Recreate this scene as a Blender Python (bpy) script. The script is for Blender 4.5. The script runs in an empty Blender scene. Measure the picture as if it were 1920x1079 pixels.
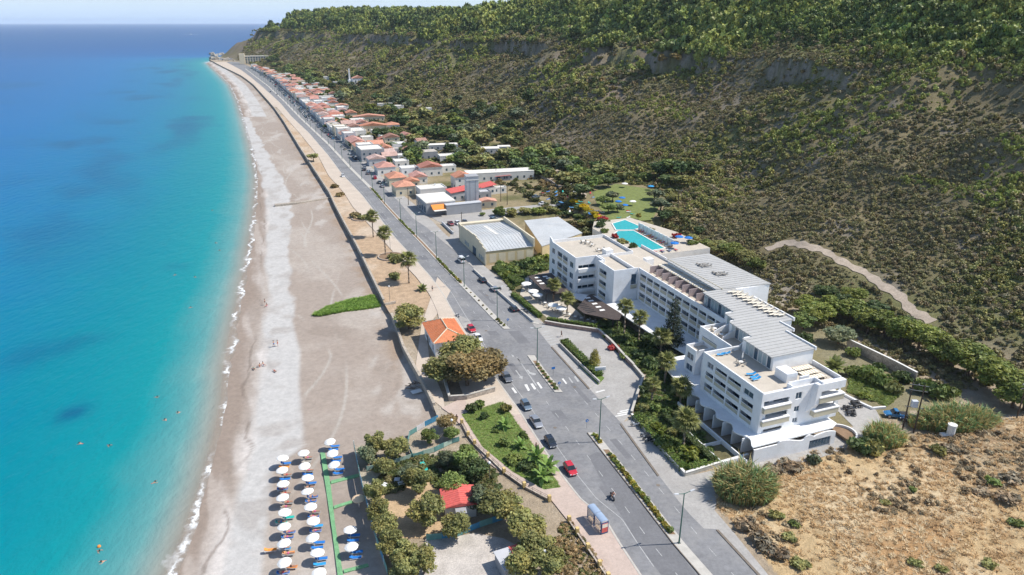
import bpy, bmesh, math, random
import numpy as np
from mathutils import Vector, Matrix

rnd = random.Random(7)
nr = np.random.RandomState(11)
R = math.radians
S = bpy.context.scene
COL = S.collection

# ------------------------------------------------------------------ camera, world, sun, exposure
CAM_H, FPX, W0, H0 = 78.0, 1300.0, 1920.0, 1079.0
PITCH = math.atan((539.5 - 42.0) / FPX)
cam = bpy.data.cameras.new('camera'); cam.sensor_width = 36.0; cam.lens = 36.0 * FPX / W0
cam.clip_start = 0.5; cam.clip_end = 90000
cam_o = bpy.data.objects.new('camera', cam); COL.objects.link(cam_o)
cam_o.location = (0, 0, CAM_H); cam_o.rotation_euler = (math.pi / 2 - PITCH, 0, 0)
S.camera = cam_o

SUN_EL, SUN_AZ = 52.0, 4.0          # azimuth counted from +X towards +Y
world = bpy.data.worlds.new('World'); S.world = world; world.use_nodes = True
wn = world.node_tree.nodes; wl = world.node_tree.links; wn.clear()
sky = wn.new('ShaderNodeTexSky'); sky.sky_type = 'NISHITA'; sky.sun_disc = False
sky.sun_elevation = R(SUN_EL); sky.sun_rotation = R(90 - SUN_AZ)
sky.air_density = 1.0; sky.dust_density = 0.4; sky.ozone_density = 2.0; sky.altitude = 50
bg = wn.new('ShaderNodeBackground'); bg.inputs[1].default_value = 0.118
wo = wn.new('ShaderNodeOutputWorld')
# pale blue air low over the horizon, the same all the way round
wtc = wn.new('ShaderNodeTexCoord'); wsp = wn.new('ShaderNodeSeparateXYZ'); wl.new(wtc.outputs['Generated'], wsp.inputs[0])
wmr = wn.new('ShaderNodeMapRange'); wmr.interpolation_type = 'SMOOTHSTEP'
wmr.inputs['From Min'].default_value = -0.02; wmr.inputs['From Max'].default_value = 0.09; wmr.inputs['To Min'].default_value = 0.94; wmr.inputs['To Max'].default_value = 0.0
wl.new(wsp.outputs['Z'], wmr.inputs['Value'])
wmx = wn.new('ShaderNodeMix'); wmx.data_type = 'RGBA'; wl.new(wmr.outputs['Result'], wmx.inputs['Factor'])
wl.new(sky.outputs[0], wmx.inputs['A']); wmx.inputs['B'].default_value = (3.85, 5.3, 7.4, 1)
wl.new(wmx.outputs['Result'], bg.inputs[0]); wl.new(bg.outputs[0], wo.inputs[0])
sun = bpy.data.lights.new('sun', 'SUN'); sun.energy = 4.35; sun.angle = R(0.53); sun.color = (1.0, 0.95, 0.87)
sun_o = bpy.data.objects.new('sun', sun); COL.objects.link(sun_o)
sd = Vector((math.cos(R(SUN_EL)) * math.cos(R(SUN_AZ)), math.cos(R(SUN_EL)) * math.sin(R(SUN_AZ)), math.sin(R(SUN_EL))))
sun_o.rotation_euler = sd.to_track_quat('Z', 'Y').to_euler()
sun_o.location = (0, 0, 400)
S.view_settings.view_transform = 'Standard'; S.view_settings.look = 'None'
S.view_settings.exposure = 0.38; S.view_settings.gamma = 1.0; S.view_settings.use_curve_mapping = False
S.render.engine = 'CYCLES'
S.cycles.max_bounces = 6; S.cycles.diffuse_bounces = 3; S.cycles.glossy_bounces = 3
S.cycles.transmission_bounces = 4; S.cycles.transparent_max_bounces = 8; S.cycles.volume_bounces = 1
S.cycles.caustics_reflective = False; S.cycles.caustics_refractive = False
S.cycles.use_denoising = True
S.cycles.use_adaptive_sampling = True; S.cycles.adaptive_threshold = 0.02

# ------------------------------------------------------------------ measuring: photo position -> ground point
_c, _s = math.cos(PITCH), math.sin(PITCH)
def G(px, py, z=0.0):
    u = (px - W0 / 2) / FPX; v = (H0 / 2 - py) / FPX
    d = (u, _c + v * _s, -_s + v * _c)
    t = (z - CAM_H) / d[2]
    return (t * d[0], t * d[1])
def G3(px, py, z=0.0):
    a = G(px, py, z); return Vector((a[0], a[1], z))

# ------------------------------------------------------------------ numpy value noise
def _hash(ix, iy, seed):
    n = (ix.astype(np.int64) * 374761393 + iy.astype(np.int64) * 668265263 + seed * 974634511) & 0x7fffffff
    n = ((n ^ (n >> 13)) * 1274126177) & 0x7fffffff
    n = (n ^ (n >> 16)) & 0x7fffffff
    return n / float(0x7fffffff)
def vnoise(x, y, seed=0):
    x = np.asarray(x, float); y = np.asarray(y, float)
    ix = np.floor(x); iy = np.floor(y); fx = x - ix; fy = y - iy
    fx = fx * fx * (3 - 2 * fx); fy = fy * fy * (3 - 2 * fy)
    a = _hash(ix, iy, seed); b = _hash(ix + 1, iy, seed); c = _hash(ix, iy + 1, seed); d = _hash(ix + 1, iy + 1, seed)
    return (a * (1 - fx) + b * fx) * (1 - fy) + (c * (1 - fx) + d * fx) * fy
def fbm(x, y, sc, seed=0, oct=4, rough=0.5):
    s = 0; amp = 1; tot = 0; f = 1.0 / sc
    for o in range(oct):
        s = s + amp * vnoise(np.asarray(x) * f, np.asarray(y) * f, seed + o * 17); tot += amp; amp *= rough; f *= 2.03
    return s / tot
def sstep(a, b, x):
    t = np.clip((np.asarray(x, float) - a) / (b - a), 0, 1); return t * t * (3 - 2 * t)

# ------------------------------------------------------------------ tagging and linking
def link(o, parent=None):
    COL.objects.link(o)
    if parent is not None: o.parent = parent
    return o
def tag(o, label=None, cat=None, group=None, kind=None):
    if label: o['label'] = label
    if cat: o['category'] = cat
    if group: o['group'] = group
    if kind: o['kind'] = kind
    return o
def thing(name, label, cat, loc=(0, 0, 0), rz=0.0, group=None):
    o = bpy.data.objects.new(name, None); o.empty_display_size = 0.3; link(o)
    o.location = loc; o.rotation_euler = (0, 0, rz)
    return tag(o, label, cat, group)
def copy_tree(o, parent=None):
    c = o.copy(); COL.objects.link(c); c.parent = parent
    for ch in list(o.children): copy_tree(ch, c)
    return c
def place(proto, used, loc, rz, label, group=None, scale=1.0):
    o = proto if not used[0] else copy_tree(proto)
    used[0] = True
    o.location = loc; o.rotation_euler = (0, 0, rz); o.scale = (scale,) * 3 if not isinstance(scale, tuple) else scale
    o['label'] = label
    if group: o['group'] = group
    return o
ORD = ['first', 'second', 'third', 'fourth', 'fifth', 'sixth', 'seventh', 'eighth', 'ninth', 'tenth', 'eleventh', 'twelfth',
       'thirteenth', 'fourteenth', 'fifteenth', 'sixteenth', 'seventeenth', 'eighteenth', 'nineteenth', 'twentieth',
       'twenty-first', 'twenty-second', 'twenty-third', 'twenty-fourth', 'twenty-fifth', 'twenty-sixth', 'twenty-seventh',
       'twenty-eighth', 'twenty-ninth', 'thirtieth']

# ------------------------------------------------------------------ mesh builder
class MB:
    def __init__(s): s.v = []; s.f = []; s.m = []
    def add(s, vs, fs, mi=0):
        k = len(s.v); s.v += [tuple(p) for p in vs]
        for f in fs: s.f.append(tuple(i + k for i in f)); s.m.append(mi)
        return s
    def box(s, x0, x1, y0, y1, z0, z1, mi=0):
        return s.add([(x0, y0, z0), (x1, y0, z0), (x1, y1, z0), (x0, y1, z0), (x0, y0, z1), (x1, y0, z1), (x1, y1, z1), (x0, y1, z1)],
                     [(0, 3, 2, 1), (4, 5, 6, 7), (0, 1, 5, 4), (1, 2, 6, 5), (2, 3, 7, 6), (3, 0, 4, 7)], mi)
    def obox(s, c, sx, sy, sz, rz=0.0, mi=0):
        ca, sa = math.cos(rz), math.sin(rz); P = []
        for z in (c[2], c[2] + sz):
            for a, b in ((-1, -1), (1, -1), (1, 1), (-1, 1)):
                x, y = a * sx / 2, b * sy / 2
                P.append((c[0] + x * ca - y * sa, c[1] + x * sa + y * ca, z))
        return s.add(P, [(0, 3, 2, 1), (4, 5, 6, 7), (0, 1, 5, 4), (1, 2, 6, 5), (2, 3, 7, 6), (3, 0, 4, 7)], mi)
    def prism(s, poly, z0, z1, mi=0, mtop=None, bottom=True):
        poly = [tuple(p[:2]) for p in poly]
        a = sum(poly[i][0] * poly[(i + 1) % len(poly)][1] - poly[(i + 1) % len(poly)][0] * poly[i][1] for i in range(len(poly)))
        if a < 0: poly = poly[::-1]
        n = len(poly)
        P = [(x, y, z0) for x, y in poly] + [(x, y, z1) for x, y in poly]
        s.add(P, [(i, (i + 1) % n, n + (i + 1) % n, n + i) for i in range(n)], mi)
        k = len(s.v) - 2 * n
        s.f.append(tuple(k + n + i for i in range(n))); s.m.append(mi if mtop is None else mtop)
        if bottom: s.f.append(tuple(k + n - 1 - i for i in range(n))); s.m.append(mi)
        return s
    def tube(s, p0, p1, r0, r1=None, n=6, mi=0, caps=True):
        r1 = r0 if r1 is None else r1
        p0 = Vector(p0); p1 = Vector(p1); d = (p1 - p0).normalized()
        a = d.cross(Vector((0, 0, 1)) if abs(d.z) < 0.9 else Vector((1, 0, 0))).normalized(); b = d.cross(a)
        P = []
        for p, r in ((p0, r0), (p1, r1)):
            for i in range(n):
                t = 2 * math.pi * i / n; P.append(p + a * (r * math.cos(t)) + b * (r * math.sin(t)))
        F = [(i, n + i, n + (i + 1) % n, (i + 1) % n) for i in range(n)]
        if caps: F += [tuple(range(n)), tuple(range(2 * n - 1, n - 1, -1))]
        return s.add(P, F, mi)
    def path(s, pts, r, n=5, mi=0):
        for i in range(len(pts) - 1):
            ra = r[i] if isinstance(r, (list, tuple)) else r; rb = r[i + 1] if isinstance(r, (list, tuple)) else r
            s.tube(pts[i], pts[i + 1], ra, rb, n, mi)
        return s
    def lathe(s, prof, c=(0, 0, 0), n=12, mi=0):
        P = []; F = []
        for r, z in prof:
            for i in range(n):
                t = 2 * math.pi * i / n; P.append((c[0] + r * math.cos(t), c[1] + r * math.sin(t), c[2] + z))
        for j in range(len(prof) - 1):
            for i in range(n):
                F.append((j * n + i, j * n + (i + 1) % n, (j + 1) * n + (i + 1) % n, (j + 1) * n + i))
        return s.add(P, F, mi)
    def poly(s, pts, mi=0): return s.add(pts, [tuple(range(len(pts)))], mi)
    def data(s, name, mats, smooth=False):
        me = bpy.data.meshes.new(name); me.from_pydata(s.v, [], s.f)
        for m in (mats if isinstance(mats, (list, tuple)) else [mats]): me.materials.append(m)
        me.polygons.foreach_set('material_index', s.m)
        if smooth: me.polygons.foreach_set('use_smooth', [True] * len(s.f))
        me.update(); return me
    def build(s, name, mats, parent=None, loc=None, rz=0.0, smooth=False, kind=None):
        o = bpy.data.objects.new(name, s.data(name, mats, smooth)); link(o, parent)
        if loc is not None: o.location = loc
        if rz: o.rotation_euler = (0, 0, rz)
        if kind: o['kind'] = kind
        return o
def npmesh(name, verts, faces, mats, cols=None, smooth=False, attrs=None):
    """faces: (n,4) or (n,3) array; cols: per-vertex colour"""
    me = bpy.data.meshes.new(name)
    verts = np.asarray(verts, np.float32); faces = np.asarray(faces, np.int32)
    nf, k = faces.shape
    me.vertices.add(len(verts)); me.vertices.foreach_set('co', verts.ravel())
    me.loops.add(nf * k); me.loops.foreach_set('vertex_index', faces.ravel())
    me.polygons.add(nf); me.polygons.foreach_set('loop_start', np.arange(0, nf * k, k, dtype=np.int32))
    me.polygons.foreach_set('loop_total', np.full(nf, k, dtype=np.int32))
    if smooth: me.polygons.foreach_set('use_smooth', np.ones(nf, bool))
    for m in (mats if isinstance(mats, (list, tuple)) else [mats]): me.materials.append(m)
    me.update(calc_edges=True)
    if cols is not None:
        at = me.color_attributes.new('tint', 'FLOAT_COLOR', 'POINT')
        c4 = np.ones((len(verts), 4), np.float32); c4[:, :3] = cols; at.data.foreach_set('color', c4.ravel())
    for nme, arr in (attrs or {}).items():
        at = me.attributes.new(nme, 'FLOAT', 'POINT'); at.data.foreach_set('value', np.asarray(arr, np.float32))
    return me
def mobj(name, me, parent=None, loc=None, kind=None):
    o = bpy.data.objects.new(name, me); link(o, parent)
    if loc is not None: o.location = loc
    if kind: o['kind'] = kind
    return o

# ------------------------------------------------------------------ materials
def nodes(name):
    m = bpy.data.materials.new(name); m.use_nodes = True
    nt = m.node_tree; b = nt.nodes['Principled BSDF']; return m, nt, b
def N(nt, t, **kw):
    n = nt.nodes.new(t)
    for k, v in kw.items(): setattr(n, k, v)
    return n
def noise_node(nt, scale, detail=4, rough=0.6, vec=None):
    n = N(nt, 'ShaderNodeTexNoise'); n.inputs['Scale'].default_value = scale; n.inputs['Detail'].default_value = detail
    n.inputs['Roughness'].default_value = rough
    if vec is not None: nt.links.new(vec, n.inputs['Vector'])
    return n
def mul_color(nt, col_socket, fac_socket, lo, hi):
    mr = N(nt, 'ShaderNodeMapRange'); mr.inputs['From Min'].default_value = 0.3; mr.inputs['From Max'].default_value = 0.7
    mr.inputs['To Min'].default_value = lo; mr.inputs['To Max'].default_value = hi
    nt.links.new(fac_socket, mr.inputs['Value'])
    mx = N(nt, 'ShaderNodeMix', data_type='RGBA', blend_type='MULTIPLY'); mx.inputs['Factor'].default_value = 1.0
    if isinstance(col_socket, tuple): mx.inputs['A'].default_value = (*col_socket, 1)
    else: nt.links.new(col_socket, mx.inputs['A'])
    nt.links.new(mr.outputs['Result'], mx.inputs['B'])
    return mx.outputs['Result']
def mat(name, col, rough=0.8, var=0.12, scale=0.8, fine=None, bump=0.0, metal=0.0, spec=0.3, stain=None, rand=0.0):
    m, nt, b = nodes(name)
    b.inputs['Roughness'].default_value = rough; b.inputs['Metallic'].default_value = metal
    b.inputs['Specular IOR Level'].default_value = spec
    tc = N(nt, 'ShaderNodeTexCoord'); geo = N(nt, 'ShaderNodeNewGeometry')
    out = tuple(col)
    if var:
        n = noise_node(nt, scale, 5, 0.65, geo.outputs['Position']); out = mul_color(nt, out, n.outputs['Fac'], 1 - var, 1 + var)
        if fine:
            n2 = noise_node(nt, fine, 3, 0.7, geo.outputs['Position']); out = mul_color(nt, out, n2.outputs['Fac'], 1 - var, 1 + var)
        if stain:
            n3 = noise_node(nt, stain[0], 6, 0.7, geo.outputs['Position'])
            mr = N(nt, 'ShaderNodeMapRange'); mr.inputs['From Min'].default_value = 0.5; mr.inputs['From Max'].default_value = 0.72
            nt.links.new(n3.outputs['Fac'], mr.inputs['Value'])
            mx = N(nt, 'ShaderNodeMix', data_type='RGBA'); nt.links.new(mr.outputs['Result'], mx.inputs['Factor'])
            nt.links.new(out, mx.inputs['A']); mx.inputs['B'].default_value = (*stain[1], 1); out = mx.outputs['Result']
        if rand:
            oi = N(nt, 'ShaderNodeObjectInfo'); hs = N(nt, 'ShaderNodeHueSaturation'); r1 = N(nt, 'ShaderNodeMapRange'); r1.inputs['To Min'].default_value = 1 - rand; r1.inputs['To Max'].default_value = 1 + rand * .5
            r2 = N(nt, 'ShaderNodeMapRange'); r2.inputs['To Min'].default_value = 1.0; r2.inputs['To Max'].default_value = 1 - rand * 1.4
            nt.links.new(oi.outputs['Random'], r1.inputs['Value']); nt.links.new(oi.outputs['Random'], r2.inputs['Value']); nt.links.new(r1.outputs[0], hs.inputs['Value']); nt.links.new(r2.outputs[0], hs.inputs['Saturation']); nt.links.new(out, hs.inputs['Color']); out = hs.outputs['Color']
        nt.links.new(out, b.inputs['Base Color'])
        if bump:
            bp = N(nt, 'ShaderNodeBump'); bp.inputs['Strength'].default_value = bump; bp.inputs['Distance'].default_value = 0.1
            nt.links.new((n2 if fine else n).outputs['Fac'], bp.inputs['Height']); nt.links.new(bp.outputs['Normal'], b.inputs['Normal'])
    else:
        b.inputs['Base Color'].default_value = (*col, 1)
    return m
def tint_mat(name, rough=0.9, var=0.25, scale=0.35, fine=2.0, bump=0.4, dist=0.3, streak=None):
    """ground whose colour zones come from the mesh attribute, grain from noise"""
    m, nt, b = nodes(name); b.inputs['Roughness'].default_value = rough; b.inputs['Specular IOR Level'].default_value = 0.15
    at = N(nt, 'ShaderNodeAttribute', attribute_name='tint'); geo = N(nt, 'ShaderNodeNewGeometry')
    n = noise_node(nt, scale, 6, 0.65, geo.outputs['Position']); n2 = noise_node(nt, fine, 3, 0.75, geo.outputs['Position'])
    out = mul_color(nt, at.outputs['Color'], n.outputs['Fac'], 1 - var, 1 + var)
    out = mul_color(nt, out, n2.outputs['Fac'], 1 - var * .8, 1 + var * .8)
    nt.links.new(out, b.inputs['Base Color'])
    bp = N(nt, 'ShaderNodeBump'); bp.inputs['Strength'].default_value = bump; bp.inputs['Distance'].default_value = dist
    nt.links.new(n2.outputs['Fac'], bp.inputs['Height']); nt.links.new(bp.outputs['Normal'], b.inputs['Normal'])
    return m
def leaf_mat(name, col, var=0.45, inst=False, trans=0.25):
    """foliage: base colour x per-leaf tint, a little light through the leaf"""
    m, nt, b = nodes(name); b.inputs['Roughness'].default_value = 0.55; b.inputs['Specular IOR Level'].default_value = 0.25
    at = N(nt, 'ShaderNodeAttribute', attribute_name='tint')
    mx = N(nt, 'ShaderNodeMix', data_type='RGBA', blend_type='MULTIPLY'); mx.inputs['Factor'].default_value = 1.0
    nt.links.new(at.outputs['Color'], mx.inputs['A']); mx.inputs['B'].default_value = (*col, 1)
    out = mx.outputs['Result']
    if inst:
        ai = N(nt, 'ShaderNodeAttribute', attribute_name='itint', attribute_type='INSTANCER')
        m2 = N(nt, 'ShaderNodeMix', data_type='RGBA', blend_type='MULTIPLY'); m2.inputs['Factor'].default_value = 1.0
        nt.links.new(out, m2.inputs['A']); nt.links.new(ai.outputs['Color'], m2.inputs['B']); out = m2.outputs['Result']
    else:
        oi = N(nt, 'ShaderNodeObjectInfo')
        hs = N(nt, 'ShaderNodeHueSaturation')
        mr = N(nt, 'ShaderNodeMapRange'); mr.inputs['To Min'].default_value = 0.8; mr.inputs['To Max'].default_value = 1.2
        nt.links.new(oi.outputs['Random'], mr.inputs['Value']); nt.links.new(mr.outputs['Result'], hs.inputs['Value'])
        nt.links.new(out, hs.inputs['Color']); out = hs.outputs['Color']
    nt.links.new(out, b.inputs['Base Color'])
    if trans:
        tr = N(nt, 'ShaderNodeBsdfTranslucent'); nt.links.new(out, tr.inputs['Color'])
        ms = N(nt, 'ShaderNodeMixShader'); ms.inputs[0].default_value = trans
        nt.links.new(b.outputs[0], ms.inputs[1]); nt.links.new(tr.outputs[0], ms.inputs[2])
        nt.links.new(ms.outputs[0], nt.nodes['Material Output'].inputs['Surface'])
    return m
M = {}
M['asphalt'] = mat('asphalt', (0.205, 0.205, 0.21), 0.85, 0.16, 0.12, 1.2, 0.15, stain=(0.16, (0.275, 0.268, 0.26)))
M['asphalt_new'] = mat('asphalt_new', (0.165, 0.165, 0.172), 0.85, 0.12, 0.2, 2.0, 0.15)
M['concrete'] = mat('concrete', (0.36, 0.345, 0.325), 0.85, 0.12, 0.25, 2.0, 0.1, stain=(0.12, (0.30, 0.28, 0.26)))
M['paving'] = mat('paving', (0.52, 0.44, 0.36), 0.85, 0.10, 0.3, 2.5, 0.1, stain=(0.15, (0.44, 0.365, 0.295)))
M['paving_pink'] = mat('paving_pink', (0.47, 0.375, 0.32), 0.85, 0.10, 0.3, 2.5, 0.1)
M['kerb'] = mat('kerb', (0.47, 0.445, 0.40), 0.8, 0.12, 1.0)
M['kerb_dark'] = mat('kerb_dark', (0.18, 0.15, 0.12), 0.8, 0.2, 1.0)
M['paint'] = mat('road_paint', (0.66, 0.65, 0.62), 0.7, 0.2, 1.5, 6.0)
M['paint_pale'] = mat('faded_paint', (0.40, 0.40, 0.39), 0.7, 0.2, 1.5, 6.0)
M['white'] = mat('white_render', (0.80, 0.80, 0.80), 0.7, 0.06, 0.4, stain=(0.35, (0.70, 0.695, 0.68)))
M['white2'] = mat('white_weathered', (0.72, 0.70, 0.66), 0.8, 0.10, 0.4)
M['cream'] = mat('cream_wall', (0.66, 0.58, 0.43), 0.8, 0.08, 0.5)
M['ochre'] = mat('ochre_wall', (0.60, 0.48, 0.28), 0.8, 0.10, 0.5)
M['beige_panel'] = mat('beige_panel', (0.52, 0.47, 0.35), 0.6, 0.05, 0.6)
M['terrace_tile'] = mat('terrace_tile', (0.50, 0.445, 0.37), 0.75, 0.08, 0.5, 3.0)
M['grey_wall'] = mat('grey_wall', (0.34, 0.345, 0.36), 0.8, 0.08, 0.4)
M['grey_pale'] = mat('pale_grey', (0.50, 0.51, 0.53), 0.7, 0.08, 0.4)
M['metal_roof'] = mat('metal_roof', (0.43, 0.425, 0.41), 0.6, 0.06, 0.25, 1.5)
M['metal_roof2'] = mat('aged_metal_roof', (0.47, 0.485, 0.49), 0.6, 0.12, 0.15, 1.5, stain=(0.12, (0.55, 0.53, 0.50)))
M['tile_orange'] = mat('orange_roof_tile', (0.55, 0.235, 0.14), 0.8, 0.2, 0.5, 3.0, 0.2, rand=.12)
M['tile_house'] = mat('bright_orange_tile', (0.60, 0.215, 0.10), 0.8, 0.15, 0.5, 3.0, 0.2)
M['tile_red'] = mat('red_roof_tile', (0.46, 0.185, 0.13), 0.8, 0.25, 0.4, 3.0, 0.2, rand=.18)
M['tile_old'] = mat('old_roof_tile', (0.45, 0.235, 0.17), 0.8, 0.3, 0.4, 3.0, 0.2, rand=.3)
M['tile_pink'] = mat('pink_red_sheet', (0.62, 0.13, 0.11), 0.7, 0.12, 0.5, 2.0)
M['flat_roof'] = mat('pale_flat_roof', (0.70, 0.67, 0.61), 0.8, 0.12, 0.3, 2.0)
M['flat_roof2'] = mat('grey_flat_roof', (0.47, 0.43, 0.38), 0.85, 0.18, 0.3, 2.0)
M['stone'] = mat('stone_wall', (0.42, 0.36, 0.30), 0.9, 0.3, 1.2, 3.0, 0.5)
M['seawall'] = mat('seawall_concrete', (0.40, 0.35, 0.29), 0.9, 0.2, 0.5, 2.0, 0.3)
M['brick'] = mat('red_brown_stone', (0.36, 0.25, 0.21), 0.9, 0.3, 1.5, 4.0, 0.4)
M['dark_wood'] = mat('dark_wood', (0.075, 0.058, 0.052), 0.7, 0.2, 1.0, 4.0)
M['pole_green'] = mat('green_pole_paint', (0.045, 0.13, 0.10), 0.5, 0.1, 1.0)
M['pole_grey'] = mat('grey_pole_paint', (0.14, 0.15, 0.155), 0.5, 0.1, 1.0)
M['wood_pole'] = mat('tarred_wood_pole', (0.075, 0.055, 0.042), 0.85, 0.3, 2.0)
M['lamp_head'] = mat('lamp_head', (0.55, 0.56, 0.57), 0.4, 0.05, 1.0)
M['rubber'] = mat('rubber', (0.025, 0.025, 0.027), 0.8, 0.1, 3.0)
M['chrome'] = mat('rim_metal', (0.45, 0.46, 0.47), 0.35, 0.05, 3.0, metal=0.8)
M['black'] = mat('black_plastic', (0.03, 0.03, 0.033), 0.5, 0.1, 3.0)
M['blue_fab'] = mat('blue_fabric', (0.02, 0.17, 0.52), 0.8, 0.12, 2.0)
M['sky_fab'] = mat('bright_blue_fabric', (0.03, 0.30, 0.62), 0.8, 0.12, 2.0)
M['orange_fab'] = mat('orange_fabric', (0.75, 0.28, 0.06), 0.8, 0.12, 2.0)
M['teal_fab'] = mat('teal_fabric', (0.02, 0.42, 0.36), 0.8, 0.12, 2.0)
M['red_fab'] = mat('red_fabric', (0.60, 0.05, 0.06), 0.8, 0.12, 2.0)
M['pink_fab'] = mat('pink_fabric', (0.72, 0.14, 0.36), 0.8, 0.12, 2.0)
M['white_fab'] = mat('white_fabric', (0.84, 0.82, 0.78), 0.8, 0.05, 2.0)
M['cream_fab'] = mat('cream_fabric', (0.80, 0.72, 0.58), 0.8, 0.06, 2.0)
M['peach_fab'] = mat('peach_fabric', (0.76, 0.55, 0.36), 0.8, 0.06, 2.0)
M['grey_fab'] = mat('grey_fabric', (0.33, 0.31, 0.28), 0.8, 0.12, 2.0)
M['plastic_w'] = mat('white_plastic', (0.75, 0.75, 0.74), 0.5, 0.05, 2.0)
M['deck_green'] = mat('green_deck_paint', (0.17, 0.36, 0.18), 0.75, 0.18, 0.8, 4.0)
M['screen_teal'] = mat('teal_fence_screen', (0.12, 0.27, 0.26), 0.7, 0.2, 1.0)
M['screen_blue'] = mat('blue_fence_screen', (0.05, 0.20, 0.34), 0.7, 0.2, 1.0)
M['yellow_stone'] = mat('yellow_stone', (0.62, 0.46, 0.20), 0.85, 0.15, 1.0)
M['soil'] = mat('garden_soil', (0.24, 0.16, 0.10), 0.95, 0.2, 0.8, 4.0, 0.3)
M['bark'] = mat('bark', (0.17, 0.12, 0.085), 0.9, 0.25, 2.0, 6.0, 0.4)
M['palm_bark'] = mat('palm_bark', (0.25, 0.20, 0.155), 0.9, 0.25, 2.0, 6.0, 0.4)
M['skin'] = mat('skin', (0.50, 0.27, 0.18), 0.6, 0.06, 3.0)
M['hair'] = mat('dark_hair', (0.04, 0.025, 0.018), 0.7, 0.1, 3.0)
M['rock'] = mat('shore_rock', (0.30, 0.27, 0.23), 0.9, 0.3, 0.3, 1.5, 0.5)
M['foam'] = mat('foam_white', (0.82, 0.85, 0.86), 0.6, 0.05, 1.0)
def glass_mat(name, col, rough=0.08):
    m, nt, b = nodes(name); b.inputs['Base Color'].default_value = (*col, 1); b.inputs['Roughness'].default_value = rough
    b.inputs['Specular IOR Level'].default_value = 0.6; return m
M['glass'] = glass_mat('window_glass', (0.055, 0.095, 0.135))
M['car_glass'] = glass_mat('car_glass', (0.02, 0.028, 0.035), 0.05)
M['glass_pale'] = glass_mat('curtained_glass', (0.33, 0.40, 0.42), 0.15)
m_, nt_, b_ = nodes('clear_glass'); M['clear_glass'] = m_; b_.inputs['Base Color'].default_value = (.25, .32, .38, 1); b_.inputs['Roughness'].default_value = .05
_t = N(nt_, 'ShaderNodeBsdfTransparent'); _x = N(nt_, 'ShaderNodeMixShader'); _x.inputs[0].default_value = .35; nt_.links.new(_t.outputs[0], _x.inputs[1]); nt_.links.new(b_.outputs[0], _x.inputs[2]); nt_.links.new(_x.outputs[0], nt_.nodes['Material Output'].inputs['Surface'])
M['sign_blue'] = mat('sign_blue', (0.03, 0.16, 0.46), 0.5, 0.0)
M['sign_grey'] = mat('sign_grey', (0.55, 0.58, 0.64), 0.5, 0.05)
def paint_mat(name, col, rough=0.25, metal=0.0):
    m, nt, b = nodes(name); b.inputs['Roughness'].default_value = rough; b.inputs['Metallic'].default_value = metal
    b.inputs['Coat Weight'].default_value = 0.6; b.inputs['Coat Roughness'].default_value = 0.08
    geo = N(nt, 'ShaderNodeNewGeometry'); n = noise_node(nt, 2.0, 4, 0.6, geo.outputs['Position'])
    out = mul_color(nt, tuple(col), n.outputs['Fac'], 0.93, 1.07); nt.links.new(out, b.inputs['Base Color']); return m
CARP = {'red': paint_mat('car_red', (0.50, 0.02, 0.035)), 'white': paint_mat('car_white', (0.72, 0.72, 0.72)),
        'silver': paint_mat('car_silver', (0.38, 0.39, 0.41), 0.3, 0.5), 'grey': paint_mat('car_grey', (0.15, 0.16, 0.18), 0.3, 0.3),
        'black': paint_mat('car_black', (0.018, 0.024, 0.036)), 'navy': paint_mat('car_navy', (0.03, 0.06, 0.13)),
        'blue': paint_mat('car_blue', (0.03, 0.16, 0.34)), 'maroon': paint_mat('car_maroon', (0.20, 0.03, 0.035)),
        'steel': paint_mat('car_steel_blue', (0.16, 0.22, 0.28), 0.3, 0.4), 'beige': paint_mat('car_beige', (0.45, 0.41, 0.34), 0.3, 0.3)}

# ------------------------------------------------------------------ the air: thin even haze round everything
def haze(density):
    hb = MB().box(-45000, 45000, -300, 62000, -12, 190)
    m = bpy.data.materials.new('haze_air'); m.use_nodes = True; nt = m.node_tree; nt.nodes.clear()
    pv = nt.nodes.new('ShaderNodeVolumePrincipled'); mo = nt.nodes.new('ShaderNodeOutputMaterial'); nt.links.new(pv.outputs[0], mo.inputs['Volume'])
    pv.inputs['Density'].default_value = density; pv.inputs['Color'].default_value = (0.80, 0.90, 1.0, 1); pv.inputs['Anisotropy'].default_value = 0.0
    return hb.build('haze', m, kind='stuff')
# ------------------------------------------------------------------ the lie of the land
def line(pts, z=0.0):
    w = sorted([(G(a, b, z)[1], G(a, b, z)[0]) for a, b in pts])
    return np.array([p[0] for p in w]), np.array([p[1] for p in w])
def lx(L, y):
    Y, X = L; y = np.asarray(y, float)
    r = np.interp(y, Y, X)
    r = np.where(y < Y[0], X[0] + (y - Y[0]) * (X[1] - X[0]) / (Y[1] - Y[0]), r)
    return r
SEA_Z, BEACH_Z = -2.0, -1.4
L_SHORE = line([(320, 1100), (345, 1040), (383, 930), (408, 838), (425, 760), (430, 690), (437, 640), (455, 560), (466, 500), (477, 430),
                (482, 380), (484, 330), (474, 280), (460, 230), (447, 190), (432, 160), (410, 138), (388, 118)], SEA_Z)
L_SHORE = (np.append(L_SHORE[0], [1740, 1800, 2000, 2600, 6000, 90000]), np.append(L_SHORE[1], [-690, -600, -300, 600, 6000, 90000]))
_wl = [(392, 112), (418, 126), (450, 141), (473, 157), (488, 173.5), (512, 200), (530, 225), (565, 282), (617, 362), (632, 395), (669, 462), (700, 527),
       (722, 572), (738, 600), (754, 651), (779, 697), (805, 743), (822, 786), (766, 817), (662, 836), (677, 906), (691, 960), (707, 1020), (727, 1079), (735, 1110)]
L_WALL = line(_wl, 0.0)
L_WALL = (np.append(L_WALL[0], [1700, 1760, 1900, 2200, 2800, 4000]), np.append(L_WALL[1], [-655, -560, -340, 60, 900, 2600]))
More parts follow.
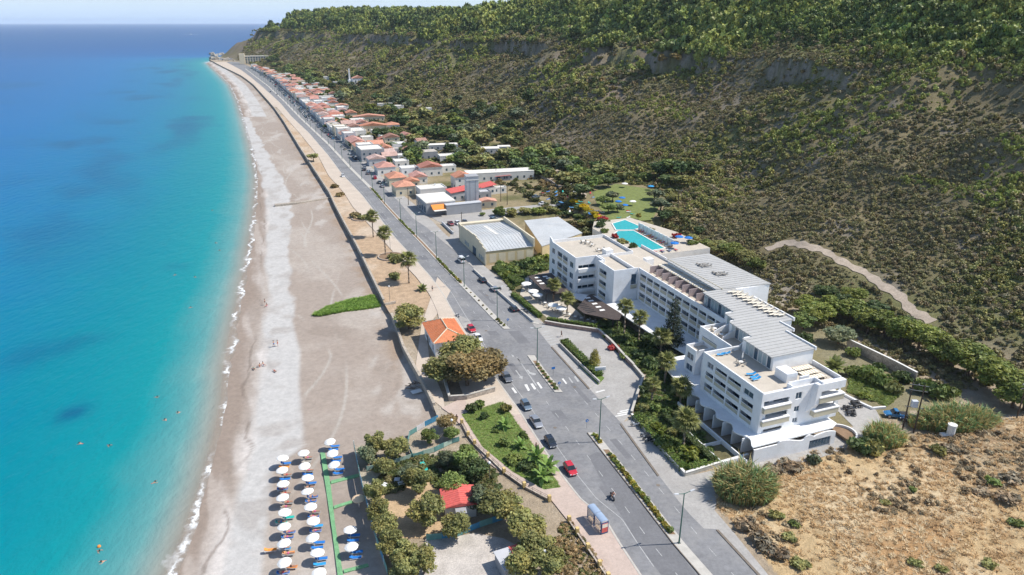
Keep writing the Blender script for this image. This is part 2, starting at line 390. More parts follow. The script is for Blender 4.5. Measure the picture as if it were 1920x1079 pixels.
FOOT = np.array([(190, -60), (168, 50), (146, 105), (128, 140), (112, 158), (98, 172), (84, 188), (74, 205), (68, 228), (64, 262), (62, 300), (62, 345),
                 (46, 392), (22, 445), (-25, 560), (-115, 780), (-250, 1030), (-462, 1380), (-640, 1610), (-690, 1690), (-560, 1790), (-300, 2000), (300, 2400), (1500, 3200)], float)
def foot_d(x, y):
    x = np.asarray(x, float).ravel(); y = np.asarray(y, float).ravel()
    best = np.full(x.shape, 1e18); sg = np.ones(x.shape); sl = np.zeros(x.shape); acc = 0.0
    for i in range(len(FOOT) - 1):
        ax, ay = FOOT[i]; bx, by = FOOT[i + 1]; dx, dy = bx - ax, by - ay; L2 = dx * dx + dy * dy
        t = np.clip(((x - ax) * dx + (y - ay) * dy) / L2, 0, 1)
        ex = x - ax - t * dx; ey = y - ay - t * dy; d2 = ex * ex + ey * ey
        s = np.where(dx * (y - ay) - dy * (x - ax) < 0, 1.0, -1.0)
        k = d2 < best - 1e-9
        best = np.where(k, d2, best); sg = np.where(k, s, sg); sl = np.where(k, acc + t * math.sqrt(L2), sl); acc += math.sqrt(L2)
    return np.sqrt(best) * sg, sl
# hotel frame: local x points inland, local y away from the camera along the road
HO = (47.44, 115.15); HA = R(20.5)
HX = (math.cos(HA), math.sin(HA)); HY = (-math.sin(HA), math.cos(HA))
def hv(v, u): return (HO[0] + v * HX[0] + u * HY[0], HO[1] + v * HX[1] + u * HY[1])
def uv(x, y):
    a = np.asarray(x) - HO[0]; b = np.asarray(y) - HO[1]
    return a * HX[0] + b * HX[1], a * HY[0] + b * HY[1]          # v (inland), u (along)
PD = np.array([-60, 0, 10, 32, 70, 104, 108, 128, 165, 206, 232, 420, 2500], float)
PH = np.array([0, 0, 3.5, 11, 31, 46, 60, 63, 84, 108, 113, 121, 135], float)
PS = np.array([0, 0, 3.5, 11, 31, 52.5, 55, 65, 86, 108, 113, 121, 135], float)
def height(x, y):
    x = np.asarray(x, float); y = np.asarray(y, float); shp = x.shape
    d, sl = foot_d(x, y); xf = x.ravel(); yf = y.ravel(); sl = 0.93 * yf - 0.36 * xf
    n1 = fbm(xf, yf, 130.0, 3, 3) - 0.5; n2 = fbm(xf, yf, 34.0, 9, 4) - 0.5
    up = sstep(5, 60, d)
    dd = d + up * (n1 * 60 + n2 * 22)
    # spurs and gullies run down the slope
    gul = (np.abs(vnoise(sl / 95.0 + n2 * 0.8, sl * 0 + 3.3, 5) - 0.5) * 2)
    dd = dd + sstep(20, 110, d) * (gul - 0.5) * 25
    dd = dd * (1 + 0.45 * sstep(1250, 1600, yf) * (yf < 1800))
    cs = sstep(0.36, 0.50, fbm(sl, sl * 0 + 1.7, 120, 25, 3)) * sstep(330, 420, yf)
    dd = dd + (vnoise(xf / 26, yf / 26, 57) - .5) * 16 * up
    h = np.interp(dd, PD, PH) * cs + np.interp(dd, PD, PS) * (1 - cs)
    h = h + sstep(2, 40, d) * (fbm(xf, yf, 9.0, 21, 3) - 0.5) * 2.2
    # rough field in front of the hotel's far end
    v, u = uv(xf, yf)
    fld = sstep(-7, -14, u) * sstep(-14, -4, v) * (1 - sstep(0, 20, d))
    h = h + fld * ((fbm(xf, yf, 7.0, 33, 4) - 0.5) * 1.6 + 0.5 + sstep(0, 70, v) * 2.0)
    # lawn terrace behind the pool
    ve = 38 + (u - 138) * .2
    pl = sstep(134, 139, u) * (1 - sstep(203, 210, u)) * sstep(-3, 3, v - ve) * (1 - sstep(90, 96, v))
    h = np.where(pl > 0, h * (1 - pl) + 5.0 * pl, h)
    pd = sstep(94, 97, u) * (1 - sstep(134, 139, u)) * sstep(30, 32, v) * (1 - sstep(56, 60, v))
    h = np.where(pd > 0, h * (1 - pd) + np.minimum(h, 4.5) * pd, h)
    hp = np.interp(yf, [0, 500, 750, 950, 1100, 1350, 1600, 2000], [108, 104, 98, 92, 88, 89, 93, 96]) + (fbm(xf, yf, 110, 29, 3) - .5) * 15
    q_ = (h - hp) / 4.0; h = np.where(yf > 0, h - 4.0 * np.log1p(np.exp(np.clip(q_, -30, 30))), h)
    hb = (1 - sstep(38, 43, v)) * sstep(-6, -3, u) * (1 - sstep(104, 108, u))
    h = h * (1 - hb)
    h = h - 0.02 * sstep(-6, 0, h * 0 - 1)
    return h.reshape(shp)
_T = np.geomspace(60, 4200, 900)
def P(px, py, lift=0.0):
    """ground point seen at a photo position, on the hill as well as on the flat"""
    u = (px - W0 / 2) / FPX; v = (H0 / 2 - py) / FPX
    dx, dy, dz = u, _c + v * _s, -_s + v * _c
    X = _T * dx; Y = _T * dy; Z = CAM_H + _T * dz
    Hh = height(X, Y); k = np.where(Z < Hh)[0]
    if len(k) == 0 or k[0] == 0: return Vector((X[-1], Y[-1], 0))
    i = k[0]; a = Z[i - 1] - Hh[i - 1]; b = Hh[i] - Z[i]; t = _T[i - 1] + (_T[i] - _T[i - 1]) * a / (a + b)
    return Vector((t * dx, t * dy, float(height(np.array([t * dx]), np.array([t * dy]))[0]) + lift))
def hz(x, y): return float(height(np.array([float(x)]), np.array([float(y)]))[0])
def inpoly(x, y, poly):
    r = np.zeros(np.shape(x), bool); n = len(poly)
    for i in range(n):
        x1, y1 = poly[i]; x2, y2 = poly[(i + 1) % n]
        c = ((y1 > y) != (y2 > y)); r ^= c & (x < (x2 - x1) * (y - y1) / (y2 - y1 + 1e-12) + x1)
    return r
def mixc(a, b, t): return a * (1 - t[:, None]) + np.asarray(b)[None, :] * t[:, None]
def road_x(y): return lx(L_ML, y)

# carriageway edges (photo measurements of the kerb lines)
L_PROM = line([(486, 168), (507, 188), (540, 226), (560, 248), (598, 295), (616, 330), (645, 362), (662, 389), (702, 433), (751, 489), (781, 521), (805, 552), (820, 585), (832, 640), (850, 690)])
L_RL = line([(425, 117), (453, 131.7), (473, 146.7), (497, 167), (527, 195), (547, 219), (580, 250), (615.6, 291), (643, 328), (678.6, 365), (712, 408), (740.6, 445), (784, 492),
             (811, 522), (833, 553), (853.5, 589), (878, 629), (912, 682), (944, 727), (974, 768), (1015, 832), (1051, 885), (1090, 935), (1137, 974), (1165, 1020), (1204, 1079), (1220, 1105)])
L_ML = line([(435, 117), (460, 130), (503, 163), (533, 191.8), (563, 223), (615.6, 273), (656, 317), (699, 360), (719, 384), (752, 420), (784, 452), (822, 493), (848, 520), (885, 557),
             (922, 596), (949, 621), (990, 668), (1011, 698), (1040, 735), (1098, 806), (1182, 913), (1265, 1021), (1315, 1079), (1330, 1100)])
L_RR = line([(447, 116), (478, 130), (530, 164), (568, 196), (600, 224), (634, 252), (669, 292), (700, 334), (748, 379), (774, 410), (801, 428), (836, 458), (868, 485), (901, 515), (916, 533), (942, 553),
             (974, 585), (996, 605), (1034, 651), (1104, 729), (1165, 794), (1234, 892), (1287, 960), (1317, 990), (1420, 1079), (1445, 1100)])
L_RR_IN = line([(447, 116), (478, 130), (530, 164), (568, 196), (600, 224), (634, 252), (669, 292), (700, 334), (748, 379), (774, 410), (801, 428), (836, 458), (868, 485), (901, 515), (916, 533), (942, 553),
             (974, 585), (996, 605), (1034, 651), (1104, 729), (1165, 794), (1234, 892), (1287, 960), (1330, 1008), (1396, 1079), (1415, 1100)])
L_HOUSE = line([(440, 115), (462, 123), (513, 150), (543, 177), (577, 207), (610, 241), (649, 271), (671, 291), (690, 308), (704, 321), (732, 348), (748, 360), (774, 381), (800, 404), (835, 440), (900, 492), (950, 535)])

# ------------------------------------------------------------------ land sheet
ry = np.geomspace(62, 2900, 430); rt = np.linspace(0, 1, 430)
YY = np.repeat(ry[:, None], len(rt), 1); xl = lx(L_WALL, ry); xr = 0.95 * ry + 70
tt = rt ** 1.0
XX = xl[:, None] + (np.maximum(xr - xl, 50))[:, None] * tt[None, :]
X1, Y1 = XX.ravel(), YY.ravel()
Zl = height(X1, Y1) - 0.03
dF, sF = foot_d(X1, Y1); vH, uH = uv(X1, Y1)
nA = fbm(X1, Y1, 60, 41, 4); nB = fbm(X1, Y1, 14, 43, 4); nC = fbm(X1, Y1, 4, 45, 3)
col = np.tile(np.array([0.33, 0.265, 0.19]), (len(X1), 1))                        # dusty flat ground by the road
col = mixc(col, (0.40, 0.345, 0.275), sstep(0.45, 0.7, nB))
prm = (Y1 > 184) & (Y1 < 640) & (X1 < lx(L_PROM, Y1) + .5)
pc = mixc(np.tile(np.array([0.43, 0.31, 0.205]), (len(X1), 1)), (0.50, 0.40, 0.30), sstep(0.42, 0.66, nB))
col[prm] = pc[prm]
inland = sstep(8, 30, X1 - lx(L_HOUSE, Y1)) * (Y1 > 240)
vg = np.array([0.13, 0.125, 0.055]); vs = np.array([0.27, 0.22, 0.13])
vcol = mixc(np.tile(vg, (len(X1), 1)), vs, sstep(0.42, 0.62, nB * .6 + nA * .4))
col = col * (1 - inland[:, None]) + vcol * inland[:, None]
# hillside: brown stony maquis soil, greyer on the burnt middle slopes, green under the upper wood
hl = sstep(-4, 12, dF) * (1 - ((uH > 134) & (uH < 206) & (vH > 36 + (uH - 138) * .2) & (vH < 93)))
hc = mixc(np.tile(np.array([0.195, 0.15, 0.095]), (len(X1), 1)), (0.17, 0.155, 0.075), sstep(0.4, 0.65, nA))
hc = hc * np.array([0.92, 1.0, 0.9])
hc = mixc(hc, (0.215, 0.185, 0.14), sstep(0.60, 0.75, nB))
hc = mixc(hc, (0.21, 0.17, 0.125), sstep(0.52, 0.62, fbm(X1, Y1, 25, 77, 4)) * sstep(330, 520, Y1) * (Zl < 60))
hc = mixc(hc, (0.105, 0.115, 0.042), sstep(58, 70, Zl) * 0.85)
col = col * (1 - hl[:, None]) + hc * hl[:, None]
# bare rock where the slope is steep
gy = np.gradient(Zl.reshape(XX.shape), axis=1) / np.maximum(np.gradient(XX, axis=1), 1e-3)
gz = np.gradient(Zl.reshape(XX.shape), axis=0) / np.gradient(YY, axis=0)
steep = np.sqrt(gy ** 2 + gz ** 2).ravel()
col = mixc(col, (0.26, 0.225, 0.19), sstep(1.15, 1.9, steep) * sstep(0.3, 0.6, nC) * 0.9)
# dry grass field
field = [G(*q) for q in [(1330, 940), (1365, 905), (1450, 880), (1530, 845), (1640, 830), (1800, 800), (1960, 790), (2300, 1000), (2300, 1200), (1420, 1200), (1460, 1079), (1400, 1000)]]
fm = inpoly(X1, Y1, field).astype(float)
fc = mixc(np.tile(np.array([0.46, 0.335, 0.185]), (len(X1), 1)), (0.52, 0.41, 0.26), sstep(0.42, 0.62, nB))
fc = mixc(fc, (0.38, 0.235, 0.115), sstep(0.55, 0.7, fbm(X1, Y1, 9, 91, 4)))
fc = mixc(fc, (0.22, 0.165, 0.11), sstep(0.50, 0.66, fbm(X1, Y1, 22, 95, 3)) * sstep(20, 55, vH) * 0.8)
col = col * (1 - fm[:, None]) + fc * fm[:, None]
hg = (uH > 0) & (uH < 60) & (vH > 20) & (vH < 56); col[hg] = col[hg] * 0.3 + np.array([0.15, 0.14, 0.06]) * 0.7
ny, nx = XX.shape
ii = (np.arange(ny - 1)[:, None] * nx + np.arange(nx - 1)[None, :]).ravel()
FA = np.stack([ii, ii + 1, ii + nx + 1, ii + nx], 1)
M['land'] = tint_mat('land_soil', 0.95, 0.22, 0.5, 2.6, 0.6, 0.35)
land = mobj('ground', npmesh('ground', np.stack([X1, Y1, Zl], 1), FA, M['land'], col, True), kind='structure')

# ------------------------------------------------------------------ beach
by = np.geomspace(60, 1760, 420); bt = np.concatenate([np.linspace(-0.5, 0, 12, endpoint=False), np.linspace(0, 1, 120)])
sx = lx(L_SHORE, by); wx = lx(L_WALL, by) + 0.6
xs = sx[:, None] + (wx - sx)[:, None] * bt[None, :]
ys = np.repeat(by[:, None], len(bt), 1); Tb = np.repeat(bt[None, :], len(by), 0)
zb = SEA_Z + np.where(Tb < 0, Tb * 5, (BEACH_Z - SEA_Z) * np.clip(Tb, 0, 1) ** 0.8)
Xb, Yb, Tb = xs.ravel(), ys.ravel(), Tb.ravel()
zb = zb.ravel() + (fbm(Xb, Yb, 8, 51, 3) - 0.5) * 0.25 * sstep(0.05, 0.2, Tb)
Wsc = 0.45
bn = fbm(Xb + Yb * 0.42, Yb * 0.25, 5.0, 61, 4); bn2 = fbm(Xb, Yb, 22, 63, 4); bn3 = fbm(Xb, Yb, 5, 65, 3)
L_WA = line([(425, 180), (452, 240), (480, 300), (498, 360), (502, 420), (500, 500), (512, 560), (497, 620), (490, 700), (482, 760), (470, 840), (452, 920), (425, 1000), (400, 1085)], -1.7)
L_WB = line([(440, 180), (477, 240), (507, 300), (540, 352), (549, 400), (540, 440), (542, 480), (550, 540), (547, 600), (563, 660), (560, 720), (567, 790), (568, 838), (540, 858), (512, 880), (505, 940), (498, 1000), (488, 1085)], -1.6)
wa = lx(L_WA, Yb) + (bn - .5) * 5; wb = lx(L_WB, Yb) + (fbm(Xb, Yb, 9, 69, 3) - .5) * 5 * sstep(95, 150, Yb) * sstep(165, 190, Yb)
far = sstep(600, 800, Yb)
wa = np.where(Yb > 640, lx(L_SHORE, Yb) + 9 + (bn - .5) * 4, wa); wb = np.where(Yb > 640, lx(L_SHORE, Yb) + 21, wb)
cb = mixc(np.tile(np.array([0.325, 0.272, 0.23]), (len(Xb), 1)), (0.385, 0.335, 0.29), sstep(0.45, 0.68, bn2))      # grey-brown sand
cb = mixc(cb, (0.44, 0.40, 0.36), sstep(0.60, 0.72, fbm(Xb * 1.5, Yb * 0.5, 12, 71, 4)) * 0.8)
cb = mixc(cb, (0.285, 0.235, 0.195), sstep(0.62, 0.72, fbm(Xb, Yb, 16, 73, 4)) * 0.7)
peb = mixc(np.tile(np.array([0.385, 0.34, 0.30]), (len(Xb), 1)), (0.55, 0.51, 0.475), sstep(0.4, 0.65, bn))          # pebbles near the water
wet = np.array([0.27, 0.215, 0.175])
sh = lx(L_SHORE, Yb)
peb = mixc(peb, wet, (1 - sstep(1.5, 7.5, Xb - sh + (bn - .5) * 6)) * 0.95)
peb = mixc(peb, (0.40, 0.345, 0.30), sstep(0.60, 0.66, bn) * (1 - sstep(-6, 0, Xb - wa)) * 0.7)
tA = sstep(-1.2, 1.2, Xb - wa); tB = sstep(-0.8, 0.8, Xb - wb)
whi = mixc(np.tile(np.array([0.46, 0.445, 0.425]), (len(Xb), 1)), (0.39, 0.365, 0.34), sstep(0.5, 0.75, bn3))
cbt = peb * (1 - tA[:, None]) + whi * tA[:, None]
cb = cbt * (1 - tB[:, None]) + cb * tB[:, None]
wl1 = sh + (wa - sh) * .62 + (fbm(Xb, Yb, 12, 87, 4) - .5) * 7; cb = mixc(cb, (0.16, 0.125, 0.10), (1 - sstep(.1, .5, np.abs(Xb - wl1))) * sstep(.46, .58, fbm(Xb, Yb, 15, 89, 3)) * .55)
for o1, am in ((13, 4), (15.2, 4), (24, 6), (26, 6), (31, 3)):
    tx_ = lx(L_WALL, np.maximum(Yb, 160)) - o1 + am * np.sin(Yb / 17 + o1) ; cb = mixc(cb, (0.42, 0.385, 0.34), (1 - sstep(.15, .55, np.abs(Xb - tx_))) * sstep(0, 1.5, Xb - wb) * sstep(.4, .6, fbm(Xb, Yb, 20, int(o1), 2)) * .7)
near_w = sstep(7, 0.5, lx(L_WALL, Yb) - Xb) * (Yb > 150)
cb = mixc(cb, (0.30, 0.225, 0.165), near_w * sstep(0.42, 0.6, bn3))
bx_, by_ = len(bt), len(by)
jj = (np.arange(by_ - 1)[:, None] * bx_ + np.arange(bx_ - 1)[None, :]).ravel()
FB = np.stack([jj, jj + 1, jj + bx_ + 1, jj + bx_], 1)
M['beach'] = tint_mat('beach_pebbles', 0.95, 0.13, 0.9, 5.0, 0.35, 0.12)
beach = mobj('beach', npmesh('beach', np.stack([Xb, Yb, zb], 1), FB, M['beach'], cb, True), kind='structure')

# ------------------------------------------------------------------ sea
sy = np.concatenate([np.geomspace(40, 2600, 300), np.geomspace(2750, 60000, 60)])
sdv = np.concatenate([np.linspace(-9, 14, 48), np.geomspace(15, 60000, 110)])
SX = lx(L_SHORE, sy)[:, None] - sdv[None, :]; SY = np.repeat(sy[:, None], len(sdv), 1)
sdist = np.repeat(sdv[None, :] * 0.93, len(sy), 0).ravel(); SXf, SYf = SX.ravel(), SY.ravel()
dark = np.zeros(len(SXf))
for (q, rx, ry_, a) in [((136, 775), 2.6, 3.6, .95), ((122, 650), 5, 7, .5), ((165, 636), 6, 4, .4), ((60, 665), 7, 8, .45), ((330, 500), 5, 4, .3)]:
    gx, gy_ = G(q[0], q[1], SEA_Z); dd2 = ((SXf - gx) / rx) ** 2 + ((SYf - gy_) / ry_) ** 2
    dark = np.maximum(dark, a * np.exp(-dd2))
ax_ = SXf + 0.40 * SYf
band = np.exp(-((sdist - 95 + (fbm(SXf, SYf, 200, 7, 2) - .5) * 90) / 50) ** 2) * sstep(150, 250, SYf)
dark = np.maximum(dark, band * sstep(0.50, 0.72, fbm(ax_ * 1.0, SYf * 0.55, 34, 13, 4)) * 0.75)
dark = np.maximum(dark, 0.35 * sstep(0.55, 0.75, fbm(SXf * .7, SYf, 120, 19, 4)) * sstep(60, 140, sdist))
m, nt, b = nodes('sea_water'); M['sea'] = m
at = N(nt, 'ShaderNodeAttribute', attribute_name='sdist'); ad = N(nt, 'ShaderNodeAttribute', attribute_name='dark'); geo = N(nt, 'ShaderNodeNewGeometry')
nz = noise_node(nt, 0.05, 5, 0.6, geo.outputs['Position'])
lg = N(nt, 'ShaderNodeMath', operation='LOGARITHM'); lg.inputs[1].default_value = 10.0
mxm = N(nt, 'ShaderNodeMath', operation='MAXIMUM'); mxm.inputs[1].default_value = 1.0
nt.links.new(at.outputs['Fac'], mxm.inputs[0]); nt.links.new(mxm.outputs[0], lg.inputs[0])
na = N(nt, 'ShaderNodeMath', operation='MULTIPLY_ADD'); na.inputs[1].default_value = 0.25; nt.links.new(nz.outputs['Fac'], na.inputs[0]); nt.links.new(lg.outputs[0], na.inputs[2])
mr = N(nt, 'ShaderNodeMapRange'); mr.inputs['From Min'].default_value = 0.125; mr.inputs['From Max'].default_value = 4.125; nt.links.new(na.outputs[0], mr.inputs['Value'])
rp = N(nt, 'ShaderNodeValToRGB'); nt.links.new(mr.outputs['Result'], rp.inputs['Fac'])
cr = rp.color_ramp
STOPS = [(0.0, (0.40, 0.36, 0.30)), (0.13, (0.30, 0.37, 0.34)), (0.22, (0.10, 0.27, 0.27)), (0.31, (0.006, 0.225, 0.25)), (0.40, (0.0, 0.185, 0.245)),
         (0.48, (0.0, 0.145, 0.28)), (0.56, (0.0, 0.118, 0.31)), (0.66, (0.0, 0.082, 0.265)), (0.80, (0.0, 0.063, 0.225)), (1.0, (0.0, 0.05, 0.19))]
while len(cr.elements) < len(STOPS): cr.elements.new(0.5)
for e, (p_, c_) in zip(cr.elements, STOPS): e.position = p_; e.color = (*c_, 1)
mx = N(nt, 'ShaderNodeMix', data_type='RGBA'); nt.links.new(ad.outputs['Fac'], mx.inputs['Factor']); nt.links.new(rp.outputs['Color'], mx.inputs['A']); mx.inputs['B'].default_value = (0.004, 0.075, 0.17, 1)
# foam along the wash of the waves, broken by noise
wv = N(nt, 'ShaderNodeMapping'); wv.inputs['Scale'].default_value = (1, 1, 1); nt.links.new(geo.outputs['Position'], wv.inputs['Vector'])
n5 = noise_node(nt, 0.085, 4, 0.6, wv.outputs['Vector']); n6 = noise_node(nt, 0.7, 3, 0.7, wv.outputs['Vector'])
fo = N(nt, 'ShaderNodeMath', operation='MULTIPLY_ADD'); fo.inputs[1].default_value = 9.0; nt.links.new(n5.outputs['Fac'], fo.inputs[0]); nt.links.new(at.outputs['Fac'], fo.inputs[2])
fb = N(nt, 'ShaderNodeMath', operation='MULTIPLY_ADD'); fb.inputs[1].default_value = 2.6; nt.links.new(n6.outputs['Fac'], fb.inputs[0]); nt.links.new(fo.outputs[0], fb.inputs[2])
fs = N(nt, 'ShaderNodeMath', operation='SUBTRACT'); fs.inputs[1].default_value = 6.2; nt.links.new(fb.outputs[0], fs.inputs[0])
fa = N(nt, 'ShaderNodeMath', operation='ABSOLUTE'); nt.links.new(fs.outputs[0], fa.inputs[0])
fr = N(nt, 'ShaderNodeMapRange'); fr.inputs['From Min'].default_value = 0.05; fr.inputs['From Max'].default_value = 0.9; fr.inputs['To Min'].default_value = 1; fr.inputs['To Max'].default_value = 0
nt.links.new(fa.outputs[0], fr.inputs['Value'])
n7 = noise_node(nt, 0.11, 3, 0.6, wv.outputs['Vector']); n7.inputs['Distortion'].default_value = 0.4
g7 = N(nt, 'ShaderNodeMapRange'); g7.inputs['From Min'].default_value = 0.36; g7.inputs['From Max'].default_value = 0.56; nt.links.new(n7.outputs['Fac'], g7.inputs['Value'])
fm2 = N(nt, 'ShaderNodeMath', operation='MULTIPLY'); nt.links.new(fr.outputs['Result'], fm2.inputs[0]); nt.links.new(g7.outputs['Result'], fm2.inputs[1])
mf = N(nt, 'ShaderNodeMix', data_type='RGBA'); nt.links.new(fm2.outputs[0], mf.inputs['Factor']); nt.links.new(mx.outputs['Result'], mf.inputs['A']); mf.inputs['B'].default_value = (0.82, 0.84, 0.84, 1)
nt.links.new(mf.outputs['Result'], b.inputs['Base Color'])
b.inputs['Roughness'].default_value = 0.3; b.inputs['IOR'].default_value = 1.33; b.inputs['Specular IOR Level'].default_value = 0.06
w1 = N(nt, 'ShaderNodeMapping'); w1.inputs['Scale'].default_value = (1.0, 0.55, 1); w1.inputs['Rotation'].default_value = (0, 0, R(22)); nt.links.new(geo.outputs['Position'], w1.inputs['Vector'])
n8 = noise_node(nt, 0.35, 5, 0.65, w1.outputs['Vector'])
bp = N(nt, 'ShaderNodeBump'); bp.inputs['Strength'].default_value = 0.5; bp.inputs['Distance'].default_value = 1.0; nt.links.new(n8.outputs['Fac'], bp.inputs['Height']); nt.links.new(bp.outputs['Normal'], b.inputs['Normal'])
# shallow water is clear enough to show the bed
tb = N(nt, 'ShaderNodeBsdfTransparent'); ms = N(nt, 'ShaderNodeMixShader')
al = N(nt, 'ShaderNodeMapRange'); al.inputs['From Min'].default_value = -1.0; al.inputs['From Max'].default_value = 7.0; al.inputs['To Min'].default_value = 0.25; nt.links.new(at.outputs['Fac'], al.inputs['Value'])
am = N(nt, 'ShaderNodeMath', operation='MAXIMUM'); nt.links.new(al.outputs['Result'], am.inputs[0]); nt.links.new(fm2.outputs[0], am.inputs[1])
nt.links.new(am.outputs[0], ms.inputs[0]); nt.links.new(tb.outputs[0], ms.inputs[1]); nt.links.new(b.outputs[0], ms.inputs[2]); nt.links.new(ms.outputs[0], nt.nodes['Material Output'].inputs['Surface'])
k_ = len(sdv); jj = (np.arange(len(sy) - 1)[:, None] * k_ + np.arange(k_ - 1)[None, :]).ravel()
FS = np.stack([jj + 1, jj, jj + k_, jj + k_ + 1], 1)
szv = np.full(len(SXf), SEA_Z) + 0.12 * (fbm(SXf, SYf, 6, 81, 2) - .5) * (sdist < 400)
sea = mobj('sea', npmesh('sea', np.stack([SXf, SYf, szv], 1), FS, M['sea'], None, True, {'sdist': sdist, 'dark': dark}), kind='structure')

# ------------------------------------------------------------------ roads, pavements, sheets
def strip(name, LA, LB, y0, y1, z, m, oa=0.0, ob=0.0, thick=0.0, n=120):
    yy = np.geomspace(y0, y1, n); a = lx(LA, yy) + oa; b_ = lx(LB, yy) + ob
    mb = MB(); V = []
    for i in range(n): V += [(a[i], yy[i], z), (b_[i], yy[i], z)]
    F = [(2 * i, 2 * i + 1, 2 * i + 3, 2 * i + 2) for i in range(n - 1)]
    mb.add(V, F)
    if thick:
        for s_, arr in ((0, a), (1, b_)):
            V2 = []
            for i in range(n): V2 += [(arr[i], yy[i], z), (arr[i], yy[i], z - thick)]
            mb.add(V2, [(2 * i, 2 * i + 1, 2 * i + 3, 2 * i + 2) if s_ else (2 * i + 1, 2 * i, 2 * i + 2, 2 * i + 3) for i in range(n - 1)], 0)
        for i in (0, n - 1): mb.add([(a[i], yy[i], z), (b_[i], yy[i], z), (b_[i], yy[i], z - thick), (a[i], yy[i], z - thick)], [(0, 1, 2, 3)], 0)
    return mb.build(name, m, kind='structure')
def sheet(name, pts, z, m, thick=0.0, kind='structure', zg=None):
    P2 = [G(q[0], q[1], z if zg is None else zg) for q in pts]
    mb = MB()
    if thick: mb.prism(P2, z - thick, z)
    else:
        a = sum(P2[i][0] * P2[(i + 1) % len(P2)][1] - P2[(i + 1) % len(P2)][0] * P2[i][1] for i in range(len(P2)))
        if a < 0: P2 = P2[::-1]
        mb.poly([(x, y, z) for x, y in P2])
    return mb.build(name, m, kind=kind)
YN, YF = 70, 1560
strip('road', L_RL, L_ML, YN, YF, 0.03, M['asphalt'], -0.3, 0.35)
strip('road', L_ML, L_RR, YN, YF, 0.03, M['asphalt'], 0.35, 0.1)
strip('parking_strip', L_RR, L_HOUSE, 190, 1500, 0.018, M['concrete'], 0.0, 0.0)
# promenade pavement, raised by a kerb
strip('promenade', L_PROM, L_RL, 128, 850, 0.14, M['paving'], 0, -0.45, 0.16)
strip('kerb', L_RL, L_RL, YN, 1000, 0.16, M['kerb'], -0.45, -0.12, 0.16)
strip('far_promenade', L_WALL, L_RL, 700, 1530, 0.10, M['paving'], 0.5, -0.6)
# lighter edge line and parking lane on the seaward side
for a_, b2, y0, y1 in ((2.55, 2.7, 84, 215), (0.9, 1.02, 260, 480)):
    strip('road_line', L_RL, L_RL, y0, y1, 0.042, M['paint_pale'], a_, b2)
# dashed lane lines
def dashes(L, off, y0, y1, ln, gap, w, m):
    y = y0; mb = MB()
    while y < y1:
        x0, x1 = float(lx(L, y)) + off, float(lx(L, y + ln)) + off
        if not (140 < y < 172): mb.add([(x0 - w / 2, y, .043), (x0 + w / 2, y, .043), (x1 + w / 2, y + ln, .043), (x1 - w / 2, y + ln, .043)], [(0, 1, 2, 3)])
        y += ln + gap
    return mb.build('road_marking', m, kind='structure')
dashes(L_ML, -3.6, 76, 330, 1.7, 3.4, 0.13, M['paint_pale']); dashes(L_ML, 4.9, 76, 330, 1.7, 3.4, 0.13, M['paint_pale'])
# ------------------------------------------------------------------ foliage builders
def leafcloud(seed, lobes, n, size, flat=0.75, shell=0.45, up=0.25, dark=0.55, droop=0.0):
    """leaf clumps spread through the volume of several lobes; returns verts, faces, tint"""
    r = np.random.RandomState(seed)
    w = np.array([l[3] * l[4] + l[3] * l[5] + l[4] * l[5] for l in lobes]); w = w / w.sum()
    k = r.choice(len(lobes), n, p=w); L = np.array(lobes)[k]
    d = r.normal(size=(n, 3)); d /= np.linalg.norm(d, axis=1)[:, None]
    rad = shell + (1 - shell) * r.rand(n) ** 0.6
    lump = 0.82 + 0.36 * r.rand(len(lobes), 64)[k, ((np.arctan2(d[:, 1], d[:, 0]) + math.pi) / (2 * math.pi) * 8).astype(int) % 8 * 8 + ((d[:, 2] + 1) * 3.99).astype(int)]
    p = L[:, :3] + d * L[:, 3:6] * (rad * lump)[:, None]
    nrm = d * 0.6 + r.normal(size=(n, 3)) * 0.55 + np.array([0, 0, up]); nrm /= np.linalg.norm(nrm, axis=1)[:, None]
    t = np.cross(nrm, r.normal(size=(n, 3))); t /= np.linalg.norm(t, axis=1)[:, None]; b = np.cross(nrm, t)
    s = size * (0.6 + 0.8 * r.rand(n)); a = t * s[:, None]; c = b * (s * flat)[:, None]
    V = np.stack([p - a, p - c * 0.7 + a * 0.1, p + a, p + c], 1).reshape(-1, 3)
    F = np.arange(4 * n).reshape(-1, 4)
    lt = r.rand(len(lobes))[k] * 0.35 + 0.75 + (r.rand(n) - 0.5) * 0.5
    hue = r.rand(len(lobes))[k] * 0.6 + r.rand(n) * 0.4
    tint = np.stack([lt * (0.85 + 0.35 * hue), lt, lt * (1.05 - 0.25 * hue)], 1)
    return V, F, np.repeat(tint, 4, 0)
def lobes_round(seed, rx, ry, rz, n, z0, sub=0.5):
    r = np.random.RandomState(seed); out = [(0, 0, z0 + rz, rx * .72, ry * .72, rz * .78)]
    for i in range(n):
        a = r.rand() * 6.283; e = r.rand() * 1.9 - 0.75
        q = sub * (0.5 + 0.75 * r.rand())
        out.append((math.cos(a) * math.cos(e) * rx * (1.06 - q * .75), math.sin(a) * math.cos(e) * ry * (1.06 - q * .75), z0 + rz + math.sin(e) * rz * (1.06 - q * .8), rx * q, ry * q, rz * q * .9))
    return out
def crown_mesh(name, seed, rx, ry, rz, z0, n, size, m, nl=9, **kw):
    V, F, T = leafcloud(seed, lobes_round(seed, rx, ry, rz, nl, z0), n, size, **kw)
    return npmesh(name, V, F, m, T)
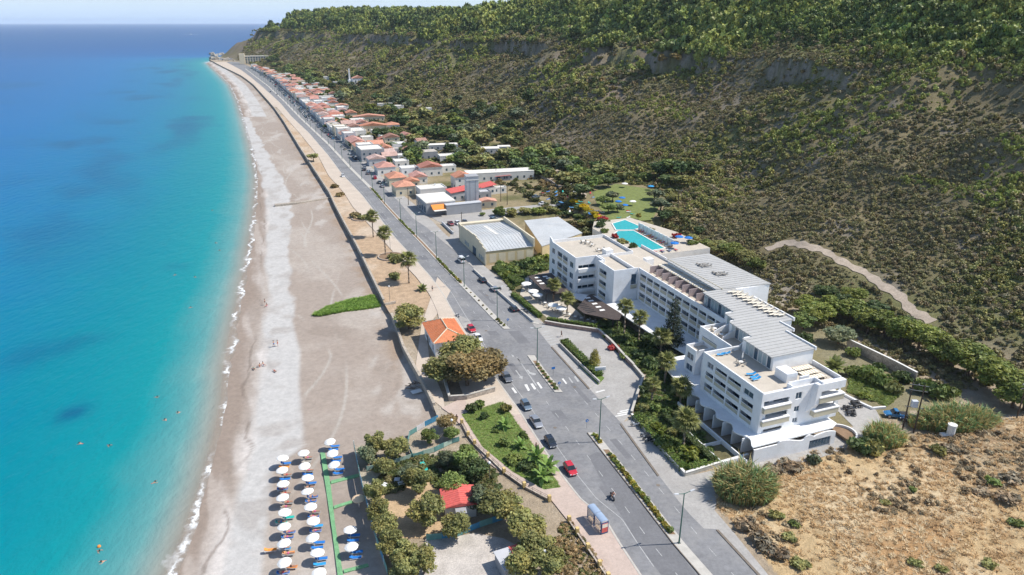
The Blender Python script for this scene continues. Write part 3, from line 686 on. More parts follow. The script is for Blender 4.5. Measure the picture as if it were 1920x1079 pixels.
def trunk_mesh(h, r, seed=0, branches=4, spread=0.9):
    q = random.Random(seed); mb = MB(); top = (q.uniform(-.1, .1) * h, q.uniform(-.1, .1) * h, h * .62)
    mb.path([(0, 0, -0.3), (top[0] * .4, top[1] * .4, h * .3), top], [r * 1.25, r, r * .75], 7)
    for i in range(branches):
        a = 6.283 * i / branches + q.random(); e = (top[0] + math.cos(a) * spread * h * .35, top[1] + math.sin(a) * spread * h * .35, h * (.85 + .2 * q.random()))
        mb.path([top, ((top[0] + e[0]) / 2 + .1, (top[1] + e[1]) / 2, (top[2] + e[2]) / 2 + .1), e], [r * .6, r * .42, r * .2], 5)
    return mb.data('trunk', M['bark'], True)
LM = {'olive': leaf_mat('olive_leaf', (0.29, 0.29, 0.11)), 'brownish': leaf_mat('dry_olive_leaf', (0.32, 0.245, 0.115)), 'green': leaf_mat('green_leaf', (0.19, 0.25, 0.075)),
      'dark': leaf_mat('dark_leaf', (0.10, 0.145, 0.055)), 'grey': leaf_mat('grey_leaf', (0.19, 0.225, 0.135)), 'lime': leaf_mat('lime_leaf', (0.22, 0.26, 0.055)), 'pine': leaf_mat('pine_needle', (0.205, 0.245, 0.06)),
      'reed': leaf_mat('reed_leaf', (0.40, 0.37, 0.17)), 'palm': leaf_mat('palm_leaf', (0.21, 0.235, 0.09)), 'fan': leaf_mat('banana_leaf', (0.19, 0.29, 0.085)), 'conifer': leaf_mat('conifer_leaf', (0.045, 0.065, 0.035)),
      'yellow': leaf_mat('yellow_flower', (0.62, 0.47, 0.02)), 'gold': leaf_mat('golden_shrub', (0.36, 0.31, 0.06)), 'hedge': leaf_mat('hedge_leaf', (0.13, 0.20, 0.045)), 'grass': leaf_mat('grass_blade', (0.17, 0.27, 0.05)), 'straw': leaf_mat('dry_straw', (0.46, 0.30, 0.14)),
      'red': leaf_mat('red_flower', (0.45, 0.06, 0.06)), 'dead': leaf_mat('dead_frond', (0.28, 0.20, 0.11)), 'pampas': leaf_mat('dry_twig', (0.34, 0.27, 0.19))}
_crowns = {}
def crown(kind, rx, rz, n, size, matkey, seed, z0, nl=9):
    key = (kind, round(rx, 1), round(rz, 1), n, matkey, seed, z0)
    if key not in _crowns: _crowns[key] = crown_mesh('crown', seed, rx, rx * .95, rz, z0, n, size, LM[matkey], nl)
    return _crowns[key]
TREEK = {}   # unit trees: crown radius 1, reused with scale
def tree(name, label, cat, loc, rad, hgt, matkey, var=0, group=None, n=1500, size=0.17, trunk_h=None, rz=None, nl=9):
    """rad: crown radius, hgt: full height"""
    th = (hgt * 0.3) if trunk_h is None else trunk_h
    t = thing(name, label, cat, loc, rnd.uniform(0, 6.28) if rz is None else rz, group)
    key = ('c', matkey, var, n, size, nl)
    if key not in TREEK: TREEK[key] = crown_mesh('crown', 100 + var, 1, 1, 1, 0, n, size, LM[matkey], nl)
    c = mobj('crown', TREEK[key], t); c.scale = (rad, rad, (hgt - th) / 2); c.location = (0, 0, th)
    kt = ('t', var % 3)
    if kt not in TREEK: TREEK[kt] = trunk_mesh(1.0, 0.06, var, 4)
    k = mobj('trunk', TREEK[kt], t); k.scale = (rad * 1.3, rad * 1.3, hgt * .72)
    return t
def bush(name, label, loc, rad, hgt, matkey, var=0, group=None, n=700, size=0.24, nl=7, cat='shrub'):
    key = ('b', matkey, var, n, size)
    if key not in TREEK: TREEK[key] = crown_mesh('foliage', 300 + var, 1, 1, .62, -0.12, n, size, LM[matkey], nl)
    o = mobj(name, TREEK[key]); o.location = loc; o.scale = (rad, rad, hgt / 1.1); o.rotation_euler = (0, 0, rnd.uniform(0, 6.28))
    return tag(o, label, cat, group)
def leafbox_data(L, Wd, H, n, size, matkey, seed=0, top_only=False):
    r = np.random.RandomState(seed); face = r.choice(5, n, p=[.42, .16, .16, .13, .13]); p = r.rand(n, 3); nrm = np.zeros((n, 3))
    for i in range(n):
        f = face[i]
        if f == 0: p[i, 2] = 1; nrm[i] = (0, 0, 1)
        elif f == 1: p[i, 0] = 0; nrm[i] = (-1, 0, 0)
        elif f == 2: p[i, 0] = 1; nrm[i] = (1, 0, 0)
        elif f == 3: p[i, 1] = 0; nrm[i] = (0, -1, 0)
        else: p[i, 1] = 1; nrm[i] = (0, 1, 0)
    p = (p - [.5, .5, 0]) * [Wd, L, H] + r.normal(size=(n, 3)) * [0.12, 0.12, 0.10]
    nrm = nrm * .8 + r.normal(size=(n, 3)) * .5 + [0, 0, .2]; nrm /= np.linalg.norm(nrm, axis=1)[:, None]
    t = np.cross(nrm, r.normal(size=(n, 3))); t /= np.linalg.norm(t, axis=1)[:, None]; b = np.cross(nrm, t); s = (size * (.6 + .8 * r.rand(n)))[:, None]
    V = np.stack([p - t * s, p - b * s * .6, p + t * s, p + b * s * .6], 1).reshape(-1, 3); lt = .75 + .5 * r.rand(n); hue = r.rand(n)
    T = np.repeat(np.stack([lt * (.85 + .4 * hue), lt, lt * (1 - .2 * hue)], 1), 4, 0)
    return V, np.arange(4 * n).reshape(-1, 4), T
def hedge(name, label, p0, p1, wd, ht, matkey, cat='hedge', group=None, z=0.0, dens=26, size=0.2, core=None):
    """clipped hedge between two ground points: leaf shell round an inner twig mass"""
    a = Vector((p0[0], p0[1], 0)); b = Vector((p1[0], p1[1], 0)); d = b - a; L = d.length
    n = int(dens * (L * wd + 2 * L * ht)); V, F, T = leafbox_data(L, wd, ht, max(40, n), size, matkey, int(L * 10))
    t = thing(name, label, cat, ((a.x + b.x) / 2, (a.y + b.y) / 2, z), math.atan2(d.y, d.x) - math.pi / 2, group)
    mobj('foliage', npmesh('foliage', V, F, LM[matkey], T), t)
    mb = MB().box(-wd / 2 + .12, wd / 2 - .12, -L / 2 + .12, L / 2 - .12, 0, ht - .12); mb.build('twig_mass', M['hedge_core'], t)
    return t
M['hedge_core'] = mat('hedge_twigs', (0.05, 0.06, 0.02), 0.95, 0.3, 2.0)
# ------------------------------------------------------------------ scattered ground cover (uncountable)
def scatter_group(name, src_meshes, pts, scl, rot, tint, var):
    """one object: points carrying scale / rotation / tint, each growing one of the plant meshes"""
    me = bpy.data.meshes.new(name); n = len(pts)
    me.vertices.add(n); me.vertices.foreach_set('co', np.asarray(pts, np.float32).ravel())
    a = me.attributes.new('scl', 'FLOAT_VECTOR', 'POINT'); a.data.foreach_set('vector', np.asarray(scl, np.float32).ravel())
    a = me.attributes.new('rot', 'FLOAT_VECTOR', 'POINT'); a.data.foreach_set('vector', np.asarray(rot, np.float32).ravel())
    a = me.attributes.new('itint', 'FLOAT_COLOR', 'POINT'); c4 = np.ones((n, 4), np.float32); c4[:, :3] = tint; a.data.foreach_set('color', c4.ravel())
    a = me.attributes.new('var', 'INT', 'POINT'); a.data.foreach_set('value', np.asarray(var, np.int32))
    o = bpy.data.objects.new(name, me); link(o); o['kind'] = 'stuff'
    ng = bpy.data.node_groups.new(name, 'GeometryNodeTree')
    ng.interface.new_socket('Geometry', in_out='INPUT', socket_type='NodeSocketGeometry'); ng.interface.new_socket('Geometry', in_out='OUTPUT', socket_type='NodeSocketGeometry')
    gi = ng.nodes.new('NodeGroupInput'); go = ng.nodes.new('NodeGroupOutput'); jn = ng.nodes.new('GeometryNodeJoinGeometry')
    def attr(nm, dt):
        q = ng.nodes.new('GeometryNodeInputNamedAttribute'); q.data_type = dt; q.inputs['Name'].default_value = nm; return q.outputs['Attribute']
    sv, rv, vv = attr('scl', 'FLOAT_VECTOR'), attr('rot', 'FLOAT_VECTOR'), attr('var', 'INT')
    e2r = ng.nodes.new('FunctionNodeEulerToRotation'); ng.links.new(rv, e2r.inputs[0])
    for i, sm in enumerate(src_meshes):
        so = bpy.data.objects.new('plant', sm)
        oi = ng.nodes.new('GeometryNodeObjectInfo'); oi.inputs['Object'].default_value = so; oi.inputs['As Instance'].default_value = True
        cp = ng.nodes.new('FunctionNodeCompare'); cp.data_type = 'INT'; cp.operation = 'EQUAL'; ng.links.new(vv, cp.inputs[2]); cp.inputs[3].default_value = i
        ip = ng.nodes.new('GeometryNodeInstanceOnPoints')
        ng.links.new(gi.outputs[0], ip.inputs['Points']); ng.links.new(cp.outputs[0], ip.inputs['Selection']); ng.links.new(oi.outputs['Geometry'], ip.inputs['Instance'])
        ng.links.new(sv, ip.inputs['Scale']); ng.links.new(e2r.outputs[0], ip.inputs['Rotation']); ng.links.new(ip.outputs[0], jn.inputs[0])
    ng.links.new(jn.outputs[0], go.inputs[0])
    md = o.modifiers.new('scatter', 'NODES'); md.node_group = ng
    return o
LMI = leaf_mat('maquis_leaf', (1, 1, 1), inst=True, trans=0.15)
def shrub_src(seed, n, size, rz=.6, nl=5):
    V, F, T = leafcloud(seed, lobes_round(seed, 1, 1, rz, nl, -0.2), n, size); return npmesh('plant', V, F, LMI, T)
SRC = [shrub_src(1, 170, .25), shrub_src(2, 160, .25, .5), shrub_src(3, 170, .26, .8), shrub_src(4, 140, .27, .45)]

LAWN_VU = [(40, 133), (62, 133), (80, 156), (93, 184), (80, 206), (56, 196), (44, 165)]
def scatter_hill():
    pts, scl, rot, tint, var = [], [], [], [], []
    def emit(y0, y1, dens, smin, smax, seed):
        r = np.random.RandomState(seed)
        A = 0.5 * ((0.85 * y0 + 40) + (0.85 * y1 + 40) + 1.1 * (y0 + y1) * .6) * (y1 - y0)
        n = int(A * dens)
        y = np.sqrt(y0 * y0 + (y1 * y1 - y0 * y0) * r.rand(n))
        x0 = lx(L_HOUSE, y) + 4; x1 = 0.85 * y + 45; x = x0 + (x1 - x0) * r.rand(n)
        d, sl = foot_d(x, y); v, u = uv(x, y)
        ok = ((d > -6) | ((v > 53) & (u > 2) & (u < 80))) & ~((u > 94) & (u < 134) & (v > 24) & (v < 62)) & ~inpoly(v, u, LAWN_VU) & (d < 330)
        x, y, d = x[ok], y[ok], d[ok]
        z = height(x, y)
        g1 = fbm(x, y, 50, 141, 4); g2 = fbm(x, y, 17, 143, 4); g3 = fbm(x, y, 6, 147, 2)
        hx = height(x + 1.5, y); hy = height(x, y + 1.5); st = np.hypot(hx - z, hy - z) / 1.5
        low = sstep(.46, .58, fbm(x, y, 85, 171, 3)); open_ = sstep(.52, .62, fbm(x, y, 38, 173, 4))
        forest = sstep(56, 72, z + (g1 - .5) * 34)
        thick = sstep(0.28, 0.5, g2 * .6 + g1 * .4 + .06) * (1 - .75 * sstep(1.3, 1.9, st))
        thick = thick * (1 - .55 * open_ * (1 - forest)); lowk = low * (1 - forest)
        thick = np.maximum(thick, forest * .95 * (1 - .6 * sstep(1.2, 1.7, st)))
        trk = sstep(3.6, 1.8, track_dist(x, y)); thick = thick * (1 - trk)
        keep = r.rand(len(x)) < (0.30 + .65 * thick)
        keep &= ~(trk > .5)
        x, y, z, d, g1, g2, g3, forest, lowk = [a_[keep] for a_ in (x, y, z, d, g1, g2, g3, forest, lowk)]
        n = len(x); s = smin + (smax - smin) * r.rand(n) ** 2.2
        s = s * (1 + forest * 0.9) * (0.85 + .5 * g2) * (1 - .30 * lowk)
        pal = np.array([(0.125, 0.105, 0.055), (0.145, 0.115, 0.07), (0.115, 0.12, 0.045), (0.165, 0.16, 0.06), (0.165, 0.14, 0.095), (0.07, 0.085, 0.033), (0.155, 0.11, 0.05)])
        fpal = np.array([(0.10, 0.135, 0.035), (0.14, 0.17, 0.045), (0.06, 0.085, 0.03), (0.155, 0.185, 0.05), (0.055, 0.08, 0.03), (0.12, 0.15, 0.045), (0.09, 0.115, 0.04)])
        # same plants grow together
        ci = np.clip((fbm(x, y, 75, 161, 3) * .5 + g3 * .3 + r.rand(n) * .4 - .08) * 7, 0, 6.99).astype(int)
        c1 = pal[ci]; c2 = fpal[np.clip((g2 * 1.2 - .1 + (r.rand(n) - .5) * .7) * 7, 0, 6.99).astype(int)]
        c1 = c1 * (1 - .55 * lowk[:, None]) + np.array([(0.15, 0.125, 0.085)]) * (.55 * lowk[:, None])
        lime = (sstep(.50, .60, fbm(x, y, 45, 151, 3)) * (z > 24) * (r.rand(n) < .7)) > .5
        c2[lime] = (0.175, 0.195, 0.055)
        f = ((forest + lime * .7) > r.rand(n))
        c = np.where(f[:, None], c2, c1 * np.array([1.03, 1.04, 0.93])) * 1.9 * (0.75 + .5 * r.rand(n))[:, None]
        pts.append(np.stack([x, y, z - .1 * s], 1)); scl.append(np.stack([s, s, s * (0.75 + .5 * r.rand(n) + .35 * f)], 1))
        rot.append(np.stack([(r.rand(n) - .5) * .3, (r.rand(n) - .5) * .3, r.rand(n) * 6.28], 1)); tint.append(c); var.append(r.randint(0, len(SRC), n))
    emit(95, 260, 0.85, 0.35, 1.5, 1); emit(260, 480, 0.40, 0.5, 1.9, 2); emit(480, 900, 0.13, 1.0, 3.2, 3); emit(900, 2300, 0.06, 1.5, 3.8, 4)
    return scatter_group('maquis_shrubs', SRC, np.concatenate(pts), np.concatenate(scl), np.concatenate(rot), np.concatenate(tint), np.concatenate(var))
# dirt track on the slope behind the hotel
TRACK = [P(*q) for q in [(1436, 468), (1470, 456), (1505, 458), (1545, 472), (1590, 497), (1640, 524), (1680, 553), (1712, 582), (1745, 606)]]
TRACK2 = [P(*q) for q in [(1010, 322), (1040, 340), (1066, 352), (1075, 366), (1050, 380)]]
def track_dist(x, y):
    best = np.full(x.shape, 1e9)
    for T_ in (TRACK,):
        for i in range(len(T_) - 1):
            ax, ay, bx, by = T_[i].x, T_[i].y, T_[i + 1].x, T_[i + 1].y; dx, dy = bx - ax, by - ay
            t = np.clip(((x - ax) * dx + (y - ay) * dy) / (dx * dx + dy * dy), 0, 1); best = np.minimum(best, np.hypot(x - ax - t * dx, y - ay - t * dy))
    return best
def draped(name, pts, w, m, lift=0.12, sub=8):
    mb = MB(); L = []
    for i in range(len(pts) - 1):
        for k in range(sub): L.append(pts[i].lerp(pts[i + 1], k / sub))
    L.append(pts[-1]); V = []
    K = 5
    for i, p in enumerate(L):
        d = (L[min(i + 1, len(L) - 1)] - L[max(i - 1, 0)]); d.z = 0; d.normalize(); nrm = Vector((-d.y, d.x, 0))
        for k in range(K):
            q = p + nrm * (w * (k / (K - 1) - .5) * (1 + .25 * math.sin(i * 1.3) + .3 * math.sin(i * .47 + k))); V.append((q.x, q.y, hz(q.x, q.y) + lift))
    mb.add(V, [(i * K + k, i * K + k + 1, (i + 1) * K + k + 1, (i + 1) * K + k) for i in range(len(L) - 1) for k in range(K - 1)])
    return mb.build(name, m, kind='structure', smooth=True)
M['track'] = mat('dirt_track', (0.40, 0.33, 0.26), 0.95, 0.2, 0.4, 2.5, 0.3)
draped('dirt_track', TRACK, 3.0, M['track'])
scatter_hill()
haze(0.000034)

# dry field: straw tufts and low twiggy scrub
def tuft_src(seed, n=16):
    r = np.random.RandomState(seed); V, F, T = [], [], []
    for k in range(n):
        a = r.rand() * 6.283; b0 = np.array([r.normal() * .25, r.normal() * .25, 0]); d = np.array([math.cos(a), math.sin(a), 0]); w = np.array([-d[1], d[0], 0]) * (.05 + .05 * r.rand()); h = .35 + .65 * r.rand(); o = .3 + .6 * r.rand()
        q = len(V); V += [b0 - w, b0 + w, b0 + d * o + w * .4 + [0, 0, h], b0 + d * o - w * .4 + [0, 0, h]]; F.append((q, q + 1, q + 2, q + 3)); t = .8 + .4 * r.rand(); T += [(t, t, t)] * 4
    return npmesh('tuft', np.array(V), np.array(F), LMI, np.array(T))
TUFT = [tuft_src(61), tuft_src(62), tuft_src(63, 12)]
def scatter_field():
    r = np.random.RandomState(5); n = 24000
    fp = np.array(field); x = fp[:, 0].min() + (130 - fp[:, 0].min()) * r.rand(n); y = 72 + (150 - 72) * r.rand(n)
    g = fbm(x, y, 9, 91, 4); g2 = fbm(x, y, 22, 95, 3); g3 = fbm(x, y, 14, 43, 4)
    ok = inpoly(x, y, field) & (r.rand(n) < sstep(.30, .55, g3 * .5 + g * .5) * .9 + .1); x, y, g, g2 = x[ok], y[ok], g[ok], g2[ok]; z = height(x, y)
    n = len(x); pal = np.array([(0.62, 0.45, 0.25), (0.55, 0.37, 0.18), (0.48, 0.31, 0.15), (0.66, 0.53, 0.33)])
    c = pal[np.clip((g * 1.1 + (r.rand(n) - .5) * .6) * 4, 0, 3.99).astype(int)] * (.8 + .4 * r.rand(n))[:, None]; s = .35 + .5 * r.rand(n)
    o = scatter_group('dry_grass', TUFT, np.stack([x, y, z - .05], 1), np.stack([s, s, s * .45], 1), np.stack([r.rand(n) * .3, r.rand(n) * .3, r.rand(n) * 6.28], 1), c, r.randint(0, 3, n))
    k = (g2 > .60) & (r.rand(n) < .16); x, y, z, s = x[k], y[k], z[k], s[k]; m_ = len(x); c = np.array([(0.36, 0.28, 0.18)]) * (.7 + .6 * r.rand(m_))[:, None]
    scatter_group('thorn_scrub', SRC, np.stack([x, y, z - .05], 1), np.stack([s, s, s * .7], 1), np.stack([r.rand(m_) * .3, r.rand(m_) * .3, r.rand(m_) * 6.28], 1), c, r.randint(0, 4, m_))
scatter_field()
# ------------------------------------------------------------------ hotel
def cells(a0, a1, b0, b1, holes):
    A = sorted(set([a0, a1] + [min(max(h[i], a0), a1) for h in holes for i in (0, 1)])); B = sorted(set([b0, b1] + [min(max(h[i], b0), b1) for h in holes for i in (2, 3)]))
    out = []
    for i in range(len(A) - 1):
        run = None
        for j in range(len(B) - 1):
            ca, cb = (A[i] + A[i + 1]) / 2, (B[j] + B[j + 1]) / 2
            solid = not any(h[0] < ca < h[1] and h[2] < cb < h[3] for h in holes)
            if solid: run = [B[j], B[j + 1]] if run is None else [run[0], B[j + 1]]
            if not solid or j == len(B) - 2:
                if run: out.append((A[i], A[i + 1], run[0], run[1]))
                run = None
    return out
def wallX(mb, x, t, y0, y1, z0, z1, holes=(), mi=0):
    for a, b_, c, d in cells(y0, y1, z0, z1, holes): mb.box(x, x + t, a, b_, c, d, mi)
def wallY(mb, y, t, x0, x1, z0, z1, holes=(), mi=0):
    for a, b_, c, d in cells(x0, x1, z0, z1, holes): mb.box(a, b_, y, y + t, c, d, mi)
def frame_bar(f, ax, p, a, b_, z0, z1, w, n):
    """window frame with n lights in the plane x=p (ax 0) or y=p (ax 1)"""
    def bx(a0, a1, c0, c1):
        if ax == 0: f.box(p, p + .06, a0, a1, c0, c1)
        else: f.box(a0, a1, p, p + .06, c0, c1)
    bx(a, b_, z0, z0 + w); bx(a, b_, z1 - w, z1)
    for i in range(n + 1):
        q = a + (b_ - a - w) * i / n; bx(q, q + w, z0 + w, z1 - w)
def window(parent, ax, p, a, b_, z0, z1, n=2, glass='glass', name='window', fm='white', w=.08):
    f = MB(); frame_bar(f, ax, p, a, b_, z0, z1, w, n); fo = f.build(name, M[fm], parent)
    for i in range(n):
        q0 = a + (b_ - a - w) * i / n + w + .002; q1 = a + (b_ - a - w) * (i + 1) / n - .002; g = MB()
        if ax == 0: g.box(p + .02, p + .04, q0, q1, z0 + w + .002, z1 - w - .002)
        else: g.box(q0, q1, p + .02, p + .04, z0 + w + .002, z1 - w - .002)
        g.build('pane', M[glass], fo)
    return fo
def loggia(parent, ax, p, a, b_, z0, z1, sgn=1, depth=1.3, panel=1.0, door='glass'):
    """balcony in a recess: beige front panel, white hand rail, glazed door at the back"""
    b = MB(); r = MB()
    def bx(m_, p0, p1, a0, a1, c0, c1):
        p0, p1 = min(p0, p1), max(p0, p1)
        if ax == 0: m_.box(p0, p1, a0, a1, c0, c1)
        else: m_.box(a0, a1, p0, p1, c0, c1)
    bx(b, p - .06 * sgn, p + .06 * sgn, a - .04, b_ + .04, z0 - .25, z0 + panel); bo = b.build('balcony', M['beige_panel'], parent)
    bx(r, p - .09 * sgn, p + .09 * sgn, a - .06, b_ + .06, z0 + panel + .002, z0 + panel + .09); r.build('hand_rail', M['white'], bo)
    g = MB(); w0, w1 = a + (b_ - a) * .12, b_ - (b_ - a) * .12
    bx(g, p + depth * sgn - .05 * sgn, p + depth * sgn - .02 * sgn, w0, w1, z0 + .05, z1 - .25); g.build('balcony_door', M[door], parent)
hotel = thing('hotel', 'white four-storey seaside hotel with stepped metal roofs and roof terraces', 'hotel', (HO[0], HO[1], 0), HA)
W = M['white']
# --- front block nearest the camera
wl_ = MB(); T = .3
rows = [(4.2, 6.0), (6.9, 8.7), (9.5, 11.1)]; colsW = [(2.2, 5.7), (6.3, 10.4), (10.75, 14.6), (14.95, 17.6)]
holes = []
for j, (za, zb_) in enumerate(rows):
    for i, (ya, yb) in enumerate(colsW): holes.append((ya + (.3 if j == 2 and i in (0, 3) else 0), yb - (.3 if j == 2 and i in (0, 3) else 0), za if not (j == 2 and i in (0, 3)) else 9.75, zb_ - (0.05 if j == 2 and i in (0, 3) else 0)))
wallX(wl_, 0, T, 0, 19.0, 3.5, 12.5, holes)
sh_ = [(0.6, 6.6, 9.3, 10.5), (0.6, 6.6, 6.45, 7.6), (0.9, 5.8, 3.55, 4.25), (8.1, 9.6, 9.5, 11.0), (8.2, 9.5, 6.7, 7.9), (8.2, 9.5, 4.2, 5.3), (13.0, 19.0, 9.2, 10.6), (13.3, 18.3, 6.4, 7.6)]
wallY(wl_, 0, T, T, 19.3, 3.5, 12.2, sh_)
wl_.box(1.6, 19.3, 1.5, 19.0, 0.05, 11.5); wl_.box(T, 1.6, 17.6, 19.0, 3.5, 11.5); wl_.box(T, 1.6, .3, 2.2, 3.5, 9.0)
for z in (6.2, 8.9, 11.25): wl_.box(T, 19.0, T, 1.5, z, z + .25); wl_.box(T, 1.6, 1.5, 17.6, z, z + .25)
for y in (6.0, 10.55, 14.75): wl_.box(T, 1.6, y - .08, y + .08, 3.5, 11.5)
for x in (7.2, 10.5, 12.6): wl_.box(x, x + .2, T, 1.5, 3.5, 11.25)
wl_.box(0, .25, 18.75, 19.0, 12.5, 12.502); wl_.box(T, 9.0, 18.7, 19.0, 11.5, 12.45); wl_.box(19.0, 19.3, .3, 8.0, 11.5, 12.4); wl_.box(7.0, 7.3, .3, 1.6, 11.5, 12.6); wl_.box(7.3, 13.4, 1.3, 1.6, 11.5, 12.75); wl_.box(13.4, 13.7, -.9, 1.6, 11.2, 12.75)
# chimney-like fin on the end wall
wl_.add([(11.0, 0, 6.0), (13.2, 0, 6.0), (13.2, 0, 12.4), (12.2, 0, 12.4), (12.2, -1.0, 8.0), (13.2, -1.0, 8.0), (13.2, -1.0, 12.4), (12.4, -1.0, 12.4)], [(0, 4, 5, 1), (4, 7, 6, 5), (0, 3, 7, 4), (1, 5, 6, 2), (3, 2, 6, 7)])
wl_.box(13.2, 19.3, -1.0, 0, 10.7, 12.35); wl_.box(13.2, 13.45, -1.0, 0, 8.1, 10.7)
wl_.build('wall', W, hotel)
MB().box(.3, 19.0, 1.6, 18.7, 11.502, 11.54).build('terrace_floor', M['terrace_tile'], hotel)
for j, (za, zb_) in enumerate(rows):
    for i, (ya, yb) in enumerate(colsW):
        if j == 2 and i in (0, 3): window(hotel, 0, .16, ya + .3, yb - .3, 9.75, 11.05, 2)
        else: loggia(hotel, 0, .12, ya, yb, za - .2, zb_ + .2, 1, 1.45)
for (a, b_, za) in ((.4, 6.8, 9.25), (.4, 6.8, 6.4)):
    p = MB().box(a, b_, -.55, .0, za - 1.1, za).build('balcony', M['beige_panel'], hotel); MB().box(a - .06, b_ + .06, -.62, .02, za + .002, za + .2).build('hand_rail', W, p)
    for k in range(2): MB().box(a + .6 + k * 3.2, a + 2.6 + k * 3.2, 1.42, 1.47, za - .9, za + 1.25).build('balcony_door', M['glass'], hotel)
for (a, b_, za) in ((13.2, 19.3, 9.3), (12.4, 18.5, 6.4)):
    p = MB().box(a, b_, -1.15, -.0, za - 1.2, za).build('balcony', M['beige_panel'], hotel); MB().box(a - .08, b_ + .08, -1.24, .02, za + .002, za + .22).build('hand_rail', W, p)
    for k in range(2): MB().box(a + .8 + k * 2.7, a + 2.7 + k * 2.7, 1.42, 1.47, za - .9, za + 1.2).build('balcony_door', M['glass'], hotel)
for (a, b_, c, d) in ((8.1, 9.6, 9.5, 11.0), (8.2, 9.5, 6.7, 7.9), (8.2, 9.5, 4.2, 5.3)): window(hotel, 1, .12, a, b_, c, d, 2)
# ground storey: slab with a waving edge over sunken terraces
def wavy(p0, p1, amp, n, per):
    out = []
    for i in range(n + 1):
        t = i / n; a = (p0[0] + (p1[0] - p0[0]) * t, p0[1] + (p1[1] - p0[1]) * t); k = amp * (0.5 - 0.5 * math.cos(6.283 * t * per))
        d = math.hypot(p1[0] - p0[0], p1[1] - p0[1]); out.append((a[0] + k * (p1[1] - p0[1]) / d * -1, a[1] + k * (p1[0] - p0[0]) / d)) 
    return out
edge = wavy((-3.4, 19.0), (-3.6, -3.3), 1.3, 44, 4)
slab = MB().prism([(0.0, 19.0)] + edge + [(15.6, -3.2), (17.5, -2.2), (17.5, .2), (0, .2)], 3.25, 3.5)
slab.build('canopy_slab', W, hotel)
MB().prism([(3.2, 34.5), (-1.0, 32.0), (-2.6, 24), (-2.6, 19.2), (8, 19.2), (8, 34.5)], 3.0, 3.3).build('canopy_slab', W, hotel)
gw = MB(); gw.box(-.1, 1.6, .3, 19, .05, 3.25)
for k in range(7): gw.box(-3.3, -.1, .1 + k * 3.05, .25 + k * 3.05, .05, 3.2)
gw.box(-5.0, -4.75, -3.6, 19.5, 0.05, 1.1); gw.box(-9.4, -9.2, -2.0, 10.0, .05, .9); gw.box(-9.2, -5.0, -2.2, -2.0, .05, .9); gw.box(-9.2, -5, 3.9, 4.05, .05, .9)
gw.build('garden_terrace_wall', W, hotel)
for k in range(6): MB().box(-.16, -.11, .7 + k * 3.05, 2.9 + k * 3.05, .1, 2.6).build('terrace_door', M['glass'], hotel)
# white curving garden wall and garage door below the end wall
ew = MB(); n = 40; pts = []
for i in range(n + 1):
    x = -3.6 + 19.6 * i / n; top = 3.1 + .55 * math.sin(x * .55) * (x > 2) + (.9 if 8 < x < 10.5 else 0) * math.sin((x - 8) / 2.5 * 3.14) - .12 * max(0, x - 11)
    pts.append((x, top))
for i in range(n): 
    (xa, ta), (xb, tb_) = pts[i], pts[i + 1]
    if 9.6 < xa < 14.9 : zlo = 2.1
    else: zlo = 0.0
    ew.add([(xa, -3.75, zlo), (xb, -3.75, zlo), (xb, -3.75, tb_), (xa, -3.75, ta), (xa, -3.45, zlo), (xb, -3.45, zlo), (xb, -3.45, tb_), (xa, -3.45, ta)], [(0, 1, 2, 3), (5, 4, 7, 6), (3, 2, 6, 7), (0, 4, 5, 1)])
ew.build('garden_wall', W, hotel)
gd = MB().box(9.5, 15.0, -3.6, -3.52, .05, 2.1).build('garage_door', M['sign_grey'], hotel)
for k in range(7): MB().box(9.65 + k * .75, 10.3 + k * .75, -3.64, -3.605, .3, 1.95).build('door_panel', M['glass'], gd)
MB().box(0, 19.3, -3.4, 0.2, .0, .04).build('yard_floor', M['concrete'], hotel)
# curved planter walls at the hotel's corner
cw = MB()
for i in range(14):
    a0 = R(-100 + i * 14); a1 = R(-86 + i * 14); r_ = 3.0; c_ = (19.0, -2.4)
    cw.add([(c_[0] + r_ * math.cos(a0), c_[1] + r_ * math.sin(a0), 0), (c_[0] + r_ * math.cos(a1), c_[1] + r_ * math.sin(a1), 0), (c_[0] + r_ * math.cos(a1), c_[1] + r_ * math.sin(a1), 1.3), (c_[0] + r_ * math.cos(a0), c_[1] + r_ * math.sin(a0), 1.3),
            (c_[0] + (r_ - .3) * math.cos(a0), c_[1] + (r_ - .3) * math.sin(a0), 0), (c_[0] + (r_ - .3) * math.cos(a1), c_[1] + (r_ - .3) * math.sin(a1), 0), (c_[0] + (r_ - .3) * math.cos(a1), c_[1] + (r_ - .3) * math.sin(a1), 1.3), (c_[0] + (r_ - .3) * math.cos(a0), c_[1] + (r_ - .3) * math.sin(a0), 1.3)],
           [(0, 1, 2, 3), (5, 4, 7, 6), (3, 2, 6, 7)])
cw.build('planter_wall', W, hotel)
MB().prism([(19.0 + 2.7 * math.cos(R(-100 + i * 14)), -2.4 + 2.7 * math.sin(R(-100 + i * 14))) for i in range(15)], .3, .8).build('planter_soil', M['soil'], hotel)
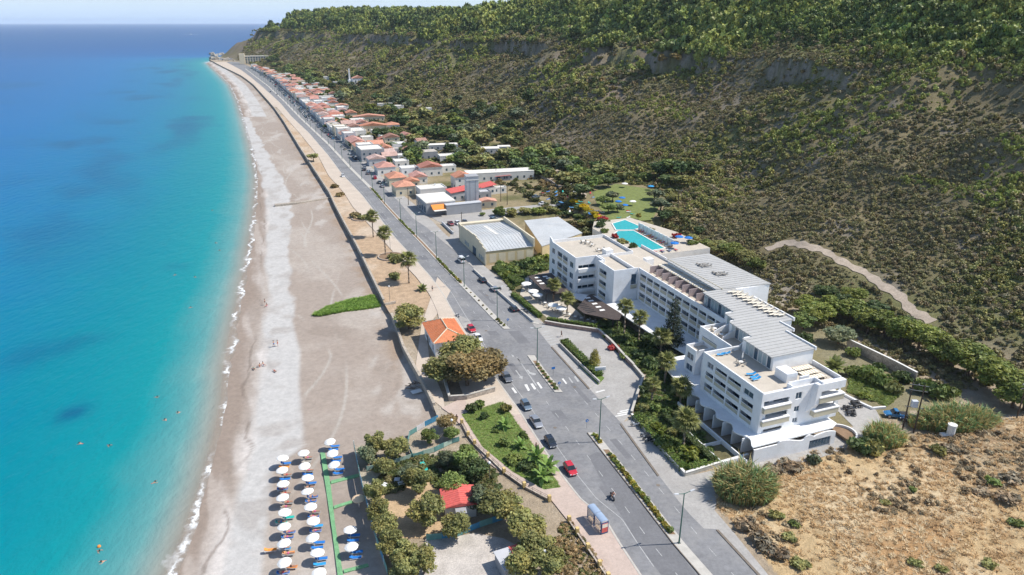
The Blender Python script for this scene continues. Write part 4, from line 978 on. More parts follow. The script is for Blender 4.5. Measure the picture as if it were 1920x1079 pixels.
# --- second bay and its lower towers
b2 = MB()
h2 = [(24.0, 29.5, 9.5, 10.6), (23.5, 29.8, 6.6, 8.3), (23.5, 29.8, 4.0, 5.6)]
wallX(b2, 7.2, T, 19.3, 30.7, 0.05, 12.5, h2); b2.box(8.6, 21.5, 19.1, 30.7, .05, 11.5); b2.box(7.5, 8.6, 30.2, 30.7, .05, 12.4); b2.box(7.5, 8.6, 19.3, 23, .05, 11.5); b2.box(8.6, 15.0, 30.4, 30.7, 11.5, 12.4)
for z in (6.2, 8.9, 11.25): b2.box(7.5, 8.6, 23, 30.2, z, z + .25)
lt = [(25.8, 28.2, 6.4, 8.0), (25.8, 28.2, 3.6, 5.2)]
wallX(b2, 2.6, T, 25.0, 28.9, .05, 9.4, lt); b2.box(3.4, 7.2, 25.0, 28.9, .05, 8.6); b2.box(2.9, 3.4, 25, 25.3, .05, 9.4); b2.box(2.9, 7.2, 28.6, 28.9, 8.6, 9.4); b2.box(2.9, 7.2, 25.0, 25.25, 8.602, 9.4); b2.box(2.9, 3.4, 28.6, 28.9, .05, 8.6)
b2.box(4.2, 7.2, 20.3, 24.9, .05, 6.4); b2.box(4.2, 4.5, 20.3, 24.9, 6.4, 7.2)
b2.build('wall', W, hotel)
MB().box(7.5, 15, 19.2, 30.2, 11.502, 11.54).build('terrace_floor', M['terrace_tile'], hotel)
MB().box(3.0, 7.1, 25.3, 28.5, 8.602, 8.63).build('terrace_floor', M['terrace_tile'], hotel)
for (a, b_, c, d) in lt: window(hotel, 0, 2.72, a, b_, c, d, 2)
loggia(hotel, 0, 7.3, 24.0, 29.5, 9.3, 11.2, 1, 1.3); loggia(hotel, 0, 7.3, 23.5, 29.8, 6.4, 8.3, 1, 1.3)
# dividing walls between the roof terraces
for (y, x0, x1) in ((19.0, 9.0, 11.5), (24.2, 8.8, 12.6), (27.4, 8.8, 13.2)):
    dv = MB(); dv.add([(x0, y, 11.54), (x1, y, 11.54), (x1, y, 13.7), ((x0 + x1) / 2, y, 13.1), (x0, y, 12.2), (x0, y + .2, 11.54), (x1, y + .2, 11.54), (x1, y + .2, 13.7), ((x0 + x1) / 2, y + .2, 13.1), (x0, y + .2, 12.2)],
           [(0, 1, 2, 3, 4), (9, 8, 7, 6, 5), (4, 3, 8, 9), (3, 2, 7, 8), (0, 4, 9, 5)]); dv.build('divider_wall', W, hotel)
sb = MB().box(8.1, 10.7, 3.0, 6.4, 11.54, 13.5); sb.box(10.7, 13.0, 2.2, 2.5, 11.54, 12.9); sb.build('stair_head', W, hotel)
# --- long middle wing
mw = MB(); hm = []; bays = [31.6 + 3.55 * k for k in range(11)]
for y in bays:
    for (za, zb_) in ((3.3, 5.5), (6.3, 8.5), (9.3, 11.2)): hm.append((y, y + 3.1, za, zb_))
wallX(mw, 14.7, T, 30.7, 71.3, .05, 12.5, hm); mw.box(16.2, 26.0, 30.7, 71.3, .05, 11.5)
for z in (2.9, 5.9, 8.9, 11.25): mw.box(15.0, 16.2, 30.7, 71.3, z, z + .25)
for k, y in enumerate(bays): mw.box(15.0, 16.2, y + 3.2, y + 3.4, .05, 11.5)
mw.box(15.0, 16.2, 30.7, 31.5, .05, 11.5)
mw.build('wall', W, hotel)
for y in bays:
    for (za, zb_) in ((3.3, 5.5), (6.3, 8.5), (9.3, 11.2)): loggia(hotel, 0, 14.78, y, y + 3.1, za, zb_ + .1, 1, 1.42)
MB().box(15, 26, 30.7, 71.3, 11.502, 11.54).build('terrace_floor', M['terrace_tile'], hotel)
MB().prism([(14.6, 31), (8.2, 31), (6.0, 50), (4.6, 71), (14.6, 71)], 2.5, 2.8).build('canopy_slab', W, hotel)
MB().prism([(6.7, 71), (4.0, 71), (-1.5, 86), (-1.0, 105), (1.5, 105), (1.5, 86), (6.7, 81)], 1.0, 1.25).build('canopy_slab', W, hotel)
# --- metal-roofed penthouses
def ribbed_roof(poly, z, m, sp=1.3, parts=True):
    o = MB().prism(poly, z, z + .22).build('metal_roof', m, hotel); ys = [p[1] for p in poly]; y = min(ys) + .6
    rib = MB(); cnt = 0
    while y < max(ys) - .2:
        xs = []
        for i in range(len(poly)):
            (xa, ya), (xb, yb) = poly[i], poly[(i + 1) % len(poly)]
            if (ya > y) != (yb > y): xs.append(xa + (xb - xa) * (y - ya) / (yb - ya))
        xs.sort()
        for k in range(0, len(xs) - 1, 2):
            MB().box(xs[k] + .05, xs[k + 1] - .05, y - .07, y + .07, z + .222, z + .32).build('roof_rib', m, o)
        y += sp
    return o
R2P = [(16.4, 43.3), (15.8, 30.2), (13.2, 30.0), (13.0, 26.2), (11.1, 25.6), (10.9, 17.4), (8.3, 17.3), (8.1, 7.9), (19.4, 8.0), (19.4, 17.0), (21.6, 17.0), (21.6, 21.6), (25.8, 21.8), (25.8, 43.3)]
R1P = [(21.2, 68.4), (36.2, 68.4), (36.2, 41.8), (20.4, 43.4)]
ribbed_roof(R2P, 14.75, M['metal_roof']); ribbed_roof(R1P, 14.95, M['metal_roof'])
pw = MB(); pw.prism([(17.2, 43.2), (16.7, 31), (14.0, 30.9), (13.9, 27), (12.0, 26.5), (11.8, 18.2), (9.2, 18.1), (9.0, 8.15), (19.2, 8.2), (19.2, 17.2), (21.4, 17.2), (21.4, 21.9), (25.6, 22.0), (25.6, 43.2)], 11.545, 14.75)
pw.prism([(22.0, 68.0), (35.9, 68.0), (35.9, 42.0), (22.0, 42.0)], 0.05, 14.95); pw.box(19.3, 25.7, 19.0, 43, .05, 11.5); pw.box(15, 22, 8.2, 19, .05, 5)
pw.build('penthouse_wall', W, hotel)
ep = MB(); ep.box(19.4, 19.7, 8.0, 17.0, 14.5, 15.3); ep.box(21.65, 21.95, 17, 21.6, 14.5, 15.25); ep.box(25.85, 26.15, 21.7, 34, 14.5, 15.3); ep.box(26.2, 31.0, 30.0, 41.6, 10.5, 11.2); ep.box(30.7, 31, 30.0, 41.6, 11.2, 12.6); ep.box(26.2, 31, 29.7, 30.0, .05, 12.6); ep.box(26.2, 30.9, 30, 41.6, .05, 10.5)
ep.build('parapet', W, hotel)
# glazed fronts of the penthouse rooms
for (x, ya, yb, n) in ((8.92, 8.6, 16.8, 6), (11.72, 18.5, 25.4, 5), (13.8, 27.2, 29.8, 2), (16.55, 31.2, 42.6, 8)):
    for k in range(n):
        a = ya + (yb - ya) * k / n; b_ = ya + (yb - ya) * (k + 1) / n
        window(hotel, 0, x, a + .08, b_ - .08, 11.7, 14.4, 1, 'glass_pale' if k % 3 else 'glass', 'glazed_front')
# terrace dividers and lattice pergola before the far penthouse
dd_ = MB(); M['mauve'] = mat('mauve_render', (0.40, 0.32, 0.31), 0.8, .1, .5)
for k in range(9): MB().box(16.6, 21.6, 42.6 + k * 3.2, 42.8 + k * 3.2, 11.54, 13.6).build('terrace_divider', M['mauve'], hotel)
for k in range(26):
    p = MB(); y = 43.0 + k * 1.0
    p.box(19.2, 21.9, y - .28, y + .28, 13.7, 13.85)
    p.build('pergola_slat', M['cream_fab'] if k % 2 else M['white2'], hotel)
for k in range(3): MB().box(19.2 + k * 1.1, 19.4 + k * 1.1, 42.6, 68.6, 13.55, 13.695).build('pergola_beam', M['cream'], hotel)
MB().box(22.0, 22.2, 43.0, 68.4, 14.9, 15.28).build('roof_fascia', M['beige_panel'], hotel)
# --- far wing
nw = MB()
h4 = [(75.8, 80.2, 8.3, 10.6), (75.8, 80.2, 4.9, 7.2), (75.8, 80.2, 1.6, 3.8)]
wallX(nw, 6.8, T, 71.3, 81.0, .05, 12.5, h4); nw.box(8.2, 21, 71.6, 86, .05, 11.4); nw.box(7.1, 8.2, 71.6, 75.5, .05, 11.4); nw.box(7.1, 8.2, 80.5, 81, .05, 12.4)
wallY(nw, 71.3, T, 7.1, 14.6, .05, 12.5, [(12.4, 14.4, 6.5, 10.8)])
for z in (4.2, 7.6, 11.15): nw.box(7.1, 8.2, 75.5, 80.5, z, z + .25)
wallX(nw, 8.9, T, 81.3, 85.6, 11.4, 12.5); nw.box(8.3, 8.6, 81.0, 85.6, .05, 12.4)
h5 = [(87.2, 89.6, 8.5, 10.3), (87.2, 89.6, 5.0, 6.9), (87.2, 89.6, 1.7, 3.6), (91.2, 94.7, 8.3, 10.8), (91.2, 94.7, 4.8, 7.4), (91.2, 94.7, 1.5, 4.0), (95.2, 98.7, 8.3, 10.8), (95.2, 98.7, 4.8, 7.4), (95.2, 98.7, 1.5, 4.0), (100.8, 103, 8.8, 10.6), (100.8, 103, 5.3, 7.0), (100.8, 103, 1.8, 3.6)]
wallX(nw, 1.6, T, 85.6, 105, .05, 12.5, h5); nw.box(3.2, 21, 86.9, 104.7, .05, 11.4)
h6 = [(2.6, 8.6, 8.9, 9.9), (2.6, 8.6, 5.6, 6.5), (2.6, 8.6, 2.5, 3.4)]
wallY(nw, 85.6, T, 1.9, 8.9, .05, 12.5, h6); nw.box(1.9, 3.2, 86.0, 87.0, .05, 1.4); nw.box(8.6, 8.9, 85.9, 86.9, .05, 11.4)
for z in (1.3, 4.5, 7.9, 11.15): nw.box(1.9, 3.2, 87.0, 104.7, z, z + .25); nw.box(1.9, 8.6, 85.9, 86.9, z, z + .25)
for y in (90.4, 94.95, 99.7, 104.3): nw.box(1.9, 3.2, y - .15, y + .15, 0.05, 11.4)
wallY(nw, 104.7, T, 1.9, 21, .05, 12.4); nw.box(21, 21.3, 86, 105, .05, 12.3); nw.box(9.2, 21, 85.7, 85.95, 11.4, 12.3)
# wavy raised corner of the parapet
nw.add([(1.6, 105, 12.5), (1.6, 102.5, 12.5), (1.6, 103.4, 13.2), (1.6, 105, 13.7), (1.9, 105, 12.5), (1.9, 102.5, 12.5), (1.9, 103.4, 13.2), (1.9, 105, 13.7)], [(0, 3, 2, 1), (4, 5, 6, 7), (1, 2, 6, 5), (2, 3, 7, 6), (3, 0, 4, 7)])
nw.box(13.5, 13.8, 71.6, 86, 11.4, 12.4); nw.box(21, 31, 72, 97, .05, 9.2); nw.box(21, 31, 71.7, 72, .05, 10.2); nw.box(30.7, 31, 72, 97, 9.2, 10.1)
nw.build('wall', W, hotel)
MB().box(8.6, 20.9, 71.7, 85.7, 11.402, 11.44).build('terrace_floor', M['terrace_tile'], hotel); MB().box(2.0, 20.9, 86, 104.6, 11.402, 11.44).build('terrace_floor', M['terrace_tile'], hotel); MB().box(21.1, 30.6, 72.1, 96.9, 9.202, 9.24).build('terrace_floor', M['terrace_tile'], hotel)
for (a, b_, c, d) in h5:
    if b_ - a < 3: window(hotel, 0, 1.72, a, b_, c, d, 2)
    else: loggia(hotel, 0, 1.7, a, b_, c, d, 1, 1.42)
for (a, b_, c, d) in h4: loggia(hotel, 0, 6.9, a, b_, c, d, 1, 1.3)
for (a, b_, c, d) in h6:
    p = MB().box(a - .2, b_ + .2, 84.9, 85.58, c - 1.1, c).build('balcony', W, hotel)
    for k in range(3): MB().box(a + .2 + k * 2, a + 1.8 + k * 2, 86.82, 86.88, c - .9, d).build('balcony_door', M['glass'], hotel)
loggia(hotel, 1, 71.36, 12.4, 14.4, 6.5, 10.8, 1, .2)
MB().box(12.0, 14.4, 86.0, 88.6, 11.44, 13.4).build('roof_hut', W, hotel); MB().box(22.0, 24.5, 79, 81.2, 9.24, 11.6).build('roof_hut', W, hotel)
hotel_floor = 11.55
# ------------------------------------------------------------------ pool terrace behind the far wing
def hpoly(pts): return [hv(a, b_) for a, b_ in pts]
pool_t = MB().prism(hpoly([(31.3, 97), (31.3, 133), (36, 141), (52, 141), (58, 118), (58, 97)]), 0, 5.9, 0, 1).build('pool_terrace', [M['white2'], M['terrace_tile']], kind='structure')
m, nt, b = nodes('pool_water'); M['pool'] = m
geo = N(nt, 'ShaderNodeNewGeometry'); n_ = noise_node(nt, 1.2, 3, .6, geo.outputs['Position']); nt.links.new(mul_color(nt, (0.015, 0.36, 0.36), n_.outputs['Fac'], .85, 1.12), b.inputs['Base Color']); b.inputs['Roughness'].default_value = .1; b.inputs['Specular IOR Level'].default_value = .3
bp = N(nt, 'ShaderNodeBump'); bp.inputs['Strength'].default_value = .15; nt.links.new(n_.outputs['Fac'], bp.inputs['Height']); nt.links.new(bp.outputs['Normal'], b.inputs['Normal'])
PU = [(41.1, 135.5), (48.1, 138.5), (49.0, 127.1), (44.0, 125.4), (38.4, 127.6)]; PL = [(38.0, 125.6), (43.8, 124.3), (42.9, 102.0), (35.7, 101.1), (33.8, 121.7)]
for lab, pl_ in (('upper five-sided swimming pool with turquoise water beside the lawn', PU), ('long turquoise swimming pool below the upper pool, beside the hotel roof', PL)):
    cx = sum(p[0] for p in pl_) / 5; cy = sum(p[1] for p in pl_) / 5; c0 = hv(cx, cy)
    t = thing('swimming_pool', lab, 'pool', (c0[0], c0[1], 5.9), HA)
    q = [(p[0] - cx, p[1] - cy) for p in pl_]; MB().prism(q, .02, .14).build('water', M['pool'], t)
    rim = MB()
    for i in range(5):
        a, b_ = Vector(q[i]), Vector(q[(i + 1) % 5]); d = (b_ - a).normalized(); nn = Vector((d.y, -d.x));  k = len(rim.v)
        if (a + nn).length < a.length: nn = -nn
        rim.prism([tuple(a - d * .3), tuple(b_ + d * .3), tuple(b_ + nn * .45 + d * .3), tuple(a + nn * .45 - d * .3)], .015 + i * .001, .2 + i * .001)
    rim.build('pool_rim', M['white2'], t)
# white retaining wall with pilasters on the pool's inland side
pw_ = thing('retaining_wall', 'white retaining wall with pilasters along the inland side of the pool deck', 'wall', (*hv(46.6, 113), 5.9), HA)
MB().box(-.15, .15, -10.5, 12, 0, 2.6).build('wall_panel', W, pw_)
for k in range(9): MB().box(-.5, -.16, -10 + k * 2.7, -9.6 + k * 2.7, 0, 2.9).build('pilaster', W, pw_)
# ------------------------------------------------------------------ hotel garden terrace, dark pergola roofs
def pergola(label, pts, z, skylights, slots):
    c0 = G(*pts[0], z); t = thing('pergola', label, 'pergola', (c0[0], c0[1], 0), HA)
    def loc(q): 
        g = G(q[0], q[1], z); a, b_ = uv(g[0], g[1]); a0, b0 = uv(c0[0], c0[1]); return (float(a - a0), float(b_ - b0))
    P2 = [loc(q) for q in pts]; MB().prism(P2, z - .2, z).build('pergola_roof', M['dark_wood'], t)
    for q in skylights:
        a, b_ = loc(q); MB().box(a - .75, a + .75, b_ - .45, b_ + .45, z + .003, z + .06).build('skylight', M['white_fab'], t)
    for q in slots:
        a, b_ = loc(q); MB().box(a - 1.3, a + 1.3, b_ - .28, b_ + .28, z + .003, z + .03).build('slot_panel', M['rubber'], t)
    for p in P2[:6]:
        cxm = sum(q[0] for q in P2) / len(P2); cym = sum(q[1] for q in P2) / len(P2); x, y = p[0] * .93 + cxm * .07, p[1] * .93 + cym * .07
        MB().box(x - .1, x + .1, y - .1, y + .1, 0, z - .2).build('pergola_post', M['dark_wood'], t)
    return t
pergola('dark timber pergola roof over the restaurant terrace with slots and skylights', [(1101, 555), (1108, 552), (1166, 589), (1161, 600), (1152, 600), (1095, 588), (1082, 578)], 3.2,
        [(1102, 559), (1108, 564.5), (1115, 570), (1122, 576), (1129, 582)], [(1089, 570), (1093, 573), (1097, 576), (1101, 579), (1105, 582), (1109, 585)])
pergola('narrow dark timber pergola roof running along the far wing of the hotel', [(991, 519), (998, 516), (1034, 512), (1068, 546), (1040, 551), (1024, 550)], 3.0, [(1007, 521), (1011, 527), (1016, 532), (1022, 519), (1028, 522)], [])
# ------------------------------------------------------------------ ground sheets round the hotel and the beach houses
sheet('driveway', [(996, 604), (1022, 609), (1123, 624), (1160, 664), (1205, 711), (1181, 778), (1166, 795), (1105, 729), (1034, 651)], .036, M['concrete'])
sheet('pavement', [(1165, 793), (1186, 786), (1284, 893), (1350, 880), (1420, 866), (1500, 846), (1560, 830), (1600, 800), (1560, 760), (1580, 735), (1640, 765), (1660, 800), (1620, 830), (1560, 852), (1440, 885), (1350, 915), (1340, 957), (1376, 999), (1450, 1090), (1425, 1082), (1345, 993), (1318, 991), (1287, 960), (1234, 892)], .024, M['concrete'])
sheet('layby', [(1318, 991), (1345, 993), (1425, 1082), (1396, 1079)], .034, M['asphalt'])
sheet('asphalt_patch', [(1104, 856), (1118, 848), (1135, 851), (1150, 868), (1305, 1079), (1240, 1079), (1196, 1018), (1148, 940)], .038, M['asphalt_new'])
sheet('pavement', [(916, 533), (901, 515), (868, 485), (880, 470), (935, 527), (965, 560), (1022, 609), (996, 604), (974, 585), (942, 553)], .12, M['concrete'], .12)
sheet('pavement', [(1034, 651), (1046, 649), (1116, 722), (1104, 729)], .13, M['concrete'], .13)
sheet('kerb', [(1033, 651), (1035.5, 650), (1106, 728), (1103.5, 729.5)], .15, M['kerb_dark'], .15)
sheet('kerb', [(1162, 795), (1165, 794), (1236, 891), (1233, 893)], .14, M['kerb_dark'], .14)
sheet('kerb', [(1343, 994), (1347, 993), (1430, 1082), (1424, 1082)], .14, M['kerb_dark'], .14)
sheet('kerb', [(941, 554), (944, 552), (976, 585), (998, 603), (1012, 606), (1010, 608), (995, 606), (973, 587)], .14, M['kerb'], .14)
# paved walk and pavement on the beach side
sheet('beach_pavement', [(880, 714), (912, 690), (944, 727), (974, 768), (1015, 832), (1051, 885), (1090, 935), (1137, 974), (1165, 1020), (1204, 1079), (1218, 1100), (1150, 1100), (1128, 1060), (1095, 1010), (1066, 978), (1034, 938), (970, 905), (915, 868), (868, 805), (850, 780), (828, 765), (880, 740), (915, 735)], .13, M['paving_pink'], .13)
sheet('lay_by_floor', [(855, 589), (880, 600), (912, 660), (912, 684), (878, 629)], .034, M['concrete'])
sheet('house_path', [(820, 520), (845, 545), (830, 575), (800, 615), (805, 680), (830, 740), (835, 770), (806, 745), (778, 697), (790, 610), (804, 570)], .05, M['paving'])
sheet('path_strip', [(833, 553), (853, 589), (872, 620), (868, 628), (838, 580), (822, 552)], .12, M['paving'], .12)
sheet('dirt_lot', [(800, 1000), (830, 1010), (890, 1000), (945, 1010), (1000, 1040), (985, 1100), (780, 1100)], .02, mat('gravel', (0.47, 0.43, 0.39), .95, .2, .5, 4.0, .3))
sheet('dirt_garden', [(705, 930), (760, 890), (800, 880), (850, 930), (860, 990), (800, 1010), (745, 1010)], .02, mat('garden_dirt', (0.46, 0.33, 0.20), .95, .2, .5, 4.0, .3))
# lawns
GR = mat('lawn', (0.135, 0.20, 0.045), .95, .28, .5, 3.0, .5)
lawn1 = [(866, 778), (943, 754), (970, 795), (1012, 850), (1050, 914), (1020, 918), (960, 884), (905, 838)]
sheet('lawn', lawn1, .15, GR, .15)
sheet('lawn', [(1060, 642), (1120, 700), (1133, 708), (1122, 720), (1050, 648)], .30, GR, .3)
sheet('lawn', [(1150, 636), (1172, 627), (1192, 645), (1188, 660), (1165, 656)], .10, GR)
M['bed'] = mat('planted_bed', (0.13, 0.115, 0.055), .95, .3, .6, 3.0, .4)
sheet('hotel_garden', [(1186, 780), (1215, 700), (1290, 780), (1400, 852), (1350, 873), (1284, 890)], .06, M['bed'])
sheet('hotel_garden', [(1030, 560), (1100, 560), (1300, 700), (1290, 760), (1210, 700), (1160, 660), (1125, 620), (1022, 606), (966, 556), (940, 520)], .02, M['bed'])
sheet('terrace_paving', [(985, 520), (1040, 545), (1100, 600), (1140, 605), (1120, 618), (1030, 600), (975, 552)], .05, M['terrace_tile'])
plw = MB(); plw.poly([(*hv(a, b_), 5.03) for a, b_ in [(43, 139), (60, 138), (76, 158), (89, 184), (78, 201), (60, 190), (50, 165)]]); plw.build('pool_lawn', mat('pool_lawn', (0.165, 0.195, 0.06), .95, .25, .6, 3.0, .4), kind='structure')
grass_strip = [(585, 583), (612, 568), (650, 556), (700, 546), (713, 567), (690, 571), (640, 577), (600, 584)]
sheet('parking_lot', [(836, 458), (850, 430), (800, 404), (1000, 385), (1060, 380), (1075, 360), (1035, 335), (1060, 330), (1095, 365), (1060, 392), (960, 400), (900, 425), (872, 445), (880, 470), (868, 485)], .03, M['concrete'])
draped('dirt_road', [P(1085, 372), P(1060, 350), P(1030, 333), P(1045, 318), P(1080, 296)], 6.5, M['track'], .06)
# median island: kerbs, soil beds
for (y0, y1) in ((62, 121), (137.5, 156), (172, 1300)):
    strip('median', L_ML, L_ML, y0, y1, .17, M['kerb'], -.15, 1.65, .17, n=60 if y1 < 300 else 160)
strip('median_kerb', L_ML, L_ML, 62, 121, .19, M['kerb_dark'], -.3, -.14, .19, n=40)
# worn patches and manhole covers in the asphalt
for i, (y, off, L, w) in enumerate(((99, -4.8, 5, 1.6), (112, 4.0, 7, 1.3), (126, -3.0, 4, 2.2), (133, 5.6, 9, 1.1), (146, -5.6, 6, 1.5), (163, 2.0, 8, 3.0), (168, -4.0, 3, 2.5), (190, 4.6, 12, 1.2), (205, -5.0, 9, 1.4), (231, -3.6, 5, 2.4), (250, 4.4, 14, 1.2), (285, -4.6, 10, 1.6))):
    x0, x1 = float(lx(L_ML, y)) + off, float(lx(L_ML, y + L)) + off; mb = MB(); mb.poly([(x0 - w / 2, y, .0345), (x0 + w / 2, y + .3, .0345), (x1 + w / 2, y + L, .0345), (x1 - w / 2, y + L - .4, .0345)]); mb.build('asphalt_patch', M['asphalt_new'], kind='structure')
for y, off in ((104, 5.2), (123, -6.0), (140, 5.4), (171, -5.4), (197, 5.0)):
    x0 = float(lx(L_ML, y)) + off; mb = MB(); mb.poly([(x0 + .38 * math.cos(a * .628), y + .38 * math.sin(a * .628), .046) for a in range(10)]); mb.build('manhole_cover', M['kerb_dark'], kind='structure')
# zebra and arrows
def ground_quad(mb, pts): 
    q = [G(*p, .045) for p in pts]; a = sum(q[i][0] * q[(i + 1) % len(q)][1] - q[(i + 1) % len(q)][0] * q[i][1] for i in range(len(q)))
    mb.poly([(x, y, .045) for x, y in (q if a > 0 else q[::-1])])
def zoomq(pts, ox, oy, s): return [(ox + x * s, oy + y * s) for x, y in pts]
mk = lambda pts: ground_quad_obj(pts)
def ground_quad_obj(pts, m=None):
    mb = MB(); ground_quad(mb, pts); return mb.build('road_marking', m or M['paint'], kind='structure')
for q in ([(770, 870), (800, 868), (830, 930), (808, 935)], [(832, 862), (858, 858), (893, 915), (872, 922)], [(895, 850), (915, 846), (957, 905), (938, 912)], [(640, 905), (662, 900), (700, 955), (678, 960)],
          [(1150, 812), (1166, 808), (1207, 860), (1190, 866)], [(1215, 800), (1228, 798), (1268, 850), (1254, 855)], [(1270, 790), (1290, 786), (1330, 840), (1312, 846)],
          [(1490, 945), (1580, 920), (1590, 930), (1500, 955)], [(1030, 462), (1130, 448), (1138, 456), (1036, 471)], [(1000, 437), (1100, 420), (1106, 426), (1004, 444)], [(985, 412), (1080, 396), (1086, 402), (990, 419)], [(970, 388), (1060, 372), (1066, 378), (974, 394)],
          [(955, 364), (1040, 350), (1046, 355), (958, 370)], [(940, 340), (1015, 328), (1020, 333), (944, 346)],
          [(680, 728), (690, 724), (735, 785), (755, 788), (752, 820), (715, 795), (728, 790)], [(795, 722), (808, 718), (830, 745), (890, 760), (885, 775), (855, 775), (820, 758)],
          [(700, 600), (706, 598), (742, 660), (735, 664)], [(640, 565), (668, 580), (664, 588), (652, 590)]):
    ground_quad_obj(zoomq(q, 840, 560, .1854), M['paint'] if len(q) < 5 and q[0][1] > 800 else M['paint_pale'])
ground_quad_obj(zoomq([(690, 590), (697, 588), (900, 880), (890, 884)], 840, 560, .1854), M['paint_pale'])
for k in range(3):
    x0, y0 = 1161 - k * 4, 771 + k * 4.5; ground_quad_obj([(x0, y0), (x0 + 22, y0 - 4.5), (x0 + 23.5, y0 - 2.5), (x0 + 1.5, y0 + 2)])
# ------------------------------------------------------------------ walls
def wall(name, label, pts, h, th, m, z=0.0, cap=None, cat='wall', zpx=0.0, piers=None):
    """free-standing wall along photo points"""
    g = [G(q[0], q[1], zpx) for q in pts]; t = thing(name, label, cat, (g[0][0], g[0][1], z))
    for i in range(len(g) - 1):
        a, b_ = Vector(g[i]) - Vector(g[0]), Vector(g[i + 1]) - Vector(g[0]); d = b_ - a; L = d.length; rz = math.atan2(d.y, d.x); c = (a + b_) / 2
        MB().obox((c.x, c.y, -.2), L + (th * .5 if i < len(g) - 2 else 0), th, h + .2, rz).build('wall_segment', m, t)
        if cap: MB().obox((c.x, c.y, h + .002), L + .02, th + .12, .1, rz).build('coping', cap, t)
    return t
_sw = [q for q in zip(L_WALL[1], L_WALL[0])]
def wall_w(name, label, pts, h, th, m, z, cap=None, cat='wall'):
    t = thing(name, label, cat, (pts[0][0], pts[0][1], z))
    for i in range(len(pts) - 1):
        a, b_ = Vector(pts[i]) - Vector(pts[0]), Vector(pts[i + 1]) - Vector(pts[0]); d = b_ - a; rz = math.atan2(d.y, d.x); c = (a + b_) / 2
        MB().obox((c.x, c.y, 0), d.length + .1, th, h, rz).build('wall_segment', m, t)
        if cap: MB().obox((c.x, c.y, h + .002), d.length + .1, th + .15, .12, rz).build('coping', cap, t)
    return t
yy = [193] + list(np.geomspace(205, 1560, 26)); wall_w('seawall', 'long concrete seawall between the beach and the promenade', [(float(lx(L_WALL, y)) + .25, float(y)) for y in yy], 1.75, .5, M['seawall'], -1.4, M['seawall'])
yy = np.linspace(132, 182, 8); wall_w('seawall', 'shorter stretch of concrete seawall beside the beach house', [(float(lx(L_WALL, y)) + .25, float(y)) for y in yy], 1.9, .5, M['seawall'], -1.4, M['seawall'])
wall('low_wall', 'short low concrete wall closing the promenade at the bushy round tree', [(722, 573), (742, 569)], .7, .35, M['seawall'])
wall('stone_wall', 'curved red brown stone wall with pale coping along the hotel driveway', [(1022, 608), (1055, 614), (1090, 619), (1123, 624), (1146, 645), (1170, 672), (1188, 690)], 1.0, .45, M['brick'], cap=M['kerb'])
wall('stone_wall', 'stone wall below the palm garden by the zebra crossing', [(1188, 690), (1206, 711), (1195, 742), (1184, 778)], .8, .4, M['stone'], cap=M['kerb'])
wall('garden_wall', 'low pale wall holding the hotel corner garden along the pavement', [(1184, 782), (1215, 816), (1250, 856), (1284, 893), (1352, 872), (1402, 858)], .75, .35, M['kerb'], cap=M['white2'])
wall('garden_wall', 'low grey wall in front of the restaurant hedge on the main road', [(888, 508), (920, 537), (966, 577), (1000, 606)], .7, .35, M['grey_pale'], cap=M['kerb'])
wall('garden_wall', 'long brown stone wall behind the hotel below the pine trees', [(1588, 652), (1630, 672), (1675, 694), (1716, 716)], 2.4, .4, M['stone'], cap=M['white2'], zpx=0)
wall('kerb_wall', 'white low kerb wall curving round the back lawn beside the quad bikes', [(1582, 742), (1610, 757), (1635, 768), (1660, 766)], .5, .35, M['white'])
wall('hedge_wall', 'low wall on the road side of the island hedge', [(1050, 649), (1085, 684), (1124, 721)], .9, .3, M['kerb'])
wall('stone_wall', 'weathered stone wall in front of the big brownish tree', [(829, 700), (843, 752), (875, 750), (928, 735)], 1.2, .4, M['stone'], cap=M['kerb'])
wall('parking_wall', 'low grey wall in the car park beside the maroon truck', [(829, 420), (850, 440)], 1.0, .4, M['grey_pale'])
wall('field_wall', 'dark retaining wall below the dry slope beside the dirt road', [(975, 322), (1005, 330), (1035, 345), (1054, 360)], 1.6, .4, M['stone'])
g_ = MB(); pts = [G(515, 385, -1.2), G(556, 381, -1.2), G(620, 371, -1.2)]
t = thing('groyne', 'narrow concrete groyne running down the beach towards the water', 'groyne', (pts[0][0], pts[0][1], -1.9))
for i in range(2):
    a, b_ = Vector(pts[i]) - Vector(pts[0]), Vector(pts[i + 1]) - Vector(pts[0]); d = b_ - a; c = (a + b_) / 2; MB().obox((c.x, c.y, 0), d.length, 1.9 if i == 0 else 1.5, 1.1 if i == 0 else .95, math.atan2(d.y, d.x)).build('groyne_segment', M['seawall'], t)
